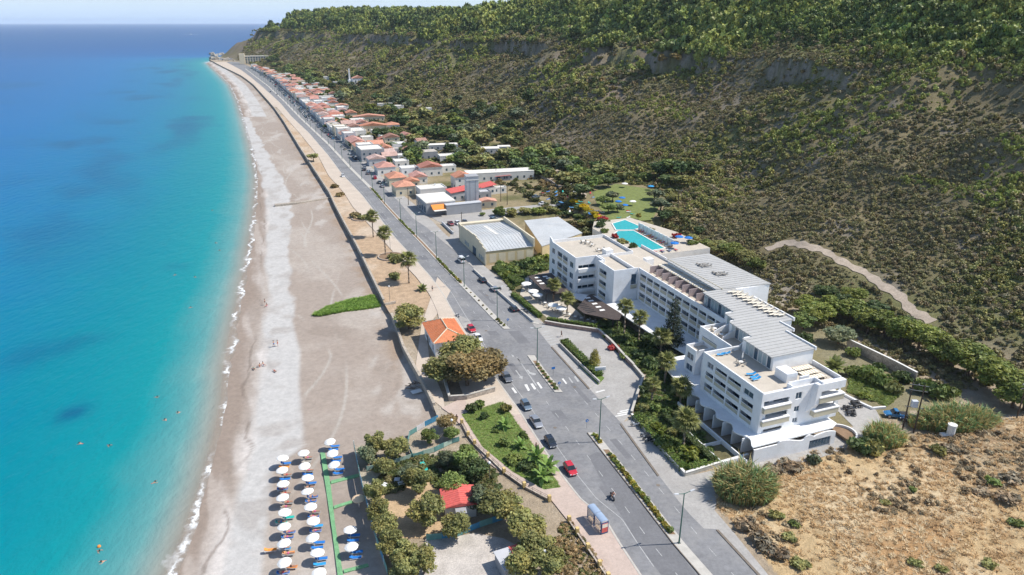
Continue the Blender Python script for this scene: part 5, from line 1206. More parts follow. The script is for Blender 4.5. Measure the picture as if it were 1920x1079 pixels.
# ------------------------------------------------------------------ buildings
def gable(mb, w, l, z, hgt, ov=.35, mi=0, hip=0.0):
    """roof over w (x) by l (y): ridge along y, hip insets"""
    a, b_ = w / 2 + ov, l / 2 + ov; r = b_ - hip; t_ = .16
    V = [(-a, -b_, z), (a, -b_, z), (a, b_, z), (-a, b_, z), (0, -r, z + hgt), (0, r, z + hgt)]
    mb.add(V, [(0, 4, 5, 3), (1, 2, 5, 4), (0, 1, 4), (2, 3, 5), (3, 2, 1, 0)], mi)
def house(label, c, w, l, h, rz, roof='gable', wm='white2', rm='tile_red', group=None, hip=0.0, rh=None, wins=True, cat='house', name='house', z=0.0, parapet=True):
    t = thing(name, label, cat, (c[0], c[1], z), rz, group)
    MB().box(-w / 2, w / 2, -l / 2, l / 2, -.3, h).build('wall', M[wm] if isinstance(wm, str) else wm, t)
    r = MB(); rh = (min(w, l) * .22 if rh is None else rh)
    if roof == 'flat':
        r.box(-w / 2 - .05, w / 2 + .05, -l / 2 - .05, l / 2 + .05, h + .002, h + .18)
        ro = r.build('roof', M[rm], t)
        if parapet:
            p = MB(); e = .2
            p.box(-w / 2, -w / 2 + e, -l / 2, l / 2, h + .185, h + .6); p.box(w / 2 - e, w / 2, -l / 2, l / 2, h + .185, h + .6); p.box(-w / 2 + e, w / 2 - e, -l / 2, -l / 2 + e, h + .185, h + .6); p.box(-w / 2 + e, w / 2 - e, l / 2 - e, l / 2, h + .185, h + .6)
            p.build('parapet', M[wm] if isinstance(wm, str) else wm, ro)
            if l > 8 and h < 6: MB().tube((w * .2, l * .2, h + .8), (w * .2, l * .2 + 1.1, h + .8), .35, .35, 8).build('water_tank', M['plastic_w'], ro)
    elif roof == 'gable': gable(r, w, l, h, rh, mi=0, hip=hip); ro = r.build('roof', M[rm], t)
    elif roof == 'shed':
        a, b_ = w / 2 + .3, l / 2 + .3; r.add([(-a, -b_, h), (a, -b_, h + rh), (a, b_, h + rh), (-a, b_, h), (-a, -b_, h - .12), (a, -b_, h + rh - .12), (a, b_, h + rh - .12), (-a, b_, h - .12)], [(0, 1, 2, 3), (7, 6, 5, 4), (0, 4, 5, 1), (1, 5, 6, 2), (2, 6, 7, 3), (3, 7, 4, 0)]); ro = r.build('roof', M[rm], t)
    if wins:
        n = max(1, int(l / 3.0))
        for k in range(n):
            y = -l / 2 + l * (k + .5) / n; door = (k == n // 2)
            MB().box(-w / 2 - .04, -w / 2 - .002, y - .5, y + .5, .1 if door else 1.0, 2.2).build('door' if door else 'window', M['dark_wood'] if door else M['glass'], t)
        n = max(1, int(w / 3.5))
        for k in range(n):
            x = -w / 2 + w * (k + .5) / n; MB().box(x - .5, x + .5, -l / 2 - .04, -l / 2 - .002, 1.0, 2.2).build('window', M['glass'], t)
            if h > 5: MB().box(x - .5, x + .5, -l / 2 - .04, -l / 2 - .002, 3.9, 5.1).build('window', M['glass'], t)
    return t, ro
def tangent(L, y):
    a = float(lx(L, y - 4)); b_ = float(lx(L, y + 4)); return math.atan2(8, b_ - a) - math.pi / 2
# house by the beach with orange tiled roof
def roof_corner(q, z): return Vector((*G(*q, z), z))
bh = thing('beach_house', 'small white house with orange hipped tile roof between beach and road', 'house', (*G(833, 618, 4.2), 0), R(19))
MB().box(-3.9, 3.9, -6.3, 6.3, -.2, 3.9).build('wall', M['white'], bh)
rf = MB(); gable(rf, 8.2, 13.0, 3.9, 2.0, .35, 0, 3.6); ro = rf.build('roof', M['tile_house'], bh)
for k in range(17):
    y = -6.2 + k * .78; e = min(1.0, max(0, (6.8 - abs(y)) / 3.6)); 
    for s_ in (-1, 1):
        x0, z0 = s_ * 4.4, 3.93; x1, z1 = s_ * 4.45 * (1 - e), 3.9 + 2.0 * e
        MB().tube((x0, y, z0 + .02), (x1 + s_ * .02, y, z1 + .02), .11, .11, 5).build('tile_row', M['tile_house'], ro)
MB().tube((0, -3.3, 5.95), (0, 3.3, 5.95), .16, .16, 6).build('ridge_tile', M['cream'], ro)
for a, b_ in (((0, -3.3, 5.9), (4.4, -6.8, 3.95)), ((0, -3.3, 5.9), (-4.4, -6.8, 3.95)), ((0, 3.3, 5.9), (4.4, 6.8, 3.95)), ((0, 3.3, 5.9), (-4.4, 6.8, 3.95))): MB().tube(a, b_, .15, .15, 6).build('ridge_tile', M['cream'], ro)
for y in (-4, 0, 3.8): window(bh, 0, -3.98, y - .5, y + .5, 1.0, 2.3, 2, fm='grey_pale')
MB().box(-4.02, -3.92, 1.6, 2.6, .0, 2.1).build('door', M['dark_wood'], bh)
# warehouse beside the road with stepped gables, and the pale sheet-roofed hall behind it
def wpt(q, z): g = G(q[0], q[1], z); a, b_ = uv(g[0], g[1]); return (float(a), float(b_))
A_ = G(912, 498, 0); va, ua = uv(A_[0], A_[1]); va, ua = float(va), float(ua)
wh = thing('warehouse', 'ochre warehouse with grey corrugated roof and stepped white gables', 'warehouse', (A_[0], A_[1], 0), HA)
WL = [tuple(np.subtract(wpt(q, z), (va, ua))) for q, z in (((912, 498), 0), ((859, 449), 0), ((1011, 463), 5.2), ((948, 414), 5.6))]
wd = 17.5; ln = WL[1][1]
MB().box(0, wd, 0, ln, -.2, 4.9).build('wall', M['ochre'], wh)
rf = MB(); rf.add([(-.2, -.2, 5.0), (wd + .2, -.2, 5.0), (wd + .2, ln * .33, 7.0), (-.2, ln * .33, 7.0), (wd + .2, ln * .92, 6.0), (-.2, ln * .92, 6.0)], [(0, 1, 2, 3), (3, 2, 4, 5)]); rfo = rf.build('roof', M['metal_roof2'], wh)
for k in range(15): 
    x = .4 + k * 1.18; m_ = MB(); m_.tube((x, -.2, 5.05), (x, ln * .33, 7.05), .06, .06, 4); m_.tube((x, ln * .33, 7.05), (x, ln * .92, 6.05), .06, .06, 4); m_.build('roof_rib', M['metal_roof2'], rfo)
MB().add([(7.5, ln * .36, 7.02), (8.9, ln * .36, 7.02), (8.9, ln * .80, 6.28), (7.5, ln * .80, 6.28)], [(0, 1, 2, 3)]).build('skylight', M['flat_roof'], rfo)
st = MB(); n = 9
for k in range(n):
    y0 = k * ln * .95 / n; yc = (k + .5) * ln * .95 / n; zt = (5.0 + 2.0 * yc / (ln * .33)) if yc < ln * .33 else (7.0 - 1.0 * (yc - ln * .33) / (ln * .6)); st.box(-.32, .02, y0, y0 + ln * .95 / n, -.2, zt + .45 + (.15 if k % 2 else 0))
st.build('stepped_gable', M['cream'], wh)
MB().box(wd - .25, wd + .3, -.3, ln * .93, 4.9, 7.9).build('back_gable', M['cream'], wh); MB().box(-.32, wd, ln * .93, ln, 4.9, 6.6).build('parapet', M['cream'], wh)
for k in range(5): MB().box(1.2 + k * 3.4, 3.6 + k * 3.4, -.03, -.004, .8, 3.9).build('panel', M['cream'], wh)
MB().box(-.36, -.325, ln * .32, ln * .44, 0, 3.0).build('door', M['glass'], wh)
for k in range(3): MB().box(-.36, -.325, ln * .06 + k * 1.9, ln * .06 + k * 1.9 + 1.3, .9, 2.3).build('window', M['glass_pale'], wh); MB().box(-.36, -.325, ln * .58 + k * 1.9, ln * .58 + k * 1.9 + 1.3, .9, 2.3).build('window', M['glass_pale'], wh)
hb_ = [wpt(q, 5.2) for q in ((1016, 462), (983, 414), (1047, 407), (1092, 437))]; g0 = G(1016, 462, 5.2)
hl_ = thing('hall', 'broad low hall with pale grey sheet roof behind the ochre warehouse', 'hall', (g0[0], g0[1], 0), HA); q = [(a - hb_[0][0], b_ - hb_[0][1]) for a, b_ in hb_]
MB().prism([(a * .97 + .3, b_ * .97 + .3) for a, b_ in q], -.2, 5.0).build('wall', M['ochre'], hl_)
MB().prism(q, 5.02, 5.25).build('roof', M['metal_roof2'], hl_)
# grey block with lift tower and orange awning
gb_ = G(800, 404, 0); gr = thing('grey_building', 'grey flat-roofed roadside building with tall tower and orange awning', 'building', (gb_[0], gb_[1], 0), R(22))
MB().box(0, 13, 0, 17, -.2, 5.0).build('wall', M['grey_wall'], gr); MB().box(-.1, 13.1, -.1, 17.1, 5.02, 5.5).build('roof', M['flat_roof'], gr)
MB().box(.5, 12.5, .5, 16.5, 5.502, 5.56).build('roof_surface', M['flat_roof'], gr)
MB().box(8, 24, -3.5, 0, -.2, 4.2).build('annexe_wall', M['grey_wall'], gr); MB().box(7.9, 24.1, -3.6, 0, 4.22, 4.45).build('annexe_roof', M['grey_pale'], gr)
aw = MB(); aw.add([(2.0, -3.4, 3.0), (7.8, -3.4, 3.0), (7.8, 0, 4.4), (2.0, 0, 4.4), (2.0, -3.4, 2.85), (7.8, -3.4, 2.85), (7.8, 0, 4.25), (2.0, 0, 4.25)], [(0, 1, 2, 3), (7, 6, 5, 4), (0, 4, 5, 1), (1, 5, 6, 2), (3, 2, 6, 7), (0, 3, 7, 4)]); aw.build('awning', M['orange_fab'], gr); MB().box(2.2, 7.6, -5.4, -3.4, 2.7, 2.8).build('canopy', M['flat_roof'], gr)
for k in range(4): MB().box(-.05, -.004, 1.5 + k * 4, 4 + k * 4, .6, 3.4).build('shop_window', M['glass'], gr)
tx, ty = G(885, 386, 0); tw = thing('tower', 'tall pale grey square tower rising behind the grey building', 'tower', (tx, ty, 0), R(14))
MB().box(-2.7, 2.7, -2.7, 2.7, -.2, 13.8).build('tower_shaft', M['grey_pale'], tw); MB().box(-2.85, 2.85, -2.85, 2.85, 12.2, 12.5).build('cornice', M['white2'], tw); MB().box(-2.85, 2.85, -2.85, 2.85, 13.802, 14.0).build('roof', M['grey_wall'], tw)
for s_ in (-1.3, 1.3): MB().box(s_ - .12, s_ + .12, -2.76, -2.702, 0, 12.1).build('rib', M['grey_wall'], tw)
def bld(label, q, w, l, h, rz=22, **k): 
    g = G(q[0], q[1], 0); return house(label, g, w, l, h, R(rz), **k)
bld('red sheet-roofed wing behind the grey building and tower', (868, 372), 14, 9, 4.0, roof='shed', rm='tile_pink', rh=1.6, wm='grey_pale')
bld('red sheet-roofed shed on the far right of the tower', (912, 362), 7, 8, 3.6, roof='shed', rm='tile_pink', rh=1.2, wm='white2')
bld('small porch with orange tile roof right of the tower', (913, 388), 8, 4.5, 3.0, rz=12, rm='tile_orange', wm='cream')
bld('two-storey white house with orange roof left of the tower', (866, 352), 9, 8, 6.2, rm='tile_orange', wm='white2')
bld('long white shed with flat pale roof behind the tower', (936, 336), 36, 9, 4.4, rz=14, roof='flat', rm='flat_roof', wm='white2', parapet=False)
bld('small dark red lean-to roof below the long white shed', (942, 338), 8, 3, 2.4, rz=14, roof='shed', rm='tile_pink', rh=.4, wm='grey_wall')
bld('white flat-roofed building beside the row of red roofs', (809, 368), 13, 9, 4.2, roof='flat', rm='flat_roof', wm='white2')
bld('red hip-roofed house standing next to the grey building', (757, 364), 9.5, 9, 4.6, hip=3.2, rm='tile_orange', wm='cream')
bld('orange hip-roofed house second from the grey building', (742, 345), 9, 11, 4.2, hip=3.2, rm='tile_orange', wm='cream')
bld('red hip-roofed house third from the grey building along the road', (722, 325), 10, 10, 4.2, hip=3.0, rm='tile_red', wm='white2')
bld('grey gable-roofed house with dark front beside the big white flat roof', (706, 309), 10, 8, 4.0, rm='tile_old', wm='grey_pale')
bld('large grey two-storey house with bright white flat roof on the village road', (695, 298), 14, 17, 6.6, roof='flat', rm='flat_roof', wm='grey_wall')
bld('grey octagonal-looking block with flat roof behind the village row', (795, 298), 15, 9, 4.6, roof='flat', rm='flat_roof2', wm='grey_wall', parapet=False)
bld('long narrow white roofed shed at the foot of the green valley', (815, 281), 30, 7, 3.4, rz=12, roof='flat', rm='flat_roof', wm='grey_pale', parapet=False)
bld('low white shed among shrubs in the valley right of the narrow shed', (915, 287), 14, 8, 3.2, rz=10, roof='flat', rm='flat_roof', wm='white2', parapet=False)
bld('small white roofed outbuilding among the valley shrubs', (945, 283), 8, 6, 3.0, rz=8, roof='flat', rm='flat_roof', wm='grey_pale', parapet=False)
bld('white gabled house with red roof behind the second village row', (806, 328), 12, 9, 5.0, rz=20, rm='tile_red', wm='white2')
bld('white flat-roofed house beside green shrubs behind the row', (838, 303), 10, 8, 3.6, rz=18, roof='flat', rm='flat_roof', wm='white2')
bld('long orange-roofed house across the village lane', (700, 246), 20, 9, 4.6, rz=16, rm='tile_orange', wm='cream')
bld('long low orange roof higher up behind the village', (692, 227), 26, 8, 4.0, rz=16, rm='tile_orange', wm='cream')
bld('orange roofed cottage at the edge of the valley trees', (735, 242), 11, 8, 3.6, rz=16, rm='tile_orange', wm='white2', hip=2)
bld('cream two-storey house with blind side wall in the village', (734, 273), 10, 9, 6.0, rz=20, rm='tile_old', wm='cream')
for q, w, l, h, rf_, rm, wm, lab in (((784, 342), 8, 9, 3.6, 'gable', 'tile_red', 'white2', 'small red-roofed house in the yard behind the orange hip-roofed house'), ((766, 326), 9, 7, 3.4, 'flat', 'flat_roof', 'white', 'bright white flat roof behind the third red hip roof'), ((752, 312), 8, 8, 3.2, 'flat', 'flat_roof', 'white2', 'low white flat roof right of the grey gabled house'),
    ((792, 326), 8, 6, 3.4, 'gable', 'tile_old', 'white2', 'faded red roof just left of the white gabled house'), ((772, 350), 7, 6, 3.2, 'gable', 'tile_orange', 'cream', 'little orange roof between the hip-roofed houses and the white flat building'), ((748, 288), 12, 7, 3.2, 'flat', 'flat_roof2', 'grey_pale', 'long grey roof right of the large two-storey house'),
    ((722, 270), 10, 7, 3.6, 'gable', 'tile_red', 'white2', 'red roof just behind the large two-storey house'), ((760, 300), 10, 6, 3.0, 'flat', 'flat_roof', 'white', 'white walled yard building left of the octagonal-looking block'), ((835, 322), 11, 6, 3.2, 'flat', 'flat_roof', 'white2', 'pale flat roof left of the two-storey white house'), ((770, 285), 14, 5, 2.6, 'flat', 'flat_roof', 'white2', 'narrow pale shed left of the long narrow white shed'),
    ((895, 372), 12, 6, 3.0, 'flat', 'grey_pale', 'grey_wall', 'grey lean-to hall right of the tower base'), ((935, 362), 7, 3, 2.6, 'flat', 'flat_roof', 'white2', 'white caravan-like shed on the dry plot')):
    bld(lab, q, w, l, h, 20, roof=rf_, rm=rm, wm=wm)
# chapel on the slope and the big block at the end of the coast
cp = P(672, 157); ch = thing('chapel', 'white hillside chapel with orange roof and slim bell tower', 'chapel', tuple(cp), R(20))
MB().box(-8, 8, -5.5, 5.5, -3, 7).build('wall', M['white'], ch); rr = MB(); gable(rr, 16, 11, 7, 3.4); rr.build('roof', M['tile_orange'], ch); MB().box(-13, -8, -4, 4, -3, 5).build('side_wing', M['white'], ch); MB().box(-12, -10, -1, 1, 5, 19).build('bell_tower', M['white'], ch); MB().box(8, 34, -3, -2, -3, 2.5).build('terrace_wall', M['white2'], ch)
for x in (-4, 0, 4): MB().box(x - .8, x + .8, -5.56, -5.502, 1.5, 4.5).build('window', M['glass'], ch)
fb_ = P(478, 119); fh = thing('far_hotel', 'pale many-windowed hotel block at the far end of the beach', 'hotel', (fb_.x, fb_.y, fb_.z - 1), R(18))
MB().box(-18, 28, 0, 12, 0, 14).build('wall', M['cream'], fh); MB().box(-28, -18, -3, 13, 0, 19).build('stair_tower', M['cream'], fh); MB().box(-18, 28.5, -.5, 12.5, 14.02, 14.8).build('roof', M['flat_roof'], fh)
for j in range(4):
    for k in range(9): MB().box(-17 + k * 5, -13.8 + k * 5, -.12, -.004, 1 + j * 3.3, 3.3 + j * 3.3).build('window', M['glass'], fh)
# village: first row of houses along the road, then yards and houses behind
ROOFS = [('gable', 'tile_red', 2.6), ('gable', 'tile_orange', 0), ('gable', 'tile_old', 0), ('flat', 'flat_roof', 0), ('gable', 'tile_red', 0), ('gable', 'tile_orange', 2.4), ('flat', 'flat_roof2', 0)]
KIND = {('gable', 'tile_red'): 'red tiled', ('gable', 'tile_orange'): 'orange tiled', ('gable', 'tile_old'): 'faded red tiled', ('flat', 'flat_roof'): 'white flat', ('flat', 'flat_roof2'): 'grey flat'}
part_of = lambda y: 'at its near end' if y < 560 else ('in its middle' if y < 850 else 'at its far end')
y = 436.0; vr = random.Random(3)
while y < 1330:
    l = vr.uniform(8, 13); w = vr.uniform(8, 11); rk = ROOFS[vr.choice([0, 2, 1, 2, 3, 3, 4, 2, 5, 6])]; h = vr.choice([3.6, 4.0, 4.4, 6.2])
    x = float(lx(L_HOUSE, y + l / 2)); rz = tangent(L_HOUSE, y + l / 2)
    house('village house with %s roof in the front row, %s' % (KIND[rk[:2]], part_of(y)), (x + w / 2 + .5, y + l / 2), w, l, h, rz, rk[0], vr.choice(['white2', 'cream', 'white2', 'grey_pale']), rk[1], 'village houses along the coast road', hip=rk[2], wins=y < 620)
    y += l + vr.choice([.3, .3, .3, 2.5])
for row, (off, y0, y1, step) in enumerate(((17, 420, 1290, 13), (31, 430, 1150, 17), (46, 470, 1000, 24))):
    y = y0
    while y < y1:
        l = vr.uniform(6.5, 11.5); w = vr.uniform(7, 12); rk = ROOFS[vr.choice([0, 1, 2, 3, 3, 4, 6, 3])]
        if vr.random() < (.92, .75, .55)[row] and not (row == 2 and 640 < y < 760):
            x = float(lx(L_HOUSE, y)) + off + vr.uniform(-2, 3)
            if not any(abs(x - G(*q, 0)[0]) < 13 and abs(y - G(*q, 0)[1]) < 11 for q in ((700, 246), (692, 227), (735, 242), (734, 273))):
                house('village house with %s roof behind the front row, %s' % (KIND[rk[:2]], part_of(y)), (x, y), w, l, vr.choice([3.2, 3.6, 4.2]), tangent(L_HOUSE, y) + vr.choice([0, 0, math.pi / 2]), rk[0], vr.choice(['white2', 'cream', 'white', 'white2']), rk[1], 'village houses behind the front row', hip=rk[2], wins=False, z=hz(x, y))
        y += step * vr.uniform(.75, 1.2)
for (q, w, l, h, rk) in (((596, 176), 16, 9, 4, 'tile_orange'), ((622, 188), 26, 9, 4, 'flat_roof2'), ((640, 205), 10, 8, 4, 'flat_roof'), ((783, 199), 7, 6, 3, 'tile_red'), ((800, 212), 9, 7, 4, 'flat_roof'), ((745, 206), 12, 8, 3.5, 'flat_roof'), ((722, 202), 14, 8, 3.5, 'flat_roof2'), ((615, 150), 12, 8, 4, 'flat_roof'), ((640, 158), 22, 7, 3, 'flat_roof2')):
    p = P(*q); house('lone low %s-roofed house above the village, %s' % ({'tile_orange': 'orange', 'tile_red': 'red', 'flat_roof': 'white', 'flat_roof2': 'grey'}[rk], 'long and narrow' if w > 20 else ('left of the chapel lane' if q[0] < 645 else 'among the reeds and trees on the right')), (p.x, p.y), w, l, h, R(16), 'flat' if 'flat' in rk else 'gable', 'white2', rk, 'lone houses above the village', wins=False, z=p.z)
# rocks and huts of the headland
for k in range(16):
    a = P(396 + (k % 8) * 6.5 + vr.uniform(-2, 2), 103 + (k // 8) * 9 + vr.uniform(-2, 2)); s_ = vr.uniform(5, 11)
    if k % 3 == 2: house('small pale hut on the rocky point at the end of the beach', (a.x, a.y), s_, s_, 5, R(vr.uniform(0, 60)), 'flat', 'white2', 'flat_roof2', 'huts on the rocky point', wins=False, z=-1)
    else:
        V, F, T = leafcloud(k, [(0, 0, 0, 1, 1, 1)], 4, .1); bm = bmesh.new(); bmesh.ops.create_icosphere(bm, subdivisions=2, radius=1)
        for v_ in bm.verts: v_.co *= 1 + .35 * math.sin(v_.co.x * 5 + k) * math.cos(v_.co.y * 4 + k) + .1 * vr.random()
        me = bpy.data.meshes.new('rock'); bm.to_mesh(me); bm.free(); me.materials.append(M['rock']); o = mobj('rock', me, None, (a.x, a.y, -1.2)); o.scale = (s_, s_ * .8, s_ * .7); tag(o, 'dark boulder at the waterline of the rocky point', 'rock', 'rocks of the point')
# ------------------------------------------------------------------ palms
def frond_mesh(seed, L, m, fan=True):
    r = random.Random(seed); V = []; F = []; T = []
    def quad(a, b_, c, d, t):
        k = len(V); V.extend([a, b_, c, d]); F.append((k, k + 1, k + 2, k + 3)); T.extend([t] * 4)
    if fan:
        p0 = Vector((0, 0, 0)); hub = Vector((L * .42, 0, L * .06))
        quad(p0 + Vector((0, -.04, 0)), hub + Vector((0, -.04, 0)), hub + Vector((0, .04, 0)), p0 + Vector((0, .04, 0)), (.9, .9, .7))
        n = 11
        for i in range(n):
            a = R(-78 + 156 * i / (n - 1)); ln = L * .62 * (1 - .25 * abs(i - 5) / 5) * r.uniform(.9, 1.1); d = Vector((math.cos(a), math.sin(a), .10 + .1 * r.random())); s = Vector((-d.y, d.x, 0)) * L * .055
            mid = hub + d * ln * .6; tip = hub + d * ln + Vector((0, 0, -ln * .28)); t = r.uniform(.75, 1.25); tt_ = (t * 1.05, t, t * .85)
            quad(hub, mid - s, mid + Vector((0, 0, .04)), mid + s, tt_); quad(mid - s, tip, tip + s * .1, mid + s, (t * 1.15, t * 1.05, t * .9))
    else:
        n = 10
        for i in range(n):
            x0 = L * i / n; x1 = L * (i + 1) / n; zf = lambda x: .35 * x - .32 * x * x / L
            c0 = Vector((x0, 0, zf(x0))); c1 = Vector((x1, 0, zf(x1))); w = L * .21 * math.sin(math.pi * (.12 + .86 * (i + .5) / n)); t = r.uniform(.8, 1.2)
            for s_ in (-1, 1): quad(c0, c1, c1 + Vector((w * .45, s_ * w, -w * .25)), c0 + Vector((w * .35, s_ * w, -w * .25)), (t, t, t * .85))
    return npmesh('frond', [tuple(v) for v in V], F, m, np.array(T))
FR = {'fan': frond_mesh(1, 1.0, LM['palm']), 'fan2': frond_mesh(2, 1.0, LM['palm']), 'dead': frond_mesh(3, 1.0, LM['dead']), 'feather': frond_mesh(4, 1.0, LM['palm'], False), 'broad': frond_mesh(5, 1.0, LM['fan'], False)}
def palm(label, base, h, r, group=None, z=0.0, n=26, kind='fan', lean=0.0, dead=8, tr=.22):
    g = base if len(base) == 3 else (*G(base[0], base[1], z), z); t = thing('palm_tree', label, 'palm', g, rnd.uniform(0, 6), group); mb = MB(); k = 6
    pts = [(lean * (i / k) ** 2, 0, h * i / k - .2 * (i == 0)) for i in range(k + 1)]; mb.path(pts, [tr * 1.35, tr * 1.05, tr, tr * .95, tr * .95, tr, tr * 1.1], 8); mb.build('trunk', M['palm_bark'], t, smooth=True)
    for i in range(n):
        a = i * 2.39996; e = 1.15 - 1.75 * (i + .5) / n; o = mobj('frond', FR[kind if kind != 'fan' else ('fan' if i % 2 else 'fan2')], t); o.location = (lean, 0, h - .1)
        o.rotation_euler = (rnd.uniform(-.2, .2), -e, a); s_ = r * rnd.uniform(.88, 1.08); o.scale = (s_, s_, s_)
    for i in range(dead):
        o = mobj('dead_frond', FR['dead'], t); o.location = (lean, 0, h - .35); o.rotation_euler = (0, R(rnd.uniform(48, 72)), i * 6.283 / max(1, dead)); o.scale = (r * .7,) * 3
    return t
palm('fan palm on the promenade, farthest from the camera of the three by the seawall', (700, 445), 8.2, 3.3, 'promenade palms')
palm('fan palm on the promenade, middle one of the three by the seawall', (723, 479), 8.2, 3.3, 'promenade palms')
palm('fan palm on the promenade, nearest the camera of the three by the seawall', (767, 531), 8.0, 3.5, 'promenade palms')
HP = [('fan palm rising between the narrow pergola and the white parasols', (1037, 565), 5.2, 2.6), ('fan palm beside the restaurant parasols at the slotted pergola', (1063, 588), 4.6, 2.6), ('tall fan palm at the near end of the dark pergola', (1170, 627), 8.0, 2.7),
      ('tall fan palm between the small lawn and the dark conifer', (1197, 640), 6.6, 2.7), ('full fan palm in front of the dark conifer', (1238, 668), 5.4, 3.0), ('fan palm by the driveway wall, in front of the hotel middle', (1246, 722), 6.0, 2.8),
      ('broad fan palm close to the hotel front block, above the nearest one', (1275, 762), 4.6, 2.9), ('nearest fan palm of the hotel garden, standing by the yellow green shrubs', (1281, 836), 5.8, 3.1)]
for lab, b_, h, r in HP: palm(lab, b_, h, r, 'palms of the hotel garden')
palm('drooping half-dead palm at the corner of the driveway wall', (1222, 752), 4.2, 2.2, n=16, dead=14)
palm('low feathery palm behind the hotel on the back lawn', (1562, 700), 1.8, 3.0, kind='feather', dead=0, z=0)
palm('feather palm beside the yellow hedge above the car park', (1135, 392), 4.0, 2.4, kind='feather', dead=0)
palm('palm beside the pool lawn, near the yellow hedge', (1108, 372), 5.0, 2.6, kind='feather', dead=2)
for i, (q, h, r) in enumerate((((1006, 868), 1.6, 2.3), ((1027, 888), 1.8, 2.5), ((1017, 902), 1.3, 2.2), ((947, 803), 1.0, 1.9), ((976, 840), .9, 1.6))):
    palm('leafy banana plant on the roadside lawn, %s from its near end' % ORD[i], q, h, r, 'banana plants on the lawn', kind='broad', n=15, dead=0, tr=.12, z=.15)
palm('low agave-like palm by the beach path', (792, 545), .6, 2.0, kind='feather', n=18, dead=0)
for i, q in enumerate(((739, 486), (741, 523), (742, 492), (684, 412), (668, 408), (628, 352), (638, 368))):
    g = G(*q); bush('prickly_shrub', 'prickly grey shrub in a round stone bed on the promenade, %s from the camera' % ORD[[1, 0, 2, 4, 3, 6, 5][i]], (g[0], g[1], 0), 1.9 if i not in (3, 4) else 2.6, 2.0, 'brownish' if i > 3 else 'olive', i % 3, 'promenade shrubs', n=260, size=.3)
for i, q in enumerate(((733, 482), (680, 410))):
    g = G(*q); t = thing('planter_bed', 'round raised planting bed with low wall, %s one on the promenade' % ('nearer' if i == 0 else 'farther'), 'planter', (g[0], g[1], 0), 0, 'round planting beds'); MB().lathe([(4.6, -.1), (4.6, .4), (4.3, .4), (4.3, .3)], n=20).build('bed_wall', M['stone'], t); MB().lathe([(4.28, .3), (0.01, .34)], n=20).build('bed_soil', M['soil'], t)
# ------------------------------------------------------------------ trees one can tell apart
def at_tree(name, label, q, rad, h, mk, var=0, group=None, z=0.0, **k):
    g = P(*q) if z is None else Vector((*G(q[0], q[1], z), z)); return tree(name, label, 'tree', tuple(g), rad, h, mk, var, group, **k)
at_tree('round_tree', 'round dense olive green tree by the seawall corner', (768, 616), 4.5, 6.4, 'olive', 1, n=5200, size=.085, nl=16, trunk_h=.6)
for i, (q, r, h) in enumerate((((838, 718), 4.8, 7.2), ((876, 724), 5.4, 8.2), ((910, 714), 4.7, 7.6), ((866, 692), 4.8, 8.4))):
    at_tree('spreading_tree', 'brownish spreading tree beside the orange-roofed house, %s of the clump' % ['left', 'nearest middle', 'right', 'farthest'][i], q, r, h, 'brownish' if i in (1, 2) else 'olive', 4 + i, 'brownish trees by the beach house', n=5200, size=.08, nl=14, trunk_h=1.6)
PT = [(705, 858, 2.4, 5.2, 'olive'), (690, 872, 2.0, 4.2, 'grey'), (745, 862, 2.3, 4.6, 'olive'), (722, 893, 1.9, 3.8, 'olive'), (786, 927, 2.6, 5.6, 'olive'), (806, 832, 1.7, 3.0, 'green'), (838, 808, 2.0, 3.6, 'brownish'), (848, 826, 1.6, 3.0, 'green'),
      (875, 885, 2.9, 5.0, 'green'), (888, 908, 2.7, 4.8, 'dark'), (850, 930, 2.3, 4.2, 'green'), (800, 985, 2.8, 5.6, 'olive'), (704, 945, 2.0, 4.4, 'olive'), (712, 985, 2.0, 4.6, 'olive'), (724, 1012, 2.0, 4.6, 'olive'), (735, 1045, 2.1, 4.8, 'olive'),
      (762, 1068, 2.2, 4.8, 'olive'), (795, 1075, 2.2, 4.6, 'olive'), (856, 1010, 2.2, 4.6, 'olive'), (935, 975, 3.2, 5.4, 'olive'), (905, 960, 2.6, 4.8, 'grey'), (960, 985, 2.6, 5.0, 'olive'), (985, 1015, 2.9, 5.2, 'olive'), (1005, 1050, 2.8, 5.2, 'olive'), (1030, 1085, 2.6, 5.0, 'olive'), (980, 1085, 2.5, 5.0, 'olive'), (768, 905, 1.8, 3.6, 'grey'), (840, 880, 1.7, 4.0, 'grey'), (760, 1090, 2.2, 4.6, 'olive')]
PL_ = ['tall olive tree by the corner of the teal fence', 'short greyish tree at the beach corner of the compound', 'bushy tree in the fenced corner beside the play yard', 'small tree in front of the corner trees along the fence', 'leaning olive tree in the middle of the garden next to the green slide', 'flowering bush tree inside the play yard', 'brownish small tree at the north corner of the play yard',
       'small green tree next to the play yard shed', 'large rounded green tree beside the railing path', 'dark leafy tree behind the red cabin', 'low green tree touching the red cabin roof', 'broad olive tree left of the red cabin', 'first olive tree of the fence row below the beige parasol', 'second olive tree of the fence row below the beige parasol', 'third olive tree of the fence row beside the blue loungers', 'fourth olive tree of the fence row near the picture edge',
       'olive tree at the bottom edge inside the compound, left one', 'olive tree at the bottom edge inside the compound, right one', 'olive tree right in front of the red cabin', 'largest olive tree right of the red cabin', 'greyish tree between red cabin and its right neighbour', 'olive tree at the bend of the gravel yard', 'olive tree over the grey and red hut', 'olive tree by the globe lamp at the bottom', 'olive tree cut by the bottom edge right of the hut', 'olive tree cut by the bottom edge behind the hut', 'thin grey tree under the corner trees', 'thin grey tree between play yard and large green tree', 'olive tree just below the bottom edge of the garden']
for i, (x, y, r, h, mk) in enumerate(PT): at_tree('garden_tree', PL_[i], (x, y), r, h, mk, i % 4, 'trees of the beach compound', n=3600, size=.09, nl=11, trunk_h=h * .22)
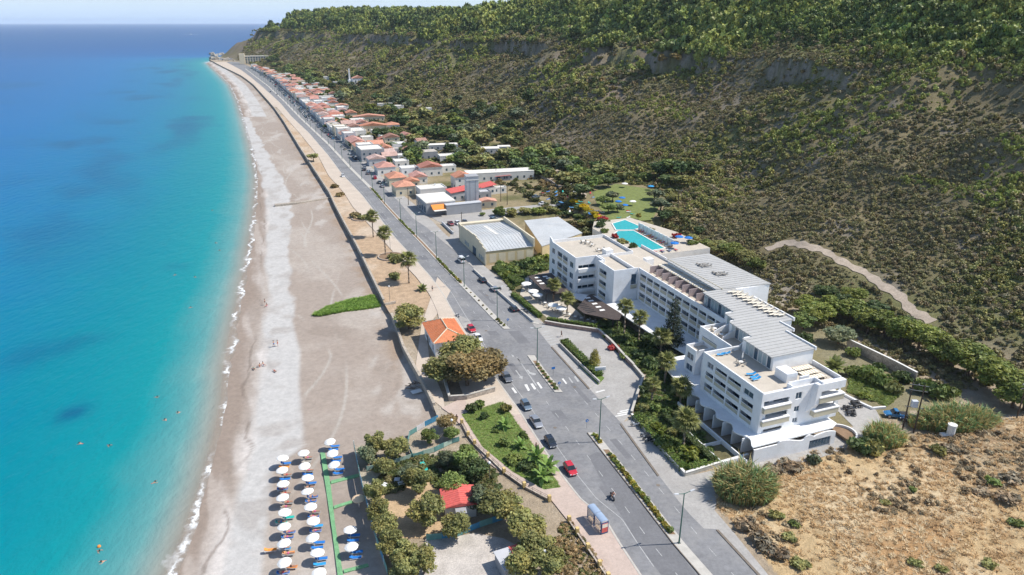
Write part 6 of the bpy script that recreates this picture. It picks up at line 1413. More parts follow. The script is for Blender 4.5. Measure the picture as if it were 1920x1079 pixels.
for i, (x, y, r, h, mk) in enumerate(((885, 772, 1.3, 1.7, 'dark'), (899, 766, 1.2, 1.6, 'green'), (908, 786, .9, 1.6, 'dark'), (948, 772, 1.2, 1.7, 'olive'), (944, 836, 1.1, 1.4, 'green'), (982, 822, 1.0, 1.2, 'green'), (962, 868, 1.6, 1.3, 'green'), (985, 882, 1.5, 1.3, 'dark'), (930, 812, .7, .8, 'green'))):
    g = G(x, y); bush('lawn_shrub', 'rounded shrub on the roadside lawn, %s from its far end' % ORD[[1, 0, 3, 2, 6, 5, 7, 8, 4][i]], (g[0], g[1], .15), r, h, mk, i % 3, 'shrubs on the roadside lawn', n=420, size=.22)
# hotel garden
cn = thing('conifer_tree', 'tall dark tiered conifer in front of the hotel middle wing', 'tree', (*G(1258, 662), 0)); V_, F_, T_ = [], [], []
rr_ = np.random.RandomState(4); nv = 0; lob = []
for k in range(15):
    z = 2.0 + k * .88; rad = 3.3 * (1 - k / 17) + .35
    for j in range(6): a = j * 1.047 + k * .5; lob.append((math.cos(a) * rad * .58, math.sin(a) * rad * .58, z + .15 * rr_.rand(), rad * .42 * (1 if abs(math.cos(a)) > .5 else .8), rad * .42, .28))
V, F, T = leafcloud(44, lob, 5200, .17, up=.5); mobj('crown', npmesh('crown', V, F, LM['conifer'], T), cn); MB().tube((0, 0, -.2), (0, 0, 15), .32, .06, 8).build('trunk', M['bark'], cn)
hedge('hedge', 'clipped hedge on the traffic island beside the driveway', G(1058, 645), G(1122, 708), 2.0, 1.0, 'hedge', z=.3)
hedge('hedge', 'clipped hedge in front of the restaurant terrace facing the driveway', G(1027, 603), G(1118, 617), 1.2, 1.2, 'hedge')
hedge('hedge', 'clipped hedge along the main road side of the restaurant', G(962, 556), G(1012, 596), 1.3, 1.2, 'hedge')
hedge('hedge', 'clipped hedge square beside the far end of the restaurant', G(930, 505), G(975, 535), 3.2, 1.3, 'hedge')
hedge('hedge', 'dark clipped hedge along the hotel front terrace', hv(-10.6, -1), hv(-10.6, 16), 1.3, 1.5, 'dark')
hedge('hedge', 'low front hedge at the tip of the corner garden', G(1290, 883), G(1345, 868), 1.6, 1.0, 'hedge')
hedge('hedge', 'hedge along the pavement wall of the corner garden', G(1192, 786), G(1280, 883), 1.4, 1.1, 'hedge')
for i in range(9):
    g = P(1078 + i * 5.4, 380 + i * 3.7); bush('flowering_shrub', 'yellow flowering shrub in the row above the car park, %s from the left' % ORD[i], tuple(g), 1.7 + .5 * (i % 3 == 0), 1.6 + .4 * (i % 2), 'yellow' if i % 4 != 2 else 'lime', i % 3, 'yellow shrubs above the car park', n=420, size=.2)
cone = thing('clipped_tree', 'clipped cone-shaped golden tree on the traffic island', 'tree', (*G(1114, 690), .3)); V, F, T = leafcloud(9, [(0, 0, 1.3, 1.6, 1.6, 1.3), (0, 0, 2.5, 1.3, 1.3, 1.5), (0, 0, 3.7, .8, .8, 1.1)], 2200, .13, up=.4); mobj('crown', npmesh('crown', V, F, LM['gold'], T), cn and cone); MB().tube((0, 0, -.1), (0, 0, 2.6), .1, .05, 6).build('trunk', M['bark'], cone)
GS = [(1215, 800, 1.6, 1.8, 'green'), (1232, 812, 1.6, 1.9, 'lime'), (1243, 838, 1.5, 1.7, 'green'), (1258, 846, 1.7, 2.2, 'lime'), (1290, 858, 2.0, 2.2, 'lime'), (1228, 770, 1.6, 1.7, 'green'), (1205, 770, 1.6, 1.6, 'olive'), (1250, 775, 1.5, 1.8, 'green'), (1210, 735, 1.5, 1.6, 'dark'), (1262, 815, 1.3, 1.4, 'olive'),
      (1222, 690, 2.2, 2.6, 'dark'), (1205, 672, 2.2, 2.4, 'dark'), (1258, 700, 2.0, 2.6, 'dark'), (1270, 735, 1.8, 2.2, 'dark'), (1140, 632, 1.7, 1.6, 'dark'), (1150, 655, 1.4, 1.2, 'red'), (1172, 672, 1.4, 1.3, 'green'), (1215, 650, 2.4, 3.2, 'dark'), (1240, 645, 2.6, 3.6, 'dark'), (1275, 690, 2.2, 3.0, 'dark'), (1130, 612, 1.5, 1.8, 'dark'), (1185, 648, 1.8, 1.6, 'green'), (1150, 612, 1.8, 2.4, 'dark'),
      (945, 520, 2.2, 2.2, 'lime'), (962, 512, 2.2, 2.4, 'green'), (978, 505, 2.4, 2.8, 'dark'), (940, 500, 1.8, 2.0, 'green'), (1000, 492, 2.6, 2.2, 'green'), (1018, 486, 2.4, 2.2, 'lime'), (1010, 507, 2.2, 2.0, 'green'), (1300, 830, 1.4, 1.3, 'green'), (1325, 850, 1.2, 1.2, 'green')]
for i, (x, y, r, h, mk) in enumerate(GS):
    g = G(x, y); nm = {'lime': 'yellow green', 'green': 'mid green', 'dark': 'dark green', 'olive': 'olive green', 'red': 'red flowering'}[mk]
    bush('garden_shrub', '%s shrub filling the hotel front garden among the palms' % nm if x > 1120 and mk != 'red' else ('red flowering shrub by the driveway wall of the hotel' if mk == 'red' else '%s shrub filling the beds at the far end of the hotel' % nm), (g[0], g[1], 0), r, h, mk, i % 4, 'shrubs of the hotel garden', n=520, size=.21)
# behind the hotel and along the slope
BT = [(1322, 470, 3.2, 4.0, 'pine'), (1345, 476, 3.6, 4.5, 'olive'), (1372, 486, 4.0, 5.5, 'pine'), (1398, 498, 3.6, 5.0, 'olive'), (1418, 508, 3.0, 4.2, 'pine'), (1505, 618, 3.6, 4.6, 'green'), (1530, 610, 4.2, 6.5, 'pine'), (1515, 590, 3.8, 5.5, 'pine'), (1560, 598, 4.2, 6.5, 'pine'), (1595, 602, 4.0, 6.0, 'pine'), (1572, 645, 3.6, 4.6, 'grey'),
      (1625, 625, 4.0, 6.5, 'pine'), (1655, 632, 4.4, 7.0, 'pine'), (1690, 645, 4.4, 7.0, 'pine'), (1722, 655, 4.4, 7.2, 'pine'), (1752, 675, 4.4, 7.0, 'pine'), (1785, 690, 4.6, 7.6, 'pine'), (1815, 705, 4.6, 7.6, 'pine'), (1845, 722, 4.6, 7.6, 'pine'), (1872, 742, 4.4, 7.6, 'pine'), (1898, 765, 4.2, 7.0, 'pine'), (1920, 770, 4.0, 6.5, 'pine'), (1600, 568, 3.4, 4.5, 'pine'), (1545, 560, 3.2, 4.2, 'dark'), (1575, 580, 3.5, 5, 'dark'), (1640, 600, 3.4, 5, 'dark'), (1700, 630, 3.4, 5, 'dark')]
for i, (x, y, r, h, mk) in enumerate(BT): at_tree('pine_tree' if mk in ('pine', 'dark') else 'broadleaf_tree', ('bright green pine in the row behind the hotel, %s from the left' if mk != 'grey' else 'round grey green olive tree on the lawn behind the hotel, %s') % (ORD[i] if mk != 'grey' else 'alone'), (x, y), r, h, mk, i % 4, 'pines behind the hotel', z=None, n=3600, size=.095, nl=12, trunk_h=h * .25)
GB = [(1600, 705, 2.0, 2.4, 'green'), (1630, 712, 2.6, 3.2, 'green'), (1655, 725, 2.6, 3.2, 'green'), (1672, 735, 2.2, 2.6, 'olive'), (1690, 715, 2.0, 2.4, 'dark'), (1645, 700, 2.0, 2.2, 'dark'), (1735, 735, 2.6, 3.0, 'green'), (1765, 745, 2.8, 3.4, 'green'), (1600, 668, 1.8, 2.2, 'green'), (1510, 640, 2.0, 2.2, 'dark'), (1620, 745, 1.5, 1.2, 'lime')]
for i, (x, y, r, h, mk) in enumerate(GB): g = P(x, y); bush('back_garden_shrub', 'leafy shrub on the lawn behind the hotel, %s from the left' % ORD[[0, 3, 6, 7, 8, 5, 9, 10, 1, 2, 4][i]], tuple(g), r, h, mk, i % 4, 'shrubs behind the hotel', n=520, size=.21)
def reeds(label, q, rx, ry, h, mk='reed', n=1500, seed=0, z=None):
    n = n * 2; r = np.random.RandomState(seed); g = P(*q); a = r.rand(n) * 6.283; rad = np.sqrt(r.rand(n)); bx = np.cos(a) * rad * rx; by = np.sin(a) * rad * ry; hh = h * (1 - .4 * rad ** 2 + .25 * np.sin(bx * 1.9) * np.cos(by * 2.3)) * (.5 + .6 * r.rand(n))
    dirx = np.cos(a) * rad * .35 + r.normal(size=n) * .3; diry = np.sin(a) * rad * .35 + r.normal(size=n) * .3; w = .05 + .07 * r.rand(n); ang = r.rand(n) * 3.14; wx, wy = np.cos(ang) * w, np.sin(ang) * w; z0 = hh * .15 * r.rand(n)
    mid = np.stack([bx + dirx * hh * .3, by + diry * hh * .3, z0 + hh * .7], 1); tip = np.stack([bx + dirx * hh * .75, by + diry * hh * .75, z0 + hh * (.92 - .2 * r.rand(n))], 1); b0 = np.stack([bx, by, z0], 1); wv_ = np.stack([wx, wy, wx * 0], 1)
    V = np.stack([b0 - wv_ * .5, b0 + wv_ * .5, mid + wv_, mid - wv_, tip], 1).reshape(-1, 3); F = np.concatenate([np.stack([np.arange(n) * 5, np.arange(n) * 5 + 1, np.arange(n) * 5 + 2, np.arange(n) * 5 + 3], 1), np.stack([np.arange(n) * 5 + 3, np.arange(n) * 5 + 2, np.arange(n) * 5 + 4, np.arange(n) * 5 + 4], 1)])
    k = len(F) // 2; V2 = V; t = .75 + .5 * r.rand(n); gr_ = r.rand(n) < .45; T = np.stack([t * np.where(gr_, .62, 1.15), t, t * .9], 1)
    me = npmesh('reeds', V2, F[:k], LM[mk], np.repeat(T, 5, 0)); me2 = npmesh('tips', V2, np.stack([np.arange(n) * 5 + 3, np.arange(n) * 5 + 2, np.arange(n) * 5 + 4], 1), LM[mk], np.repeat(T, 5, 0))
    t_ = thing('reed_clump', label, 'reeds', tuple(g)); mobj('stems', me, t_); mobj('leaf_tips', me2, t_)
    return t_
reeds('large tall reed clump beside the corner of the hotel yard', (1396, 925), 5.2, 4.0, 5.0, n=2600, seed=1)
reeds('wide golden reed bed below the pines on the right', (1790, 800), 7.5, 4.0, 4.6, n=3000, seed=2); reeds('right-hand dry end of the golden reed bed', (1830, 795), 4.0, 3.0, 3.6, n=900, seed=5)
reeds('reed clump between the hotel yard and the utility poles', (1655, 830), 3.6, 2.8, 4.2, n=1300, seed=3); reeds('small green reed tuft beside the utility poles', (1722, 800), 2.0, 1.6, 2.6, n=500, seed=4)
for i, (x, y, r, h, mk) in enumerate(((1612, 845, 2.4, 2.6, 'dark'), (1640, 850, 2.2, 2.4, 'olive'), (1525, 868, 1.3, 1.8, 'grey'), (1480, 880, 2.2, 1.5, 'pampas'), (1450, 885, 1.8, 1.3, 'pampas'), (1760, 850, 1.5, 1.4, 'olive'), (1780, 845, 1.9, 1.3, 'pampas'), (1455, 968, 1.3, .9, 'olive'), (1385, 935, 1.0, .8, 'pampas'), (1400, 990, 1.9, 1.4, 'pampas'), (1430, 1020, 2.0, 1.5, 'pampas'), (1460, 1045, 1.6, 1.2, 'pampas'), (1500, 1060, 1.4, .9, 'olive'),
      (1490, 985, 1.0, .7, 'green'), (1715, 1058, 1.1, .8, 'olive'), (1765, 1070, .9, .6, 'olive'), (1852, 1060, 1.1, .8, 'olive'), (1710, 920, .8, .6, 'green'), (1862, 905, 1.4, .9, 'green'), (1905, 985, 1.2, .8, 'green'), (1840, 925, 1.5, .9, 'pampas'), (1890, 940, 2.0, 1.1, 'pampas'), (1900, 900, 2.0, 1.1, 'pampas'), (1660, 945, .9, .5, 'olive'), (1480, 1010, 1.2, .8, 'olive'))):
    g = P(x, y); bush('field_shrub', '%s shrub on the dry field, %s from the left' % ({'dark': 'dark green', 'olive': 'olive', 'grey': 'grey green', 'pampas': 'leafless greyish', 'green': 'small green'}[mk], ORD[min(i, 29)]), tuple(g), r, h, mk, i % 4, 'shrubs of the dry field', n=380, size=.22)
# pool garden trees
for i, (x, y, r, h, mk) in enumerate(((1120, 330, 5.0, 8, 'dark'), (1105, 345, 4.0, 6, 'dark'), (1235, 335, 5.0, 8.5, 'dark'), (1255, 330, 5.0, 8.5, 'green'), (1278, 335, 5.5, 8.5, 'dark'), (1300, 330, 4.0, 7, 'dark'), (1188, 340, 2.6, 4, 'green'), (1228, 375, 3.6, 4.5, 'grey'), (1238, 395, 4.2, 5, 'grey'), (1262, 380, 3.0, 4, 'olive'), (1130, 385, 2.6, 4, 'green'), (1148, 378, 2.6, 4.5, 'grey'), (1196, 412, 1.2, 2.6, 'gold'), (1100, 430, 3.2, 4, 'olive'), (1130, 418, 2.0, 2.6, 'red'), (1085, 400, 2.8, 3.6, 'dark'), (1105, 410, 2.6, 3.2, 'olive'), (1062, 408, 2.4, 2.8, 'dark'), (1140, 352, 4.0, 5.5, 'dark'), (1092, 372, 4.2, 6.5, 'dark'), (1112, 358, 4.0, 7, 'green'), (1208, 345, 4.0, 6, 'green'), (1255, 352, 4.6, 6.5, 'dark'), (1275, 352, 4.5, 6, 'olive'), (1245, 415, 3.4, 4.2, 'dark'), (1262, 405, 3.2, 3.6, 'olive'), (1140, 400, 3.0, 4.2, 'green'), (1158, 398, 2.2, 3.4, 'grey'), (1115, 425, 2.6, 3.0, 'dark'), (1088, 415, 2.6, 3.0, 'green'), (1140, 432, 1.6, 1.8, 'red'), (1126, 440, 1.8, 2.0, 'green'), (1310, 440, 2.4, 3.0, 'dark'), (1300, 455, 2.4, 3.0, 'olive'))):
    at_tree('pool_garden_tree', 'tree around the pool lawn, %s kind with %s crown' % ({'dark': 'dark evergreen', 'green': 'fresh green', 'grey': 'silvery round', 'olive': 'olive toned', 'gold': 'slim golden', 'red': 'red flowering'}[mk], 'large' if r > 3.9 else 'small'), (x, y), r, h, mk, i % 4, 'trees round the pool lawn', z=None, n=1000, size=.19)
for i, (x, y, r, h, mk) in enumerate(((938, 405, 3.0, 4, 'green'), (960, 405, 3.0, 3.2, 'olive'), (985, 402, 3.0, 3.0, 'olive'), (1010, 402, 3.0, 3.0, 'lime'), (1035, 400, 3.0, 3.0, 'olive'), (1090, 425, 2.6, 3, 'green'), (905, 405, 1.2, 1.6, 'green'))):
    at_tree('hedgerow_tree', 'overgrown bush in the hedgerow behind the sheet-roofed hall, %s from the left' % ORD[[1, 2, 3, 4, 5, 6, 0][i]], (x, y), r, h, mk, i % 4, 'hedgerow behind the hall', z=None, n=800, size=.2, trunk_h=.2)
# wooded valley: every tree its own object, crowns shared
vt = random.Random(12); cnt = 0; occ = [G(*q) for q in ((915, 287), (945, 283), (815, 281), (936, 336), (700, 246), (692, 227), (735, 242), (795, 298), (838, 303), (806, 328))]
def valley(n, y0, y1, lab, key, rmin, rmax, group, off=(24, 125)):
    made = 0; tries = 0
    while made < n and tries < n * 12:
        tries += 1; y = vt.uniform(y0, y1); x = float(lx(L_HOUSE, y)) + vt.uniform(*off)
        d, _ = foot_d(np.array([x]), np.array([y]))
        if d[0] > 30: continue
        v_, u_ = uv(x, y)
        if 90 < u_ < 134 and 30 < v_ < 60: continue
        if inpoly(np.array([v_]), np.array([u_]), LAWN_VU)[0]: continue
        if y < 395 and u_ > -10 and (x < float(lx(L_HOUSE, y)) + 62): continue
        if any(abs(x - q[0]) < 17 and abs(y - q[1]) < 9 for q in occ): continue
        if fbm(np.array([x]), np.array([y]), 40, 5, 2)[0] < .40: continue
        r = vt.uniform(rmin, rmax) * 1.15; mk = vt.choice(key); made += 1
        tree('valley_tree', '%s, %s' % (lab[mk], 'its near part' if y < 430 else ('its middle part' if y < 700 else 'its far part')), 'tree', (x, y, hz(x, y)), r, r * vt.uniform(1.2, 1.7), mk, vt.randint(0, 3), group, n=420, size=.27, nl=8, trunk_h=r * .25)
LB = {'dark': 'dark evergreen tree in the wooded valley', 'green': 'mid green tree in the wooded valley', 'grey': 'silvery olive tree in the wooded valley', 'olive': 'olive brown tree in the wooded valley', 'lime': 'bright green reed-like tree in the wooded valley'}
valley(95, 330, 520, LB, ['dark', 'green', 'olive', 'grey', 'green', 'olive'], 2.6, 5.2, 'valley trees'); valley(110, 500, 1000, LB, ['dark', 'olive', 'lime', 'olive', 'grey', 'dark'], 2.8, 5.6, 'valley trees', (45, 150)); valley(50, 950, 1500, LB, ['dark', 'green', 'olive'], 3.5, 6.5, 'valley trees', (40, 120))
LB2 = {k: 'small %s tree between the village houses' % k for k in ('dark', 'green', 'olive')}
valley(120, 345, 1250, LB2, ['dark', 'green', 'dark'], 1.8, 3.2, 'trees between the village houses', (1, 42))
at_tree('wild_tree', 'tall dark tree standing alone below the quarry slope', (990, 200), 5, 14, 'dark', 1, z=None, n=800, size=.22)
at_tree('wild_tree', 'pale solitary tree on the seawall promenade', (588, 303), 3.4, 5.0, 'olive', 2, n=700, size=.22)
# trees standing along the skyline
sk = random.Random(5)
for k in range(46):
    px = 500 + k * 7.2 + sk.uniform(-3, 3); uu = (px - 960) / FPX; best = None
    for y in np.arange(1150, 2150, 10.0):
        x = uu * y * 1.03
        if foot_d(np.array([x]), np.array([y]))[0][0] > 120:
            zz = hz(x, y); ang = (zz - CAM_H) / y
            if best is None or ang > best[0]: best = (ang, x, y, zz)
    if best:
        _, x, y, zz = best; t = thing('skyline_palm' if k % 4 else 'skyline_tree', 'small dark tree silhouette in the row along the skyline of the headland', 'tree', (x, y, zz - .5), 0, 'trees along the skyline'); h = sk.uniform(6, 10); r = sk.uniform(2.0, 3.2) * (1 if k % 4 else 1.6)
        kk = ('sky', k % 2)
        if kk not in TREEK: TREEK[kk] = crown_mesh('crown', 700 + k, 1, 1, .7, -.7, 160, .34, LM['dark'], 5)
        c = mobj('crown', TREEK[kk], t); c.scale = (r, r, r * .8); c.location = (0, 0, h); kq = mobj('trunk', TREEK[('t', 0)], t); kq.scale = (5, 5, h * 1.15)
# beach grass strip, lawn tufts
def tufts(name, poly_px, n, s0, s1, cols, z=0.05, seed=0, sq=.5, src=None):
    r = np.random.RandomState(seed); pg = [G(*q) if not callable(q) else q for q in poly_px]; p = np.array(pg); x = p[:, 0].min() + np.ptp(p[:, 0]) * r.rand(n * 3); y = p[:, 1].min() + np.ptp(p[:, 1]) * r.rand(n * 3); ok = inpoly(x, y, pg); x, y = x[ok][:n], y[ok][:n]; m_ = len(x); s = s0 + (s1 - s0) * r.rand(m_)
    c = np.array(cols)[r.randint(0, len(cols), m_)] * (.75 + .5 * r.rand(m_))[:, None]
    return scatter_group(name, src or SRC, np.stack([x, y, np.full(m_, z)], 1), np.stack([s, s, s * sq], 1), np.stack([r.rand(m_) * .3, r.rand(m_) * .3, r.rand(m_) * 6.28], 1), c, r.randint(0, 3, m_))
tufts('beach_grass', grass_strip, 3500, .4, .9, [(0.22, 0.36, 0.06), (0.28, 0.40, 0.08), (0.16, 0.28, 0.05)], -1.45, 3, .7, TUFT)
tufts('lawn_grass', lawn1, 5000, .2, .42, [(0.22, 0.31, 0.07), (0.18, 0.27, 0.06), (0.28, 0.31, 0.10)], .13, 4, .4, TUFT)
tufts('weeds', [(1055, 980), (1075, 985), (1130, 1060), (1140, 1100), (1040, 1100), (1030, 1040)], 260, .25, .6, [(0.42, 0.30, 0.16), (0.30, 0.22, 0.11), (0.16, 0.17, 0.06)], 0, 5, .6)
tufts('garden_undergrowth', [(700, 870), (790, 855), (870, 850), (930, 890), (940, 960), (880, 960), (800, 900), (720, 930)], 700, .4, 1.0, [(0.15, 0.17, 0.06), (0.20, 0.18, 0.08), (0.10, 0.13, 0.05)], 0, 6, .6)
tufts('back_lawn_grass', [(1595, 690), (1690, 740), (1660, 762), (1590, 735)], 900, .3, .6, [(0.16, 0.22, 0.05), (0.2, 0.25, 0.06)], 0.0, 8, .4)
def valley_cover():
    r = np.random.RandomState(31); n = 42000; y = 260 + 1200 * r.rand(n) ** 1.4; x = lx(L_HOUSE, y) + 14 + 150 * r.rand(n); d, _ = foot_d(x, y); v_, u_ = uv(x, y)
    ok = (d < 8) & ~((u_ > 90) & (u_ < 134) & (v_ > 30) & (v_ < 60)) & ~inpoly(v_, u_, LAWN_VU) & ~((y < 400) & (x < lx(L_HOUSE, y) + 55)); g = fbm(x, y, 26, 55, 3); ok &= (g > .46) | (r.rand(n) < .12)
    x, y = x[ok], y[ok]; z = height(x, y); m_ = len(x); s = (.7 + 1.6 * r.rand(m_) ** 2) * (1 + y / 1800); pal = np.array([(0.16, 0.165, 0.06), (0.20, 0.19, 0.075), (0.11, 0.125, 0.045), (0.26, 0.20, 0.10), (0.19, 0.22, 0.06)])
    c = pal[np.clip((fbm(x, y, 30, 57, 3) * .7 + r.rand(m_) * .5 - .1) * 5, 0, 4.99).astype(int)] * (.8 + .4 * r.rand(m_))[:, None]
    return scatter_group('valley_scrub', SRC, np.stack([x, y, z - .1], 1), np.stack([s, s, s * .7], 1), np.stack([r.rand(m_) * .3, r.rand(m_) * .3, r.rand(m_) * 6.28], 1), c, r.randint(0, 4, m_))
valley_cover()
tufts('bed_groundcover', [(1186, 782), (1215, 700), (1235, 690), (1300, 775), (1350, 873), (1284, 888)], 1100, .3, .8, [(0.13, 0.19, 0.05), (0.18, 0.23, 0.06), (0.09, 0.13, 0.04)], .05, 11, .5)
tufts('bed_groundcover', [(1125, 620), (1160, 662), (1210, 700), (1290, 760), (1300, 700), (1180, 615), (1130, 600)], 1200, .3, .9, [(0.11, 0.16, 0.045), (0.15, 0.19, 0.05), (0.07, 0.11, 0.035)], .03, 12, .6)
tufts('bed_groundcover', [(932, 505), (960, 545), (985, 520), (1030, 505), (1030, 480), (990, 480)], 700, .4, 1.0, [(0.13, 0.18, 0.05), (0.19, 0.22, 0.06), (0.09, 0.13, 0.04)], .03, 13, .6)
for i, (v_, u_) in enumerate(((33.2, 99.5), (33, 106), (33, 113), (33.4, 119), (33, 127), (35, 134), (50, 122), (54, 112), (55, 103), (38, 138))):
    g = hv(v_, u_); bush('deck_planting', 'green shrub on the rim of the pool deck, %s from its near west corner' % ORD[i], (g[0], g[1], 5.85), 1.3 + .4 * (i % 3), 1.3 + .4 * (i % 2), ['green', 'dark', 'olive', 'red'][i % 4], i % 4, 'planting round the pool deck', n=360, size=.22)
# ------------------------------------------------------------------ cars
def loft(mb, rings, mi=0):
    n = len(rings[0]); P = [p for r in rings for p in r]; F = []
    for j in range(len(rings) - 1):
        for i in range(n): F.append((j * n + i, (j + 1) * n + i, (j + 1) * n + (i + 1) % n, j * n + (i + 1) % n))
    F.append(tuple(range(n))); F.append(tuple(range(len(P) - 1, len(P) - n - 1, -1)))
    return mb.add(P, F, mi)
SPEC = {   # length, width, sill, belt front, belt rear, roof, cabin base (rear, front), roof (rear, front)
    'hatch': (3.75, 1.66, .24, .86, .95, 1.48, -1.72, .95, -1.35, .20), 'sedan': (4.45, 1.76, .24, .86, .98, 1.44, -1.55, .95, -.85, .25),
    'estate': (4.4, 1.78, .26, .92, 1.02, 1.62, -2.0, .95, -1.75, .25), 'van': (4.7, 1.9, .28, 1.0, 1.12, 2.05, -2.25, 1.7, -2.1, 1.05), 'pickup': (5.0, 1.84, .36, 1.0, 1.02, 1.74, -.35, 1.2, -.1, .55)}
def body_rings(sp):
    L, Wd, sill, bf, br, rf, *_ = sp; h = Wd / 2; out = []
    for y, k, zl, zt in ((-L / 2, .80, sill + .18, br - .18), (-L / 2 + .12, .93, sill + .05, br - .03), (-L * .3, 1.0, sill, br), (0, 1.0, sill, (bf + br) / 2), (L * .22, 1.0, sill, bf + .03), (L * .36, .98, sill, bf - .06), (L / 2 - .15, .90, sill + .04, bf - .22), (L / 2, .74, sill + .16, bf - .34)):
        w = h * k; zm = zl + (zt - zl) * .55; out.append([(-w * .93, y, zl), (-w, y, zm), (-w * .95, y, zt - .04), (-w * .82, y, zt), (w * .82, y, zt), (w * .95, y, zt - .04), (w, y, zm), (w * .93, y, zl)])
    return out
def cabin(sp, g=None, r=None):
    L, Wd, sill, bf, br, rf, c0, c1, r0, r1 = sp; h = Wd / 2; g = g or MB(); zb0, zb1 = br - .05, bf - .02
    a, b_ = h * .92, h * .74
    g.add([(-a, c0, zb0), (a, c0, zb0), (a, c1, zb1), (-a, c1, zb1), (-b_, r0, rf - .05), (b_, r0, rf - .05), (b_, r1, rf - .05), (-b_, r1, rf - .05)], [(0, 1, 5, 4), (1, 2, 6, 5), (2, 3, 7, 6), (3, 0, 4, 7), (4, 5, 6, 7), (3, 2, 1, 0)], 1 if r is g else 0)
    rr = r if r is not None else MB(); c = .05
    rr.add([(-b_ - .02, r0 - c, rf - .06), (b_ + .02, r0 - c, rf - .06), (b_ + .02, r1 + c, rf - .06), (-b_ - .02, r1 + c, rf - .06), (-b_ * .9, r0 + .12, rf), (b_ * .9, r0 + .12, rf), (b_ * .9, r1 - .1, rf), (-b_ * .9, r1 - .1, rf)], [(0, 1, 5, 4), (1, 2, 6, 5), (2, 3, 7, 6), (3, 0, 4, 7), (4, 5, 6, 7), (3, 2, 1, 0)], 0)
    for s_ in (-1, 1):      # door pillars
        ym = (c0 + c1) / 2 - .05; rm = (r0 + r1) / 2 - .1
        rr.add([(s_ * (a + .012), ym, (zb0 + zb1) / 2), (s_ * (a + .012), ym + .09, (zb0 + zb1) / 2), (s_ * (b_ + .012), rm + .09, rf - .04), (s_ * (b_ + .012), rm, rf - .04)], [(0, 1, 2, 3)], 0)
    return g, rr
WHEEL = {}
def wheel_parts(rad):
    if rad not in WHEEL:
        t = MB(); P = []; n = 14
        for x, r in ((-.09, rad * .7), (-.1, rad * .93), (-.05, rad), (.05, rad), (.1, rad * .93), (.09, rad * .7)):
            for i in range(n): a = 6.283 * i / n; P.append((x, r * math.cos(a), r * math.sin(a)))
        t.add(P, [(j * n + i, j * n + (i + 1) % n, (j + 1) * n + (i + 1) % n, (j + 1) * n + i) for j in range(5) for i in range(n)]); d = MB(); d.tube((-.085, 0, 0), (.085, 0, 0), rad * .69, rad * .69, 14); WHEEL[rad] = (t.data('tyre', M['rubber']), d.data('rim', M['chrome']))
    return WHEEL[rad]
CARP_PROTO = {}
M['head_lens'] = glass_mat('headlight_lens', (.7, .72, .75)); M['tail_lens'] = glass_mat('tail_lens', (.45, .02, .02), .2); M['plate'] = mat('number_plate', (.75, .75, .72), .5, .05)
def car(kind, color, label, loc, rz, group=None):
    key = (kind, color); sp = SPEC[kind]
    if key in CARP_PROTO:
        t = copy_tree(CARP_PROTO[key]); t.location = loc; t.rotation_euler = (0, 0, rz); t['label'] = label
        if group: t['group'] = group
        return t
    t = thing('car' if kind not in ('van', 'pickup') else ('van' if kind == 'van' else 'pickup_truck'), label, {'van': 'van', 'pickup': 'truck'}.get(kind, 'car'), loc, rz, group); L, Wd = sp[0], sp[1]
    b_ = MB(); loft(b_, body_rings(sp)); b_.build('body', CARP[color], t, smooth=False); g, r = cabin(sp); g.build('windows', M['car_glass'], t); r.build('roof', CARP[color], t)
    if kind == 'pickup': MB().box(-Wd * .4, Wd * .4, -L / 2 + .15, -.55, sp[4] + .01, sp[4] + .03).build('load_bed', M['black'], t)
    wr = .31 if kind != 'pickup' else .37; ty, ri = wheel_parts(wr)
    for sx_ in (-1, 1):
        for yy_ in (-L * .31, L * .32):
            w = mobj('wheel', ty, t); w.location = (sx_ * (Wd / 2 - .07), yy_, wr); mobj('rim', ri, w)
        MB().box(sx_ * Wd * .36 - .16, sx_ * Wd * .36 + .16, L / 2 - .14, L / 2 - .02, sp[3] - .42, sp[3] - .26).build('headlight', M['head_lens'], t)
        MB().box(sx_ * Wd * .38 - .12, sx_ * Wd * .38 + .12, -L / 2 - .01, -L / 2 + .1, sp[4] - .32, sp[4] - .14).build('tail_light', M['tail_lens'], t)
        MB().box(sx_ * (Wd / 2 + .08) - .08, sx_ * (Wd / 2 + .08) + .08, sp[7] - .35, sp[7] - .22, sp[3] - .02, sp[3] + .12).build('wing_mirror', CARP[color], t)
    MB().box(-.26, .26, L / 2 - .005, L / 2 + .015, sp[2] + .2, sp[2] + .32).build('number_plate', M['plate'], t)
    CARP_PROTO[key] = t; return t
def on_road(q, z=.035): g = G(q[0], q[1], z); return (g[0], g[1], z)
ND = lambda q: tangent(L_ML, G(*q)[1])
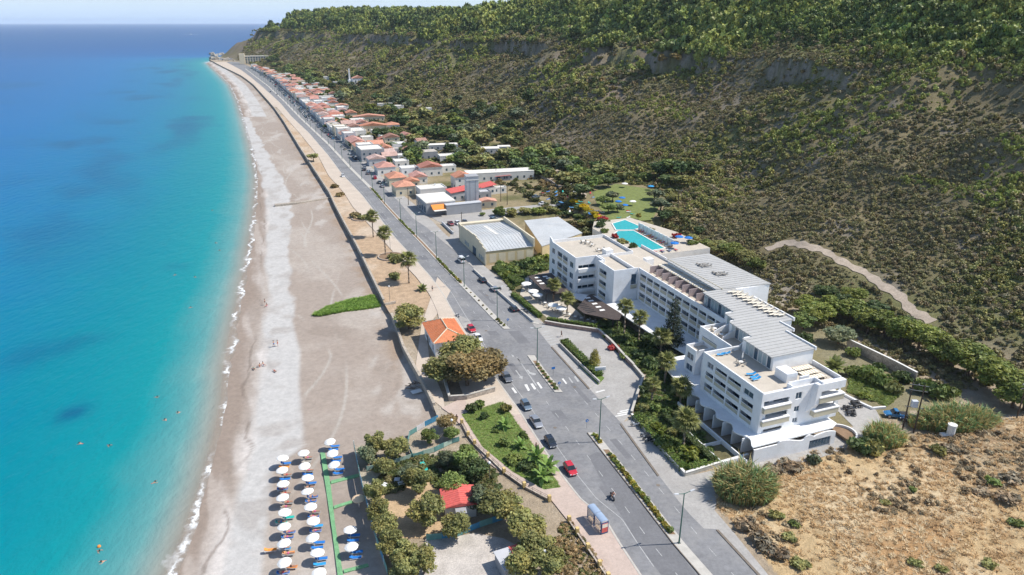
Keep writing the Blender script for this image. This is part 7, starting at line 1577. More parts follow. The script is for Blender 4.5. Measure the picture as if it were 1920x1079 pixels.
for kind, colr, lab, q, flip, dz in (('hatch', 'red', 'red hatchback driving alone behind the motorbike', (1069, 884), 1, .03), ('hatch', 'black', 'black hatchback parked on the seaward side, first of three in a row', (1032, 833), 1, .03),
        ('sedan', 'silver', 'silver saloon parked between the black hatchback and the small grey car', (1005, 795), 1, .03), ('hatch', 'steel', 'blue grey hatchback at the far end of the three parked cars', (986, 764), 1, .03),
        ('sedan', 'grey', 'dark grey saloon parked in the shade of the brownish tree', (950, 711), 1, .03), ('hatch', 'red', 'red hatchback parked beside the orange-roofed house', (884, 620), 1, .03), ('sedan', 'white', 'white saloon parked nose out beside the orange-roofed house', (896, 637), 1, .03),
        ('hatch', 'black', 'black hatchback waiting at the kerb by the restaurant hedge', (963, 582), 0, .03), ('hatch', 'silver', 'silver white hatchback driving past the restaurant hedge', (927, 545), 0, .03), ('sedan', 'black', 'dark saloon following the silver white hatchback', (905, 528), 0, .03),
        ('van', 'white', 'white van parked in front of the ochre warehouse', (865, 491), 0, .03), ('pickup', 'maroon', 'maroon pickup in the car park beyond the warehouse', (845, 422), 1, .03), ('hatch', 'white', 'small white car beside the maroon pickup', (858, 421), 1, .03), ('hatch', 'grey', 'grey car at the right of the small white car', (872, 419), 1, .03),
        ('sedan', 'silver', 'silver car parked along the houses opposite the palms', (717, 351), 0, .03), ('hatch', 'navy', 'dark blue car just beyond the silver one by the red roofs', (722, 341), 0, .03), ('hatch', 'grey', 'grey car parked below the large white flat roof', (690, 327), 0, .03), ('hatch', 'black', 'black car parked below the large white flat roof', (683, 320), 0, .03),
        ('hatch', 'white', 'single white car coming down the seaward carriageway', (643, 332), 1, .03), ('sedan', 'steel', 'steel blue saloon parked on the dirt ground by the scrub', (1005, 371), 3, .03), ('sedan', 'white', 'white saloon parked on the dirt ground beside the hedgerow', (1018, 384), 3, .03), ('van', 'blue', 'small blue van by the yellow hedge', (1051, 387), 0, .03), ('hatch', 'steel', 'pale blue car half hidden behind the hall roof', (926, 413), 3, .03)):
    car(kind, colr, lab, on_road(q, dz), ND(q) + (math.pi if flip == 1 else (-1.3 if flip == 3 else 0)))
g_ = P(1680, 782); car('pickup', 'blue', 'blue pickup with white sides parked in the shade beside the golden reeds', (g_.x, g_.y, g_.z + .02), R(80)); g_ = P(1706, 790); car('hatch', 'navy', 'dark car in the deep shade behind the utility poles', (g_.x, g_.y, g_.z + .02), R(60))
# small cars in the long rows before the village, too far for separate parts
_fm = {}
def far_car_mesh(kind):
    if kind not in _fm:
        sp = SPEC[kind]; mb = MB(); loft(mb, body_rings(sp)[::1]); cabin(sp, mb, mb); L, Wd = sp[0], sp[1]
        for sx_ in (-1, 1):
            for yy_ in (-L * .31, L * .32): mb.tube((sx_ * Wd * .40, yy_, .31), (sx_ * Wd * .50, yy_, .31), .31, .31, 8, 2)
        me = mb.data('far_car', [CARP['white'], M['car_glass'], M['rubber']]); _fm[kind] = me
    return _fm[kind]
fr_ = random.Random(21); CL = ['white', 'white', 'silver', 'silver', 'grey', 'black', 'navy', 'red', 'blue', 'steel', 'beige', 'black']; n_ = 0
for row, (off, y0, y1, flip, prob) in enumerate(((2.2, 355, 1180, 0, .62), (-2.6, 500, 1180, 0, .5), (5.2, 600, 1150, 1, .55))):
    y = y0
    while y < y1:
        if fr_.random() < prob * (.6 if y < 460 else 1):
            x = float(lx(L_HOUSE, y)) - off - 2.4 if row != 1 else float(lx(L_RR, y)) + 1.6
            colr = fr_.choice(CL); o = mobj('parked_car', far_car_mesh(fr_.choice(['hatch', 'sedan', 'estate'])), None, (x, y, .03)); o.rotation_euler = (0, 0, tangent(L_HOUSE, y) + flip * math.pi + fr_.uniform(-.05, .05)); o.material_slots[0].link = 'OBJECT'; o.material_slots[0].material = CARP[colr]
            tag(o, 'small %s car in the long parked rows before the village houses' % colr, 'car', 'cars parked before the village'); n_ += 1
        y += 5.6 if row == 0 else 6.2
for q, lab in (((520, 178), 'silver'), ((497, 160), 'white'), ((507, 173), 'grey')):
    o = mobj('parked_car', far_car_mesh('sedan'), None, on_road(q)); o.rotation_euler = (0, 0, tangent(L_ML, G(*q)[1])); o.material_slots[0].link = 'OBJECT'; o.material_slots[0].material = CARP[lab]; tag(o, 'distant %s car driving on the far carriageway' % lab, 'car', 'distant moving cars')
# ------------------------------------------------------------------ lamps and poles
def lamp_proto():
    t = thing('street_lamp', '', 'street lamp'); MB().path([(0, 0, 0), (0, 0, 1.2), (0, 0, 9.6)], [.15, .12, .075], 8).build('pole', M['pole_green'], t); MB().box(-.22, .22, -.22, .22, 0, .06).build('base_plate', M['pole_grey'], t)
    for s_ in (-1, 1):
        MB().path([(0, 0, 9.5), (s_ * 1.1, 0, 9.75)], [.06, .05], 6).build('arm', M['pole_green'], t); h = MB(); h.add([(s_ * 1.05, -.16, 9.70), (s_ * 1.85, -.12, 9.86), (s_ * 1.85, .12, 9.86), (s_ * 1.05, .16, 9.70), (s_ * 1.05, -.13, 9.84), (s_ * 1.8, -.09, 9.95), (s_ * 1.8, .09, 9.95), (s_ * 1.05, .13, 9.84)], [(0, 1, 2, 3), (7, 6, 5, 4), (0, 4, 5, 1), (1, 5, 6, 2), (2, 6, 7, 3), (3, 7, 4, 0)]); h.build('lamp_head', M['lamp_head'], t)
    return t
LP_ = lamp_proto(); used = [False]
lb = [(1279, 1020), (1124, 829), (1009, 684), (937, 601), (874, 538), (822, 485), (783, 446), (752, 416), (722, 383), (698, 357), (676, 337), (656, 315)]
ys_ = [G(*q)[1] for q in lb]; y = ys_[-1]
while y < 1250: y += 27; ys_.append(y)
for i, y in enumerate(ys_):
    place(LP_, used, (float(lx(L_ML, y)) + .75, y, .17), tangent(L_ML, y), ('green double-armed street lamp on the median, %s from the bottom of the photo' % ORD[i]) if i < 12 else 'distant double-armed street lamp on the median before the village', 'street lamps along the median')
def wood_pole(label, p, h, bars=1, r=.16, box=False):
    t = thing('utility_pole', label, 'utility pole', tuple(p), rnd.uniform(-.3, .3)); MB().tube((0, 0, -.3), (0, 0, h), r, r * .7, 7).build('pole', M['wood_pole'], t)
    for k in range(bars): MB().box(-1.2, 1.2, -.06, .06, h - .5 - k * 1.0, h - .38 - k * 1.0).build('cross_arm', M['pole_grey'], t)
    for k in (-1, 0, 1): MB().lathe([(.06, 0), (.09, .1), (.04, .25)], (k * 1.0, 0, h - .38), 6).build('insulator', M['white2'], t)
    return t
wood_pole('tarred utility pole on the slope above the hotel roof by the dirt track', P(1429, 463), 8.5); wood_pole('tarred utility pole above the pool lawn', P(1270, 398), 9.5); wood_pole('leaning utility pole at the right edge by the gravel yard', P(1906, 785), 8.5, 2)
wood_pole('utility pole in front of the warehouse car park', (*G(866, 435), 0), 8); wood_pole('utility pole between the tower and the dry plot', (*G(951, 384), 0), 9); wood_pole('second utility pole behind the small orange porch', (*G(939, 378), 0), 8); wood_pole('utility pole beside the long white shed', (*G(930, 336), 0), 8); wood_pole('slim pole by the red hip-roofed house', (*G(766, 385), 0), 8)
a_, b2 = P(1692, 806), P(1713, 812); t = thing('transformer_pole', 'twin wooden utility pole carrying a transformer beside the golden reeds', 'utility pole', tuple(a_), 0); d = b2 - a_
for o_ in (Vector((0, 0, 0)), d): MB().tube(o_ + Vector((0, 0, -.3)), o_ + Vector((0, 0, 11)), .17, .12, 7).build('pole', M['wood_pole'], t)
for z in (10.6, 9.4, 5.6): MB().tube(Vector((-.6, 0, z)), d + Vector((.9, 0, z)), .09, .09, 4).build('cross_arm', M['pole_grey'], t)
MB().obox((d.x / 2, d.y / 2, 5.75), 1.1, .8, 1.4).build('transformer', M['sign_grey'], t)
for k in range(3): MB().lathe([(.05, 0), (.1, .12), (.04, .3)], (d.x * k / 2, d.y * k / 2, 10.7), 6).build('insulator', M['white2'], t)
p = P(1781, 818); t = thing('concrete_well', 'upright white concrete drum on the edge of the dry field', 'tank', tuple(p)); MB().lathe([(.75, -.2), (.75, 2.4), (.85, 2.4), (.85, 2.7), (0.01, 2.7)], n=14).build('drum', M['white2'], t); MB().box(-1.8, -.7, -.6, .6, 0, .5).build('slab', M['white2'], t)
def globe_lamp(label, q, h=4.0, z=0):
    t = thing('globe_lamp', label, 'lamp', (*G(q[0], q[1], z), z)); MB().tube((0, 0, 0), (0, 0, h), .06, .045, 6).build('pole', M['pole_grey'], t); MB().lathe([(.01, 0), (.22, .06), (.28, .24), (.2, .42), (.01, .48)], (0, 0, h), 10).build('globe', M['plastic_w'], t)
globe_lamp('globe lamp by the railing path, above the large rounded tree', (918, 905)); globe_lamp('globe lamp among the olive trees at the bottom of the photo', (1021, 1076)); globe_lamp('slim lamp on the promenade by the nearest fan palm', (731, 565), 4.5); globe_lamp('globe lamp beside the play yard shed', (848, 818), 3.5); globe_lamp('slim promenade lamp between the two nearer fan palms', (732, 468), 4.5)
def post_sign(label, q, z, h, board):
    t = thing('road_sign', label, 'sign', (*G(q[0], q[1], z), z), HA); MB().tube((0, 0, 0), (0, 0, h), .035, .035, 6).build('post', M['pole_grey'], t)
    if board == 'round': MB().tube((0, -.04, h), (0, -.07, h), .34, .34, 16).build('sign_disc', M['sign_blue'], t); MB().add([(.05, -.075, h + .22), (-.05, -.075, h + .22), (-.05, -.075, h - .05), (-.14, -.075, h - .05), (0, -.075, h - .22), (.14, -.075, h - .05), (.05, -.075, h - .05)], [(0, 1, 2, 3, 4, 5, 6)]).build('arrow', M['plastic_w'], t)
    else: MB().box(-.45, .45, -.06, -.03, h - .3, h + .3).build('sign_board', M['sign_blue'], t)
post_sign('round blue arrow sign on the near tip of the middle traffic island', (1048, 733), .17, 2.0, 'round'); post_sign('blue sign on the road beside the middle traffic island', (1037, 706), .04, 2.2, 'board'); post_sign('round blue arrow sign on the tip of the far traffic island', (952, 612), .17, 2.0, 'round'); post_sign('small blue road sign at the near end of the planted median', (1100, 803), .17, 1.8, 'round')
t = thing('hotel_sign', 'pale rectangular hotel sign board on short posts in the island hedge', 'sign', (*G(1125, 704), .3), R(8)); MB().box(-1.3, 1.3, -.12, .12, 1.0, 1.9).build('sign_board', M['plastic_w'], t); MB().box(-1.05, 1.05, -.15, -.122, 1.2, 1.7).build('sign_face', M['sign_grey'], t)
for x in (-.9, .9): MB().tube((x, 0, -.1), (x, 0, 1.0), .05, .05, 6).build('post', M['pole_grey'], t)
# median planting: every clump its own shrub
mn = 0
def mplant(y0, y1, step, r, keys):
    global mn
    y = y0
    while y < y1:
        g = (float(lx(L_ML, y)) + .75 + rnd.uniform(-.12, .12), y, .17); k = rnd.choice(keys); bush('median_shrub', 'low %s clump in the planted strip of the median' % ('yellow green' if k in ('gold', 'lime') else 'green'), g, r * rnd.uniform(.8, 1.15), r * rnd.uniform(.8, 1.3), k, mn % 3, 'clumps in the median bed', n=170, size=.3); mn += 1; y += step * rnd.uniform(.85, 1.15)
mplant(91.8, 114, .85, .58, ['gold', 'gold', 'green', 'lime']); mplant(117.5, 120, .8, .55, ['gold', 'lime']); mplant(139, 152, 1.6, .5, ['olive', 'green']); mplant(174, 178, 1.3, .5, ['olive']); mplant(182, 205, 3.4, .35, ['olive', 'brownish']); mplant(208, 232, 1.25, .55, ['green', 'lime', 'gold']); mplant(262, 284, 1.3, .55, ['green', 'lime']); mplant(318, 342, 1.6, .6, ['green', 'lime'])
strip('median_soil', L_ML, L_ML, 91, 115, .178, M['soil'], .2, 1.3, n=30); strip('median_soil', L_ML, L_ML, 138.5, 153, .178, M['soil'], .25, 1.2, n=20); strip('median_soil', L_ML, L_ML, 207, 345, .178, M['soil'], .3, 1.2, n=50)
# ------------------------------------------------------------------ bus shelter
bs = thing('bus_shelter', 'blue framed glass bus shelter with two curved roofs and an advert panel', 'bus shelter', (*G(1120, 985, .13), .13), tangent(L_RL, 94))
FRM = mat('shelter_frame', (.07, .12, .24), .4, .05); RF_ = mat('shelter_roof', (.30, .38, .50), .25, .06, spec=.6)
for k in (0, 1):
    y0, y1 = (-2.2, -.12) if k == 0 else (.12, 2.2); r = MB(); P_ = []; n = 8
    for y in (y0 - .08, y1 + .08):
        for i in range(n + 1): a = math.pi * i / n; P_.append((.72 * math.cos(a), y, 2.35 + .28 * math.sin(a)))
        for i in range(n, -1, -1): a = math.pi * i / n; P_.append((.66 * math.cos(a), y, 2.31 + .25 * math.sin(a)))
    m_ = 2 * n + 2; r.add(P_, [(i, m_ + i, m_ + (i + 1) % m_, (i + 1) % m_) for i in range(m_)] + [tuple(range(m_)), tuple(range(2 * m_ - 1, m_ - 1, -1))]); r.build('curved_roof', RF_, bs)
    for x in (-.66, .66):
        for y in (y0, y1): MB().box(x - .05, x + .05, y - .05, y + .05, 0, 2.36).build('post', FRM, bs)
    MB().box(-.68, -.64, y0 + .06, y1 - .06, .25, 2.1).build('back_pane', M['clear_glass'], bs); MB().box(-.60, -.2, y0 + .2, y1 - .2, .42, .48).build('bench_seat', M['peach_fab'], bs); MB().box(-.5, -.4, (y0 + y1) / 2 - .05, (y0 + y1) / 2 + .05, 0, .42).build('bench_leg', FRM, bs)
ap = MB().box(-.62, .62, -2.3, -2.2, .1, 2.3).build('advert_panel', FRM, bs); MB().box(-.54, .54, -2.33, -2.302, .35, 2.1).build('poster', M['tile_pink'], ap); MB().box(-.5, .5, -2.345, -2.332, 1.3, 2.0).build('poster_picture', M['cream_fab'], ap)
MB().box(-.62, .62, 2.2, 2.28, .1, 2.3).build('end_pane', M['clear_glass'], bs)
# ------------------------------------------------------------------ people
_pm = {}
POSES = {
 'stand': ({'pel': (0, 0, .92), 'chest': (0, .02, 1.28), 'neck': (0, 0, 1.48), 'head': (0, .02, 1.62), 'top': (0, .02, 1.72), 'shl': (-.19, 0, 1.42), 'ell': (-.25, 0, 1.14), 'hal': (-.24, .08, .88), 'shr': (.19, 0, 1.42), 'elr': (.25, 0, 1.14), 'har': (.24, .08, .88), 'hil': (-.1, 0, .88), 'knl': (-.12, .02, .48), 'anl': (-.12, -.02, .08), 'tol': (-.13, .15, .04), 'hir': (.1, 0, .88), 'knr': (.12, .02, .48), 'anr': (.12, -.02, .08), 'tor': (.13, .15, .04)}, (0, .0, 1.66), (0, 0, .9)),
 'walk': ({'pel': (0, 0, .90), 'chest': (0, .06, 1.26), 'neck': (0, .06, 1.46), 'head': (0, .09, 1.60), 'top': (0, .09, 1.70), 'shl': (-.19, .05, 1.40), 'ell': (-.24, -.1, 1.14), 'hal': (-.22, .02, .92), 'shr': (.19, .05, 1.40), 'elr': (.24, .16, 1.14), 'har': (.22, .34, .98), 'hil': (-.1, 0, .86), 'knl': (-.11, .18, .48), 'anl': (-.11, .24, .09), 'tol': (-.11, .40, .06), 'hir': (.1, 0, .86), 'knr': (.11, -.04, .46), 'anr': (.11, -.30, .14), 'tor': (.11, -.16, .05)}, (0, .07, 1.64), (0, 0, .88)),
 'sit': ({'pel': (0, 0, .14), 'chest': (0, -.12, .50), 'neck': (0, -.12, .70), 'head': (0, -.09, .84), 'top': (0, -.09, .94), 'shl': (-.19, -.12, .64), 'ell': (-.26, -.30, .40), 'hal': (-.25, -.38, .08), 'shr': (.19, -.12, .64), 'elr': (.26, -.30, .40), 'har': (.25, -.38, .08), 'hil': (-.1, .04, .13), 'knl': (-.13, .42, .36), 'anl': (-.12, .74, .07), 'tol': (-.12, .86, .12), 'hir': (.1, .04, .13), 'knr': (.13, .42, .30), 'anr': (.12, .76, .07), 'tor': (.12, .88, .12)}, (0, -.12, .88), (0, 0, .14)),
 'lie': ({'pel': (0, 0, .12), 'chest': (0, -.36, .14), 'neck': (0, -.56, .16), 'head': (0, -.70, .19), 'top': (0, -.80, .20), 'shl': (-.19, -.50, .14), 'ell': (-.34, -.28, .08), 'hal': (-.30, -.02, .07), 'shr': (.19, -.50, .14), 'elr': (.34, -.28, .08), 'har': (.30, -.02, .07), 'hil': (-.1, .04, .12), 'knl': (-.12, .44, .14), 'anl': (-.13, .84, .08), 'tol': (-.15, .90, .2), 'hir': (.1, .04, .12), 'knr': (.12, .44, .20), 'anr': (.13, .82, .08), 'tor': (.15, .88, .2)}, (0, -.76, .22), (0, 0, .12)),
 'swim': ({'pel': (0, -.5, -.18), 'chest': (0, -.14, -.04), 'neck': (0, .06, .06), 'head': (0, .16, .15), 'top': (0, .20, .24), 'shl': (-.2, 0, .0), 'ell': (-.42, .22, -.02), 'hal': (-.3, .5, .0), 'shr': (.2, 0, .0), 'elr': (.42, .22, -.02), 'har': (.3, .5, .0), 'hil': (-.1, -.55, -.2), 'knl': (-.14, -.95, -.22), 'anl': (-.13, -1.3, -.2), 'tol': (-.13, -1.44, -.2), 'hir': (.1, -.55, -.2), 'knr': (.14, -.95, -.26), 'anr': (.13, -1.3, -.3), 'tor': (.13, -1.44, -.3)}, (0, .14, .20), (0, -.5, -.18)),
 'ride': ({'pel': (0, -.1, .86), 'chest': (0, .10, 1.18), 'neck': (0, .18, 1.36), 'head': (0, .24, 1.50), 'top': (0, .24, 1.60), 'shl': (-.2, .14, 1.30), 'ell': (-.30, .34, 1.10), 'hal': (-.30, .62, 1.06), 'shr': (.2, .14, 1.30), 'elr': (.30, .34, 1.10), 'har': (.30, .62, 1.06), 'hil': (-.12, -.06, .84), 'knl': (-.22, .30, .70), 'anl': (-.20, .16, .34), 'tol': (-.20, .30, .30), 'hir': (.12, -.06, .84), 'knr': (.22, .30, .70), 'anr': (.20, .16, .34), 'tor': (.20, .30, .30)}, (0, .22, 1.54), (0, -.08, .88))}
EDG = [('pel', 'chest'), ('chest', 'neck'), ('neck', 'head'), ('head', 'top'), ('chest', 'shl'), ('shl', 'ell'), ('ell', 'hal'), ('chest', 'shr'), ('shr', 'elr'), ('elr', 'har'), ('pel', 'hil'), ('hil', 'knl'), ('knl', 'anl'), ('anl', 'tol'), ('pel', 'hir'), ('hir', 'knr'), ('knr', 'anr'), ('anr', 'tor')]
RAD = {'pel': .135, 'chest': .15, 'neck': .06, 'head': .105, 'top': .07, 'sh': .07, 'el': .045, 'ha': .04, 'hi': .09, 'kn': .06, 'an': .042, 'to': .04}
def person(pose, label, loc, rz, cloth='blue_fab', top=None, hat=None):
    t = thing('person', label, 'person', loc, rz); J, hc_, pc = POSES[pose]; key = pose
    if key not in _pm:
        names = list(J); me = bpy.data.meshes.new('body'); me.from_pydata([J[k] for k in names], [(names.index(a), names.index(b_)) for a, b_ in EDG], []); o = bpy.data.objects.new('body', me)
        md = o.modifiers.new('skin', 'SKIN'); md.use_smooth_shade = True; sv = me.skin_vertices[0].data
        for i, k in enumerate(names): r = RAD.get(k, RAD.get(k[:2], .06)); sv[i].radius = (r, r); sv[i].use_root = (k == 'pel')
        ss = o.modifiers.new('sub', 'SUBSURF'); ss.levels = 1; ss.render_levels = 1; me.materials.append(M['skin']); _pm[key] = o; first = o
        link(o, t)
    else: o = _pm[key].copy(); link(o, t)
    h = MB(); h.lathe([(.01, .15), (.09, .12), (.125, .04), (.12, -.05), (.09, -.07)], hc_, 9); h.build('hair' if not hat else 'helmet', M[hat] if hat else M['hair'], t, smooth=True)
    c = MB(); ax_ = Vector(J['chest']) - Vector(J['pel']); c.tube(Vector(J['pel']) - ax_.normalized() * .13, Vector(J['pel']) + ax_.normalized() * .10, .19, .165, 10, caps=False)
    for s_ in 'lr': c.tube(J['hi' + s_], Vector(J['hi' + s_]).lerp(Vector(J['kn' + s_]), .55 if top else .2), .115, .10, 8, caps=False)
    c.build('shorts' if top else 'swimsuit', M[cloth], t, smooth=True)
    if top:
        s2 = MB(); s2.tube(Vector(J['pel']) + ax_ * .25, Vector(J['chest']) + ax_ * .30, .165, .185, 10)
        for s_ in 'lr': s2.tube(J['sh' + s_], Vector(J['sh' + s_]).lerp(Vector(J['el' + s_]), .6), .095, .075, 7)
        s2.build('shirt', M[top], t, smooth=True)
    return t
def bz(px, py): return (*G(px, py, -1.6), -1.62)
for i, (q, pose, cl, lab) in enumerate((((487, 687), 'sit', 'red_fab', 'person sitting on the pebbles near the water, left of a pair'), ((494, 685), 'sit', 'blue_fab', 'person sitting on the pebbles near the water, right of a pair'), ((476, 691), 'lie', 'teal_fab', 'person lying alone close to the wet sand'), ((514, 650), 'walk', 'blue_fab', 'person walking on the white pebbles, left of two'), ((521, 649), 'stand', 'red_fab', 'person standing on the white pebbles, right of two'),
        ((515, 696), 'lie', 'red_fab', 'person lying on the white pebbles below the sitting pair'), ((500, 574), 'sit', 'pink_fab', 'person sitting far up the beach by the water'), ((497, 571), 'stand', 'black', 'person standing far up the beach by the water'))): person(pose, lab, bz(*q), rnd.uniform(0, 6), cl)
for i, (q, lab) in enumerate((((294, 745), 'swimmer on the left of the trio off the pebble beach'), ((310, 788), 'swimmer lowest of the trio off the pebble beach'), ((335, 774), 'swimmer nearest the shore of the trio off the pebble beach'), ((186, 1034), 'swimmer farthest left near the bottom of the photo'), ((192, 1054), 'swimmer at the bottom left, lower of two'), ((357, 577), 'swimmer off the middle of the beach'), ((366, 520), 'swimmer farthest up the beach near the shore'), ((328, 516), 'swimmer farther out beyond the middle of the beach'), ((412, 470), 'swimmer near the shore level with the two nearer palms'), ((405, 456), 'swimmer just beyond the one level with the nearer palms'), ((262, 250), 'swimmer far off the beach, high in the photo'), ((398, 395), 'swimmer level with the groyne'), ((205, 836), 'swimmer alone left of the pebble beach trio'), ((150, 832), 'swimmer alone farther left of the pebble beach trio'), ((290, 905), 'swimmer off the parasol rows'), ((60, 262), 'swimmer at the far left edge of the photo'))):
    g = G(q[0], q[1], SEA_Z); person('swim', lab, (g[0], g[1], SEA_Z + .04), rnd.uniform(0, 6), 'red_fab')
o = MB().lathe([(.24, 0), (.3, .08), (.22, .3), (.02, .36)], n=10).build('buoy', M['orange_fab'], None, (*G(186, 1026, SEA_Z), SEA_Z)); tag(o, 'small orange buoy floating beside the two swimmers at the bottom left', 'buoy')
g = on_road((1053, 632), .04); person('walk', 'person in dark clothes walking across the driveway zebra', g, 1.2, 'black', 'black'); person('walk', 'person in black walking on the path beside the roadside lawn', (*G(857, 792), .14), 2.6, 'black', 'black'); person('stand', 'person in dark clothes on the promenade near the low agave palm', (*G(811, 547), .14), 0, 'black', 'grey_fab'); person('stand', 'person in black standing at the edge of the roadside lawn by the banana plants', (*G(1005, 846), .15), 1, 'black', 'black')
# ------------------------------------------------------------------ motorbikes and quad bikes
_mb = {}
def bike(label, loc, rz, colr='black', name='motorbike', group=None):
    t = thing(name, label, 'motorbike' if name != 'quad_bike' else 'quad bike', loc, rz, group); ty, ri = wheel_parts(.29)
    if name == 'quad_bike':
        for x in (-.42, .42):
            for y in (-.6, .6): w = mobj('wheel', ty, t); w.location = (x, y, .29); w.scale = (1.6, 1, 1); mobj('rim', ri, w)
        b_ = MB(); loft(b_, [[(-.2, y, z0), (-.34, y, z1 - .08), (-.2, y, z1), (.2, y, z1), (.34, y, z1 - .08), (.2, y, z0)] for y, z0, z1 in ((-.85, .5, .72), (-.4, .35, .82), (.2, .35, .78), (.8, .5, .74))]); b_.build('body', M['black'], t); MB().box(-.16, .16, -.5, .1, .8, .92).build('seat', M['rubber'], t); MB().tube((-.38, .42, 1.02), (.38, .42, 1.02), .025, .025, 6).build('handlebar', M['pole_grey'], t)
        for s_ in (-1, 1): MB().box(s_ * .42 - .16, s_ * .42 + .16, -.85, -.3, .62, .66).build('mudguard', M['black'], t); MB().box(s_ * .42 - .16, s_ * .42 + .16, .32, .86, .62, .66).build('mudguard', M['black'], t)
        return t
    for y in (-.62, .62): w = mobj('wheel', ty, t); w.location = (0, y, .29); w.scale = (.6, 1, 1); mobj('rim', ri, w)
    b_ = MB(); loft(b_, [[(-w, y, z0), (-w * 1.2, y, (z0 + z1) / 2), (-w * .7, y, z1), (w * .7, y, z1), (w * 1.2, y, (z0 + z1) / 2), (w, y, z0)] for y, w, z0, z1 in ((-.85, .08, .62, .74), (-.45, .14, .4, .78), (0, .13, .3, .72), (.25, .15, .32, .86), (.5, .1, .6, .95))]); b_.build('body', CARP[colr], t); MB().box(-.13, .13, -.72, .02, .76, .86).build('seat', M['rubber'], t)
    MB().tube((-.34, .42, 1.04), (.34, .42, 1.04), .022, .022, 6).build('handlebar', M['pole_grey'], t)
    for s_ in (-1, 1): MB().tube((s_ * .09, .62, .3), (s_ * .09, .42, 1.02), .03, .03, 6).build('fork', M['chrome'], t)
    MB().lathe([(.01, -.08), (.1, -.04), (.1, .04), (.01, .08)], (0, .56, .92), 8).build('headlight', M['head_lens'], t); return t
mp = on_road((1148, 935)); mrz = ND((1148, 935)) + math.pi; bike('dark motorbike ridden down the middle of the seaward carriageway', mp, mrz, 'black'); person('ride', 'motorbike rider in reddish top and dark trousers on the road', (mp[0], mp[1], mp[2] + .02), mrz, 'black', 'tile_red' if 'tile_red' in M else 'red_fab', 'black')
for i, q in enumerate(((1190, 800), (1208, 820), (1212, 826), (1216, 831))): bike('motorbike parked at the garden wall on the hotel pavement, %s from the zebra' % ORD[i], (*G(*q), .13), HA + 1.2 + i * .1, ['white', 'silver', 'black', 'black'][i], group='motorbikes parked at the garden wall')
for i, q in enumerate(((935, 545), (980, 586), (985, 590))): bike('scooter parked behind the restaurant hedge on the pavement, %s from the warehouse' % ORD[i], (*G(*q), .13), HA + 1.2, 'black', 'scooter', 'scooters by the restaurant')
bike('white scooter parked on the paving beside the orange-roofed house', on_road((858, 594)), HA + .3, 'white', 'scooter')
for i, q in enumerate(((1588, 768), (1596, 779), (1603, 758), (1608, 764), (1594, 773))): bike('black quad bike parked behind the hotel corner, %s from the planter' % ORD[i], (*G(*q), .03), HA + .9 + i * .15, 'black', 'quad_bike', 'quad bikes behind the hotel')
# ------------------------------------------------------------------ beach parasols and loungers
def parasol_proto(r, h, fab, name='parasol', segs=12):
    t = thing(name, '', 'parasol'); MB().tube((0, 0, -.1), (0, 0, h), .03, .025, 6).build('pole', M['plastic_w'], t); c = MB(); P_ = [(0, 0, h + .02)]
    for k, (q, z) in enumerate(((.35, h - .06), (.7, h - .2), (1.0, h - .40), (1.0, h - .52))):
        for i in range(segs): a = 6.2832 * i / segs; qq = q * (1 if i % 2 == 0 or k < 2 else .965); P_.append((r * qq * math.cos(a), r * qq * math.sin(a), z))
    F = [(0, 1 + i, 1 + (i + 1) % segs) for i in range(segs)] + [(1 + j * segs + i, 1 + (j + 1) * segs + i, 1 + (j + 1) * segs + (i + 1) % segs, 1 + j * segs + (i + 1) % segs) for j in range(3) for i in range(segs)]
    c.add(P_, F); co = c.build('canopy', M[fab], t)
    for i in range(0, segs, 2): a = 6.2832 * i / segs; MB().tube((0, 0, h - .08), (r * .97 * math.cos(a), r * .97 * math.sin(a), h - .44), .012, .012, 4).build('rib', M['plastic_w'], co)
    MB().lathe([(.03, 0), (.05, .05), (.01, .12)], (0, 0, h + .02), 6).build('finial', M['plastic_w'], t); return t
def lounger_proto(fab, name='sun_lounger', fr='plastic_w'):
    t = thing(name, '', 'sun lounger'); f = MB()
    for s_ in (-.3, .3): MB().box(s_ - .025, s_ + .025, -.95, .95, .24, .30).build('frame_rail', M[fr], t)
    for x in (-.28, .28):
        for y in (-.75, .7): MB().box(x - .025, x + .025, y - .025, y + .025, 0, .24).build('leg', M[fr], t)
    MB().box(-.29, .29, -.35, .95, .302, .37).build('cushion', M[fab], t)
    MB().add([(-.29, -.36, .30), (.29, -.36, .30), (.29, -.95, .62), (-.29, -.95, .62), (-.29, -.34, .38), (.29, -.34, .38), (.29, -.92, .70), (-.29, -.92, .70)], [(0, 3, 2, 1), (4, 5, 6, 7), (0, 1, 5, 4), (1, 2, 6, 5), (2, 3, 7, 6), (3, 0, 4, 7)]).build('backrest', M[fab], t); return t
LO = {}
def lounger(fab, label, loc, rz, group=None, scale=1.0, fr='plastic_w'):
    if (fab, fr) not in LO: LO[(fab, fr)] = [lounger_proto(fab, fr=fr), [False]]
    p_, u_ = LO[(fab, fr)]; return place(p_, u_, loc, rz, label, group, scale)
PA = {}
def parasol(r, h, fab, label, loc, group=None):
    if (r, h, fab) not in PA: PA[(r, h, fab)] = [parasol_proto(r, h, fab), [False]]
    p_, u_ = PA[(r, h, fab)]; return place(p_, u_, loc, rnd.uniform(0, 1), label, group)
Z5 = lambda x, y: (330 + x * .2957, 760 + y * .2957)
C1 = [(667, 330), (672, 405), (675, 493), (678, 577), (680, 672), (685, 765), (690, 867), (693, 985)]; C2 = [(808, 296), (815, 376), (827, 455), (835, 542), (850, 637), (863, 725), (873, 830), (888, 932), (904, 1052)]; C3 = [(980, 222), (995, 293), (1008, 368), (1100, 785), (1115, 890)]
tw = ['blue_fab', 'sky_fab', 'blue_fab', 'blue_fab', 'grey_fab']
pr = random.Random(8); pn = 0
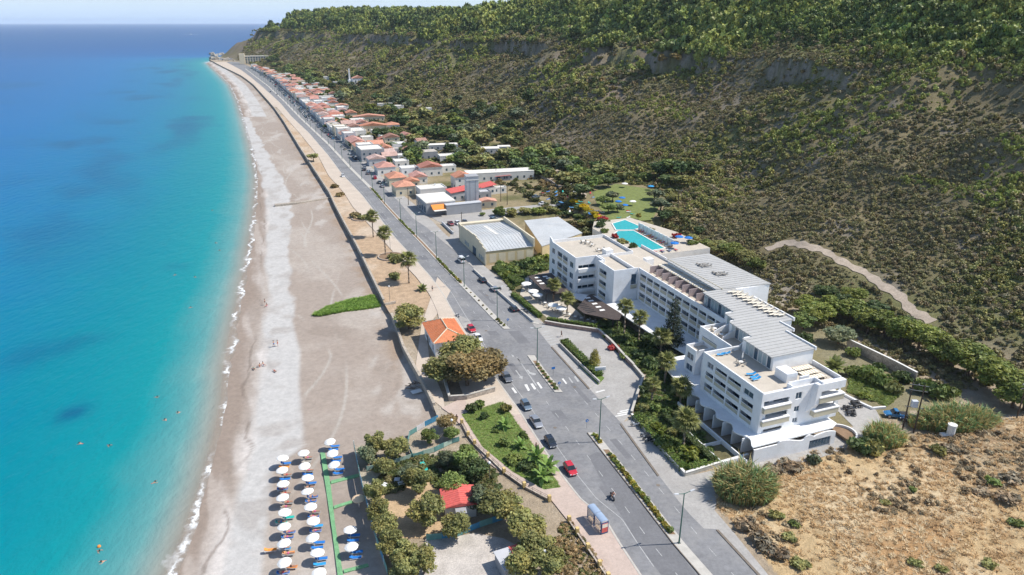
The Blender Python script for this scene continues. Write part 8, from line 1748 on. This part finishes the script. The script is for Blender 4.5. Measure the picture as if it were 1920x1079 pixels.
for ci, (C_, rn) in enumerate(((C1, 'the water row'), (C2, 'the middle row'), (C3, 'the boardwalk row'))):
    for i, q in enumerate(C_):
        px, py = Z5(*q); zb_ = -1.5; g = G(px, py, zb_ + 2.15)
        parasol(1.12, 2.3, 'white_fab', 'white beach parasol, %s from the top in %s' % (ORD[i], rn), (g[0], g[1], zb_), 'white beach parasols').rotation_euler = (R(pr.uniform(-7, 7)), R(pr.uniform(-7, 7)), pr.uniform(0, 1))
        for k, (dx, dy) in enumerate(((.55, -.62), (.50, .62))):
            fab = pr.choice(tw) if ci < 2 else 'blue_fab'
            if ci < 2 and pr.random() < .18: fab = 'orange_fab' if pr.random() < .5 else 'grey_fab'
            if ci == 0 and i == 4: fab = 'teal_fab'
            loc = (g[0] + dx - (.9 if ci == 0 and pr.random() < .3 else 0), g[1] + dy, zb_ + .02); rz = math.pi / 2 + R(8) + math.pi + pr.uniform(-.08, .08)
            lounger(fab, '%s lounger under the %s parasol from the top of %s, %s' % ({'blue_fab': 'blue', 'sky_fab': 'bright blue', 'grey_fab': 'grey', 'orange_fab': 'orange', 'teal_fab': 'teal'}[fab], ORD[i], rn, 'near side' if k == 0 else 'far side'), loc, rz, 'beach sun loungers')
            if ci < 2 and pr.random() < .5:
                person('lie', 'sunbather on the lounger under the %s parasol of %s, %s side' % (ORD[i], rn, 'near' if k == 0 else 'far'), (loc[0], loc[1], loc[2] + .33), rz, pr.choice(['red_fab', 'black', 'blue_fab', 'pink_fab'])); pn += 1
px, py = Z5(1155, 583); g = G(px, py, .8); parasol(1.15, 2.3, 'peach_fab', 'peach coloured parasol standing alone beside the teal fence', (g[0], g[1], -1.4))
for i, q in enumerate(((600, 925), (715, 945))):
    px, py = Z5(*q); lounger('orange_fab', 'orange towel-covered lounger set out from the parasols, %s in the water-side row' % ORD[i], (*G(px, py, -1.4), -1.48), math.pi * 1.5 + .2, 'orange loungers', 1.0)
# boardwalk
def deck(label, pts, z=-1.28):
    q = [G(*Z5(*p), z) for p in pts]; c = q[0]; t = thing('boardwalk', label, 'boardwalk', (c[0], c[1], z - .14)); MB().prism([(a - c[0], b_ - c[1]) for a, b_ in q], 0, .14).build('deck_board', M['deck_green'], t); return t
deck('long green painted boardwalk running along the beach', [(915, 300), (945, 302), (980, 500), (1010, 760), (1062, 1090), (1026, 1090), (990, 800), (955, 560)]); deck('green cross boardwalk, upper one of three', [(982, 478), (1085, 452), (1090, 470), (984, 497)]); deck('green cross boardwalk at the peach parasol, middle one of three', [(1000, 638), (1128, 598), (1135, 612), (1003, 655)]); deck('green cross boardwalk at the bottom, lowest of three', [(1062, 1042), (1215, 1003), (1222, 1020), (1066, 1062)])
bmat = mat('light_board', (.50, .60, .50), .8, .1); t_ = deck('pale board bridging the upper boardwalk and the fence', [(1085, 452), (1180, 428), (1186, 445), (1090, 470)])
# ------------------------------------------------------------------ compound fences and huts
def fence(label, pts, h, mats_, z=0.0, step=2.0, zg=0.0):
    w = [G(q[0], q[1], zg) for q in pts]; t = thing('screen_fence', label, 'fence', (w[0][0], w[0][1], z)); k = 0
    for i in range(len(w) - 1):
        a, b_ = Vector(w[i]) - Vector(w[0]), Vector(w[i + 1]) - Vector(w[0]); d = b_ - a; n = max(1, int(d.length / step)); rz = math.atan2(d.y, d.x)
        for j in range(n):
            c = a.lerp(b_, (j + .5) / n); MB().obox((c.x, c.y, .1), d.length / n - .12, .05, h - .15 - (.1 if k % 3 == 0 else 0), rz).build('fence_panel', mats_[k % len(mats_)], t); p_ = a.lerp(b_, j / n); MB().obox((p_.x, p_.y, 0), .09, .09, h, rz).build('fence_post', M['plastic_w'] if len(mats_) > 2 else M['screen_teal'], t); k += 1
    return t
fence('teal and blue screen fence along the beach side of the compound', [(664, 840), (677, 906), (691, 960), (707, 1020), (727, 1079)], 1.7, [M['screen_teal'], M['screen_teal'], M['screen_blue']]); fence('teal screen fence along the north side of the play yard', [(768, 818), (796, 801), (822, 788)], 1.3, [M['screen_teal'], M['grey_pale'], M['screen_blue'], M['screen_teal']]); fence('pale green fence dividing the play yard from the garden', [(688, 884), (740, 871), (772, 861), (815, 848), (848, 832), (862, 828)], 1.2, [mat('pale_green_panel', (.35, .47, .40), .8, .15), M['screen_teal']]); fence('blue green mesh fence below the red cabin along the gravel yard', [(800, 1015), (855, 1008), (900, 990), (945, 975)], 1.4, [M['screen_teal'], M['screen_blue']]); fence('short teal fence at the corner of the play yard', [(768, 818), (764, 838), (775, 862)], 1.2, [M['screen_teal'], M['screen_blue']])
g = G(861, 955); cb_ = thing('cabin', 'small cabin with pinkish red ribbed sheet roof among the trees', 'cabin', (g[0], g[1], 0), R(12)); MB().box(-2.6, 2.6, -2.4, 2.4, -.1, 2.6).build('wall', M['white2'], cb_); rr = MB(); gable(rr, 5.6, 5.0, 2.6, .7, .2); rfo = rr.build('roof', M['tile_pink'], cb_)
for k in range(10):
    y = -2.5 + k * .55
    for s_ in (-1, 1): MB().tube((s_ * 2.95, y, 2.63), (s_ * .02, y, 3.33), .04, .04, 4).build('sheet_rib', M['tile_pink'], rfo)
MB().box(-1.0, .8, -4.2, -2.5, 2.3, 2.4).build('porch_roof', M['grey_wall'], cb_); MB().box(-1.0, -.9, -4.2, -4.1, 0, 2.3).build('porch_post', M['dark_wood'], cb_); MB().box(-2.64, -2.602, -1, 0, 0, 2.0).build('door', M['dark_wood'], cb_)
g = G(958, 1068); hb2 = thing('hut', 'small hut with half grey half red sheet roof at the bottom edge', 'hut', (g[0], g[1], 0), R(24)); MB().box(-1.8, 1.8, -2, 2, 0, 2.2).build('wall', M['grey_wall'], hb2); MB().box(-2.0, .5, -2.2, 2.2, 2.22, 2.34).build('grey_roof_sheet', M['grey_pale'], hb2); MB().box(.5, 2.0, -2.2, 2.2, 2.25, 2.37).build('red_roof_sheet', M['tile_pink'], hb2)
g = G(797, 884); sl = thing('slide', 'teal green play slide with ladder in the garden', 'slide', (g[0], g[1], 0), .6); MB().add([(-.35, -1.4, .1), (.35, -1.4, .1), (.35, .6, 1.3), (-.35, .6, 1.3), (-.35, -1.4, .0), (.35, -1.4, .0), (.35, .6, 1.2), (-.35, .6, 1.2)], [(0, 1, 2, 3), (7, 6, 5, 4), (0, 4, 5, 1), (1, 5, 6, 2), (2, 6, 7, 3), (3, 7, 4, 0)]).build('chute', M['teal_fab'], sl); MB().box(-.4, .4, .6, 1.3, 1.2, 1.3).build('platform', M['teal_fab'], sl)
for x in (-.35, .35): MB().tube((x, 1.3, 0), (x, 1.2, 1.9), .04, .04, 6).build('post', M['plastic_w'], sl)
for k in range(3): MB().tube((-.35, 1.3, .3 + k * .3), (.35, 1.3, .3 + k * .3), .03, .03, 5).build('rung', M['plastic_w'], sl)
for i, q in enumerate(((745, 905), (722, 915), (752, 912))):
    g = G(*q); t = thing('garden_table', 'white plastic table in the shade near the pale green fence, %s from the left' % ORD[[1, 0, 2][i]], 'table', (g[0], g[1], 0), i, 'white garden tables'); MB().box(-.5, .5, -.5, .5, .70, .74).build('tabletop', M['plastic_w'], t)
    for x in (-.42, .42):
        for y in (-.42, .42): MB().box(x - .03, x + .03, y - .03, y + .03, 0, .70).build('leg', M['plastic_w'], t)
g = G(774, 722, -.6); t = thing('timber_pile', 'heap of old planks and a pale sheet against the seawall', 'pile', (g[0], g[1], -1.2), .3)
for k in range(9): MB().obox((rnd.uniform(-1.3, 1.3), rnd.uniform(-1.2, 1.2), .1 + k * .1), rnd.uniform(1.2, 2.6), .22, .1, rnd.uniform(-1, 1)).build('plank', M['bark'] if k % 3 else M['palm_bark'], t)
MB().obox((.4, -2.4, .1), 2.4, 1.6, .06, .2).build('sheet', M['white2'], t)
# railings
def railing(label, pts, h=.95, z=.14, step=3.2):
    w = [G(q[0], q[1], z) for q in pts]; t = thing('railing', label, 'railing', (w[0][0], w[0][1], z))
    for i in range(len(w)):
        p_ = Vector(w[i]) - Vector(w[0]); MB().obox((p_.x, p_.y, 0), .55, .55, h + .15, HA).build('stone_pier', M['yellow_stone'], t)
        if i < len(w) - 1:
            q_ = Vector(w[i + 1]) - Vector(w[0]); d = q_ - p_; rz = math.atan2(d.y, d.x); c = (p_ + q_) / 2; MB().obox((c.x, c.y, 0), d.length - .55, .3, .28, rz).build('kerb_wall', M['stone'], t)
            for zz in (.55, .9): MB().tube((p_.x, p_.y, zz), (q_.x, q_.y, zz), .03, .03, 5).build('rail', M['dark_wood'], t)
            n = max(1, int(d.length / 1.5))
            for j in range(1, n): m_ = p_.lerp(q_, j / n); MB().tube((m_.x, m_.y, .28), (m_.x, m_.y, .9), .025, .025, 5).build('post', M['dark_wood'], t)
railing('railing with yellow stone piers between the beach path and the trees', [(866, 795), (878, 818), (890, 834), (915, 858), (945, 887), (983, 914), (1030, 939)]); railing('railing with yellow stone piers behind the bus shelter', [(1067, 978), (1082, 1000), (1102, 1030), (1124, 1062), (1140, 1085)])
# ------------------------------------------------------------------ terrace, pool and restaurant furniture
RP = [((987, 531), 'farthest'), ((1000, 545), 'second farthest'), ((1008, 552), 'middle'), ((1037, 571), 'second nearest'), ((1053, 577), 'nearest')]
for q, w in RP: g = G(q[0], q[1], 2.5); parasol(1.6, 2.7, 'white_fab', 'large white restaurant parasol, %s one of the five' % w, (g[0], g[1], .05), 'restaurant parasols')
def table_set(label, loc, rz, group, chairs=4, top='white_fab', ch='grey_fab'):
    t = thing('table_set', label, 'table set', loc, rz, group); MB().lathe([(.02, .74), (.45, .74), (.45, .70), (.04, .70)], n=12).build('tabletop', M[top], t); MB().tube((0, 0, 0), (0, 0, .7), .04, .04, 6).build('table_leg', M['pole_grey'], t)
    for k in range(chairs):
        a = k * 6.283 / chairs + .4; c = MB(); x, y = .85 * math.cos(a), .85 * math.sin(a); c.obox((x, y, .40), .45, .45, .06, a); c.obox((x + .22 * math.cos(a), y + .22 * math.sin(a), .46), .05, .45, .42, a)
        for u_ in (-.18, .18): c.obox((x + u_, y + u_ * .5, 0), .04, .04, .4, a)
        c.build('chair', M[ch], t)
    return t
tp = None; k = 0; used_t = [False]
tsp = table_set('', (0, 0, 0), 0, 'restaurant tables')
for q in ((984, 540), (993, 547), (1003, 556), (1012, 563), (1022, 572), (1030, 578), (1040, 584), (1050, 588), (1058, 592), (1068, 594), (1078, 598), (1090, 601), (1102, 604), (1112, 607), (1120, 609), (1047, 576)):
    g = G(*q); place(tsp, used_t, (g[0], g[1], .055), rnd.uniform(0, 6), 'round restaurant table with chairs set between the hedge and the dark pergola', 'restaurant tables')
ZT = hotel_floor
def on_hotel(q, z): g = G(q[0], q[1], z); return (g[0], g[1], z)
place(tsp, used_t, on_hotel((1389, 684), ZT), .3, 'table and chairs beside the closed parasol on the front roof terrace', 'roof terrace tables')
for i, (q, z) in enumerate((((1102, 458), 11.45), ((1110, 462), 11.45), ((1094, 456), 11.45), ((1123, 472), 11.45), ((1131, 470), 11.45), ((1178, 490), 9.25), ((1186, 494), 9.25))): place(tsp, used_t, on_hotel(q, z), i, 'table and chairs on the far roof terrace, %s from the left' % ORD[[1, 2, 0, 3, 4, 5, 6][i]], 'roof terrace tables')
for i, (q, z) in enumerate((((1340, 621), 11.56), ((1352, 632), 11.56))): place(tsp, used_t, on_hotel(q, z), i, 'table and chairs on the small walled roof terrace, %s one' % ['far', 'near'][i], 'roof terrace tables')
pz = thing('closed_parasol', 'closed white parasol standing beside the roof terrace table', 'parasol', on_hotel((1391, 678), ZT)); MB().tube((0, 0, 0), (0, 0, 2.3), .03, .03, 6).build('pole', M['plastic_w'], pz); MB().lathe([(.05, .8), (.16, 1.0), (.12, 1.8), (.03, 2.35)], n=8).build('folded_canopy', M['white_fab'], pz)
for i, q in enumerate(((1352, 667), (1361, 665), (1408, 704), (1414, 709), (1418, 713))): lounger('sky_fab', 'bright blue sun lounger on the front roof terrace, %s from the left' % ORD[i], on_hotel(q, ZT), HA + 1.3 + (.3 if i > 2 else 0), 'roof terrace loungers')
k = 0
for r_ in range(3):
    for c_ in range(6):
        p_ = hv(13.2 + c_ * .72 + r_ * .2, 2.6 + r_ * 1.9); lounger('cream_fab', 'folded cream lounger stored on the front roof corner, row %s, %s in it' % (ORD[r_], ORD[c_]), (p_[0], p_[1], ZT), HA, 'loungers stored on the roof corner', fr='dark_wood')
for r_ in range(3):
    for c_ in range(9):
        p_ = hv(22.0 - r_ * .9 + 2.4, 24.0 + c_ * 1.9 + r_ * .5); lounger('cream_fab', 'folded lounger stored on the metal roof, row %s, %s in it' % (ORD[r_], ORD[c_]), (p_[0], p_[1], 15.1), HA + 1.57, 'loungers stored on the metal roof', fr='dark_wood')
for j, q in enumerate(((1319, 497), (1349, 513))):
    for c_ in range(4): g = G(q[0] - 9 + c_ * 6, q[1] + (c_ % 2) * 3, 15.3); lounger('grey_fab', 'folded lounger in the %s heap on the far metal roof, %s of four' % (['left', 'right'][j], ORD[c_]), (g[0], g[1], 15.3), HA + .4 * c_, 'loungers stored on the far roof', fr='dark_wood')
BU = [((1265, 455), 'blue', 'blue parasol beside the near end of the long pool'), ((1274, 443), 'blue', 'blue parasol at the retaining wall, left of two'), ((1291, 445), 'blue', 'blue parasol at the far right of the pool deck')]
for q, c_, lab in BU: g = G(q[0], q[1], 8.0); parasol(1.5, 2.3, 'blue_fab', lab, (g[0], g[1], 5.92), 'pool parasols')
for q, c_, lab in (((1166, 370), 'blue_fab', 'blue parasol on the pool lawn, upper left of the cluster'), ((1159, 377), 'blue_fab', 'blue parasol on the pool lawn, far left of the cluster'), ((1171, 384), 'blue_fab', 'blue parasol on the pool lawn, lower one of the cluster'), ((1149, 337), 'blue_fab', 'blue parasol at the back corner of the pool lawn'), ((1171, 343), 'white_fab', 'white parasol at the back of the pool lawn'), ((1220, 348), 'sky_fab', 'pale blue parasol at the back right of the pool lawn'), ((1186, 377), 'white_fab', 'white parasol in the middle of the pool lawn')):
    p_ = P(q[0], q[1] + 9); parasol(1.5, 2.3, c_, lab, (p_.x, p_.y, 5.0), 'pool lawn parasols')
ll = random.Random(2)
for i in range(34):
    v_, u_ = ll.uniform(34, 60), ll.uniform(142, 198); p_ = hv(v_, u_); f_ = ll.choice(['blue_fab', 'white_fab', 'white_fab', 'sky_fab', 'teal_fab', 'red_fab']); lounger(f_, '%s sun lounger scattered over the pool lawn' % {'blue_fab': 'blue', 'white_fab': 'white', 'sky_fab': 'bright blue', 'teal_fab': 'teal', 'red_fab': 'red'}[f_], (p_[0], p_[1], 5.04), ll.uniform(0, 6), 'loungers on the pool lawn')
for i in range(13):
    p_ = hv(45.4, 102 + i * 1.75); f_ = ['orange_fab', 'white_fab', 'peach_fab', 'red_fab'][i % 4]; lounger(f_, '%s lounger in the row between long pool and retaining wall' % {'orange_fab': 'orange', 'white_fab': 'white', 'peach_fab': 'peach', 'red_fab': 'red'}[f_], (p_[0], p_[1], 5.91), HA + 1.6, 'loungers along the pool')
for i in range(9):
    p_ = hv(35 + (i % 5) * 2.6, 98.6 - (i // 5) * .0 + (i % 2) * .5); lounger(['white_fab', 'red_fab', 'blue_fab'][i % 3], '%s lounger at the near end of the long pool' % ['white', 'red', 'blue'][i % 3], (p_[0], p_[1], 5.91), HA, 'loungers at the pool end')
# a boat and its wake on the horizon
bq = G(358, 65, SEA_Z); t = thing('motor_boat', 'small white motor boat far out near the horizon', 'boat', (bq[0], bq[1], SEA_Z), 1.5); b_ = MB(); loft(b_, [[(-1.6 * w, y, 1.6), (-1.0 * w, y, -.4), (1.0 * w, y, -.4), (1.6 * w, y, 1.6)] for y, w in ((-7, .9), (0, 1.2), (5, .8), (8, .1))]); b_.build('hull', M['plastic_w'], t); MB().box(-1.2, 1.2, -4, 2, 1.6, 3.6).build('cabin', M['plastic_w'], t)
wk = MB(); wk.add([(bq[0] - 55, bq[1] - 10, SEA_Z + .15), (bq[0] - 55, bq[1] + 10, SEA_Z + .15), (bq[0] + 55, bq[1] + 16, SEA_Z + .15), (bq[0] + 55, bq[1] - 16, SEA_Z + .15)], [(0, 3, 2, 1)]); wk.build('boat_wake', M['foam'], kind='structure')
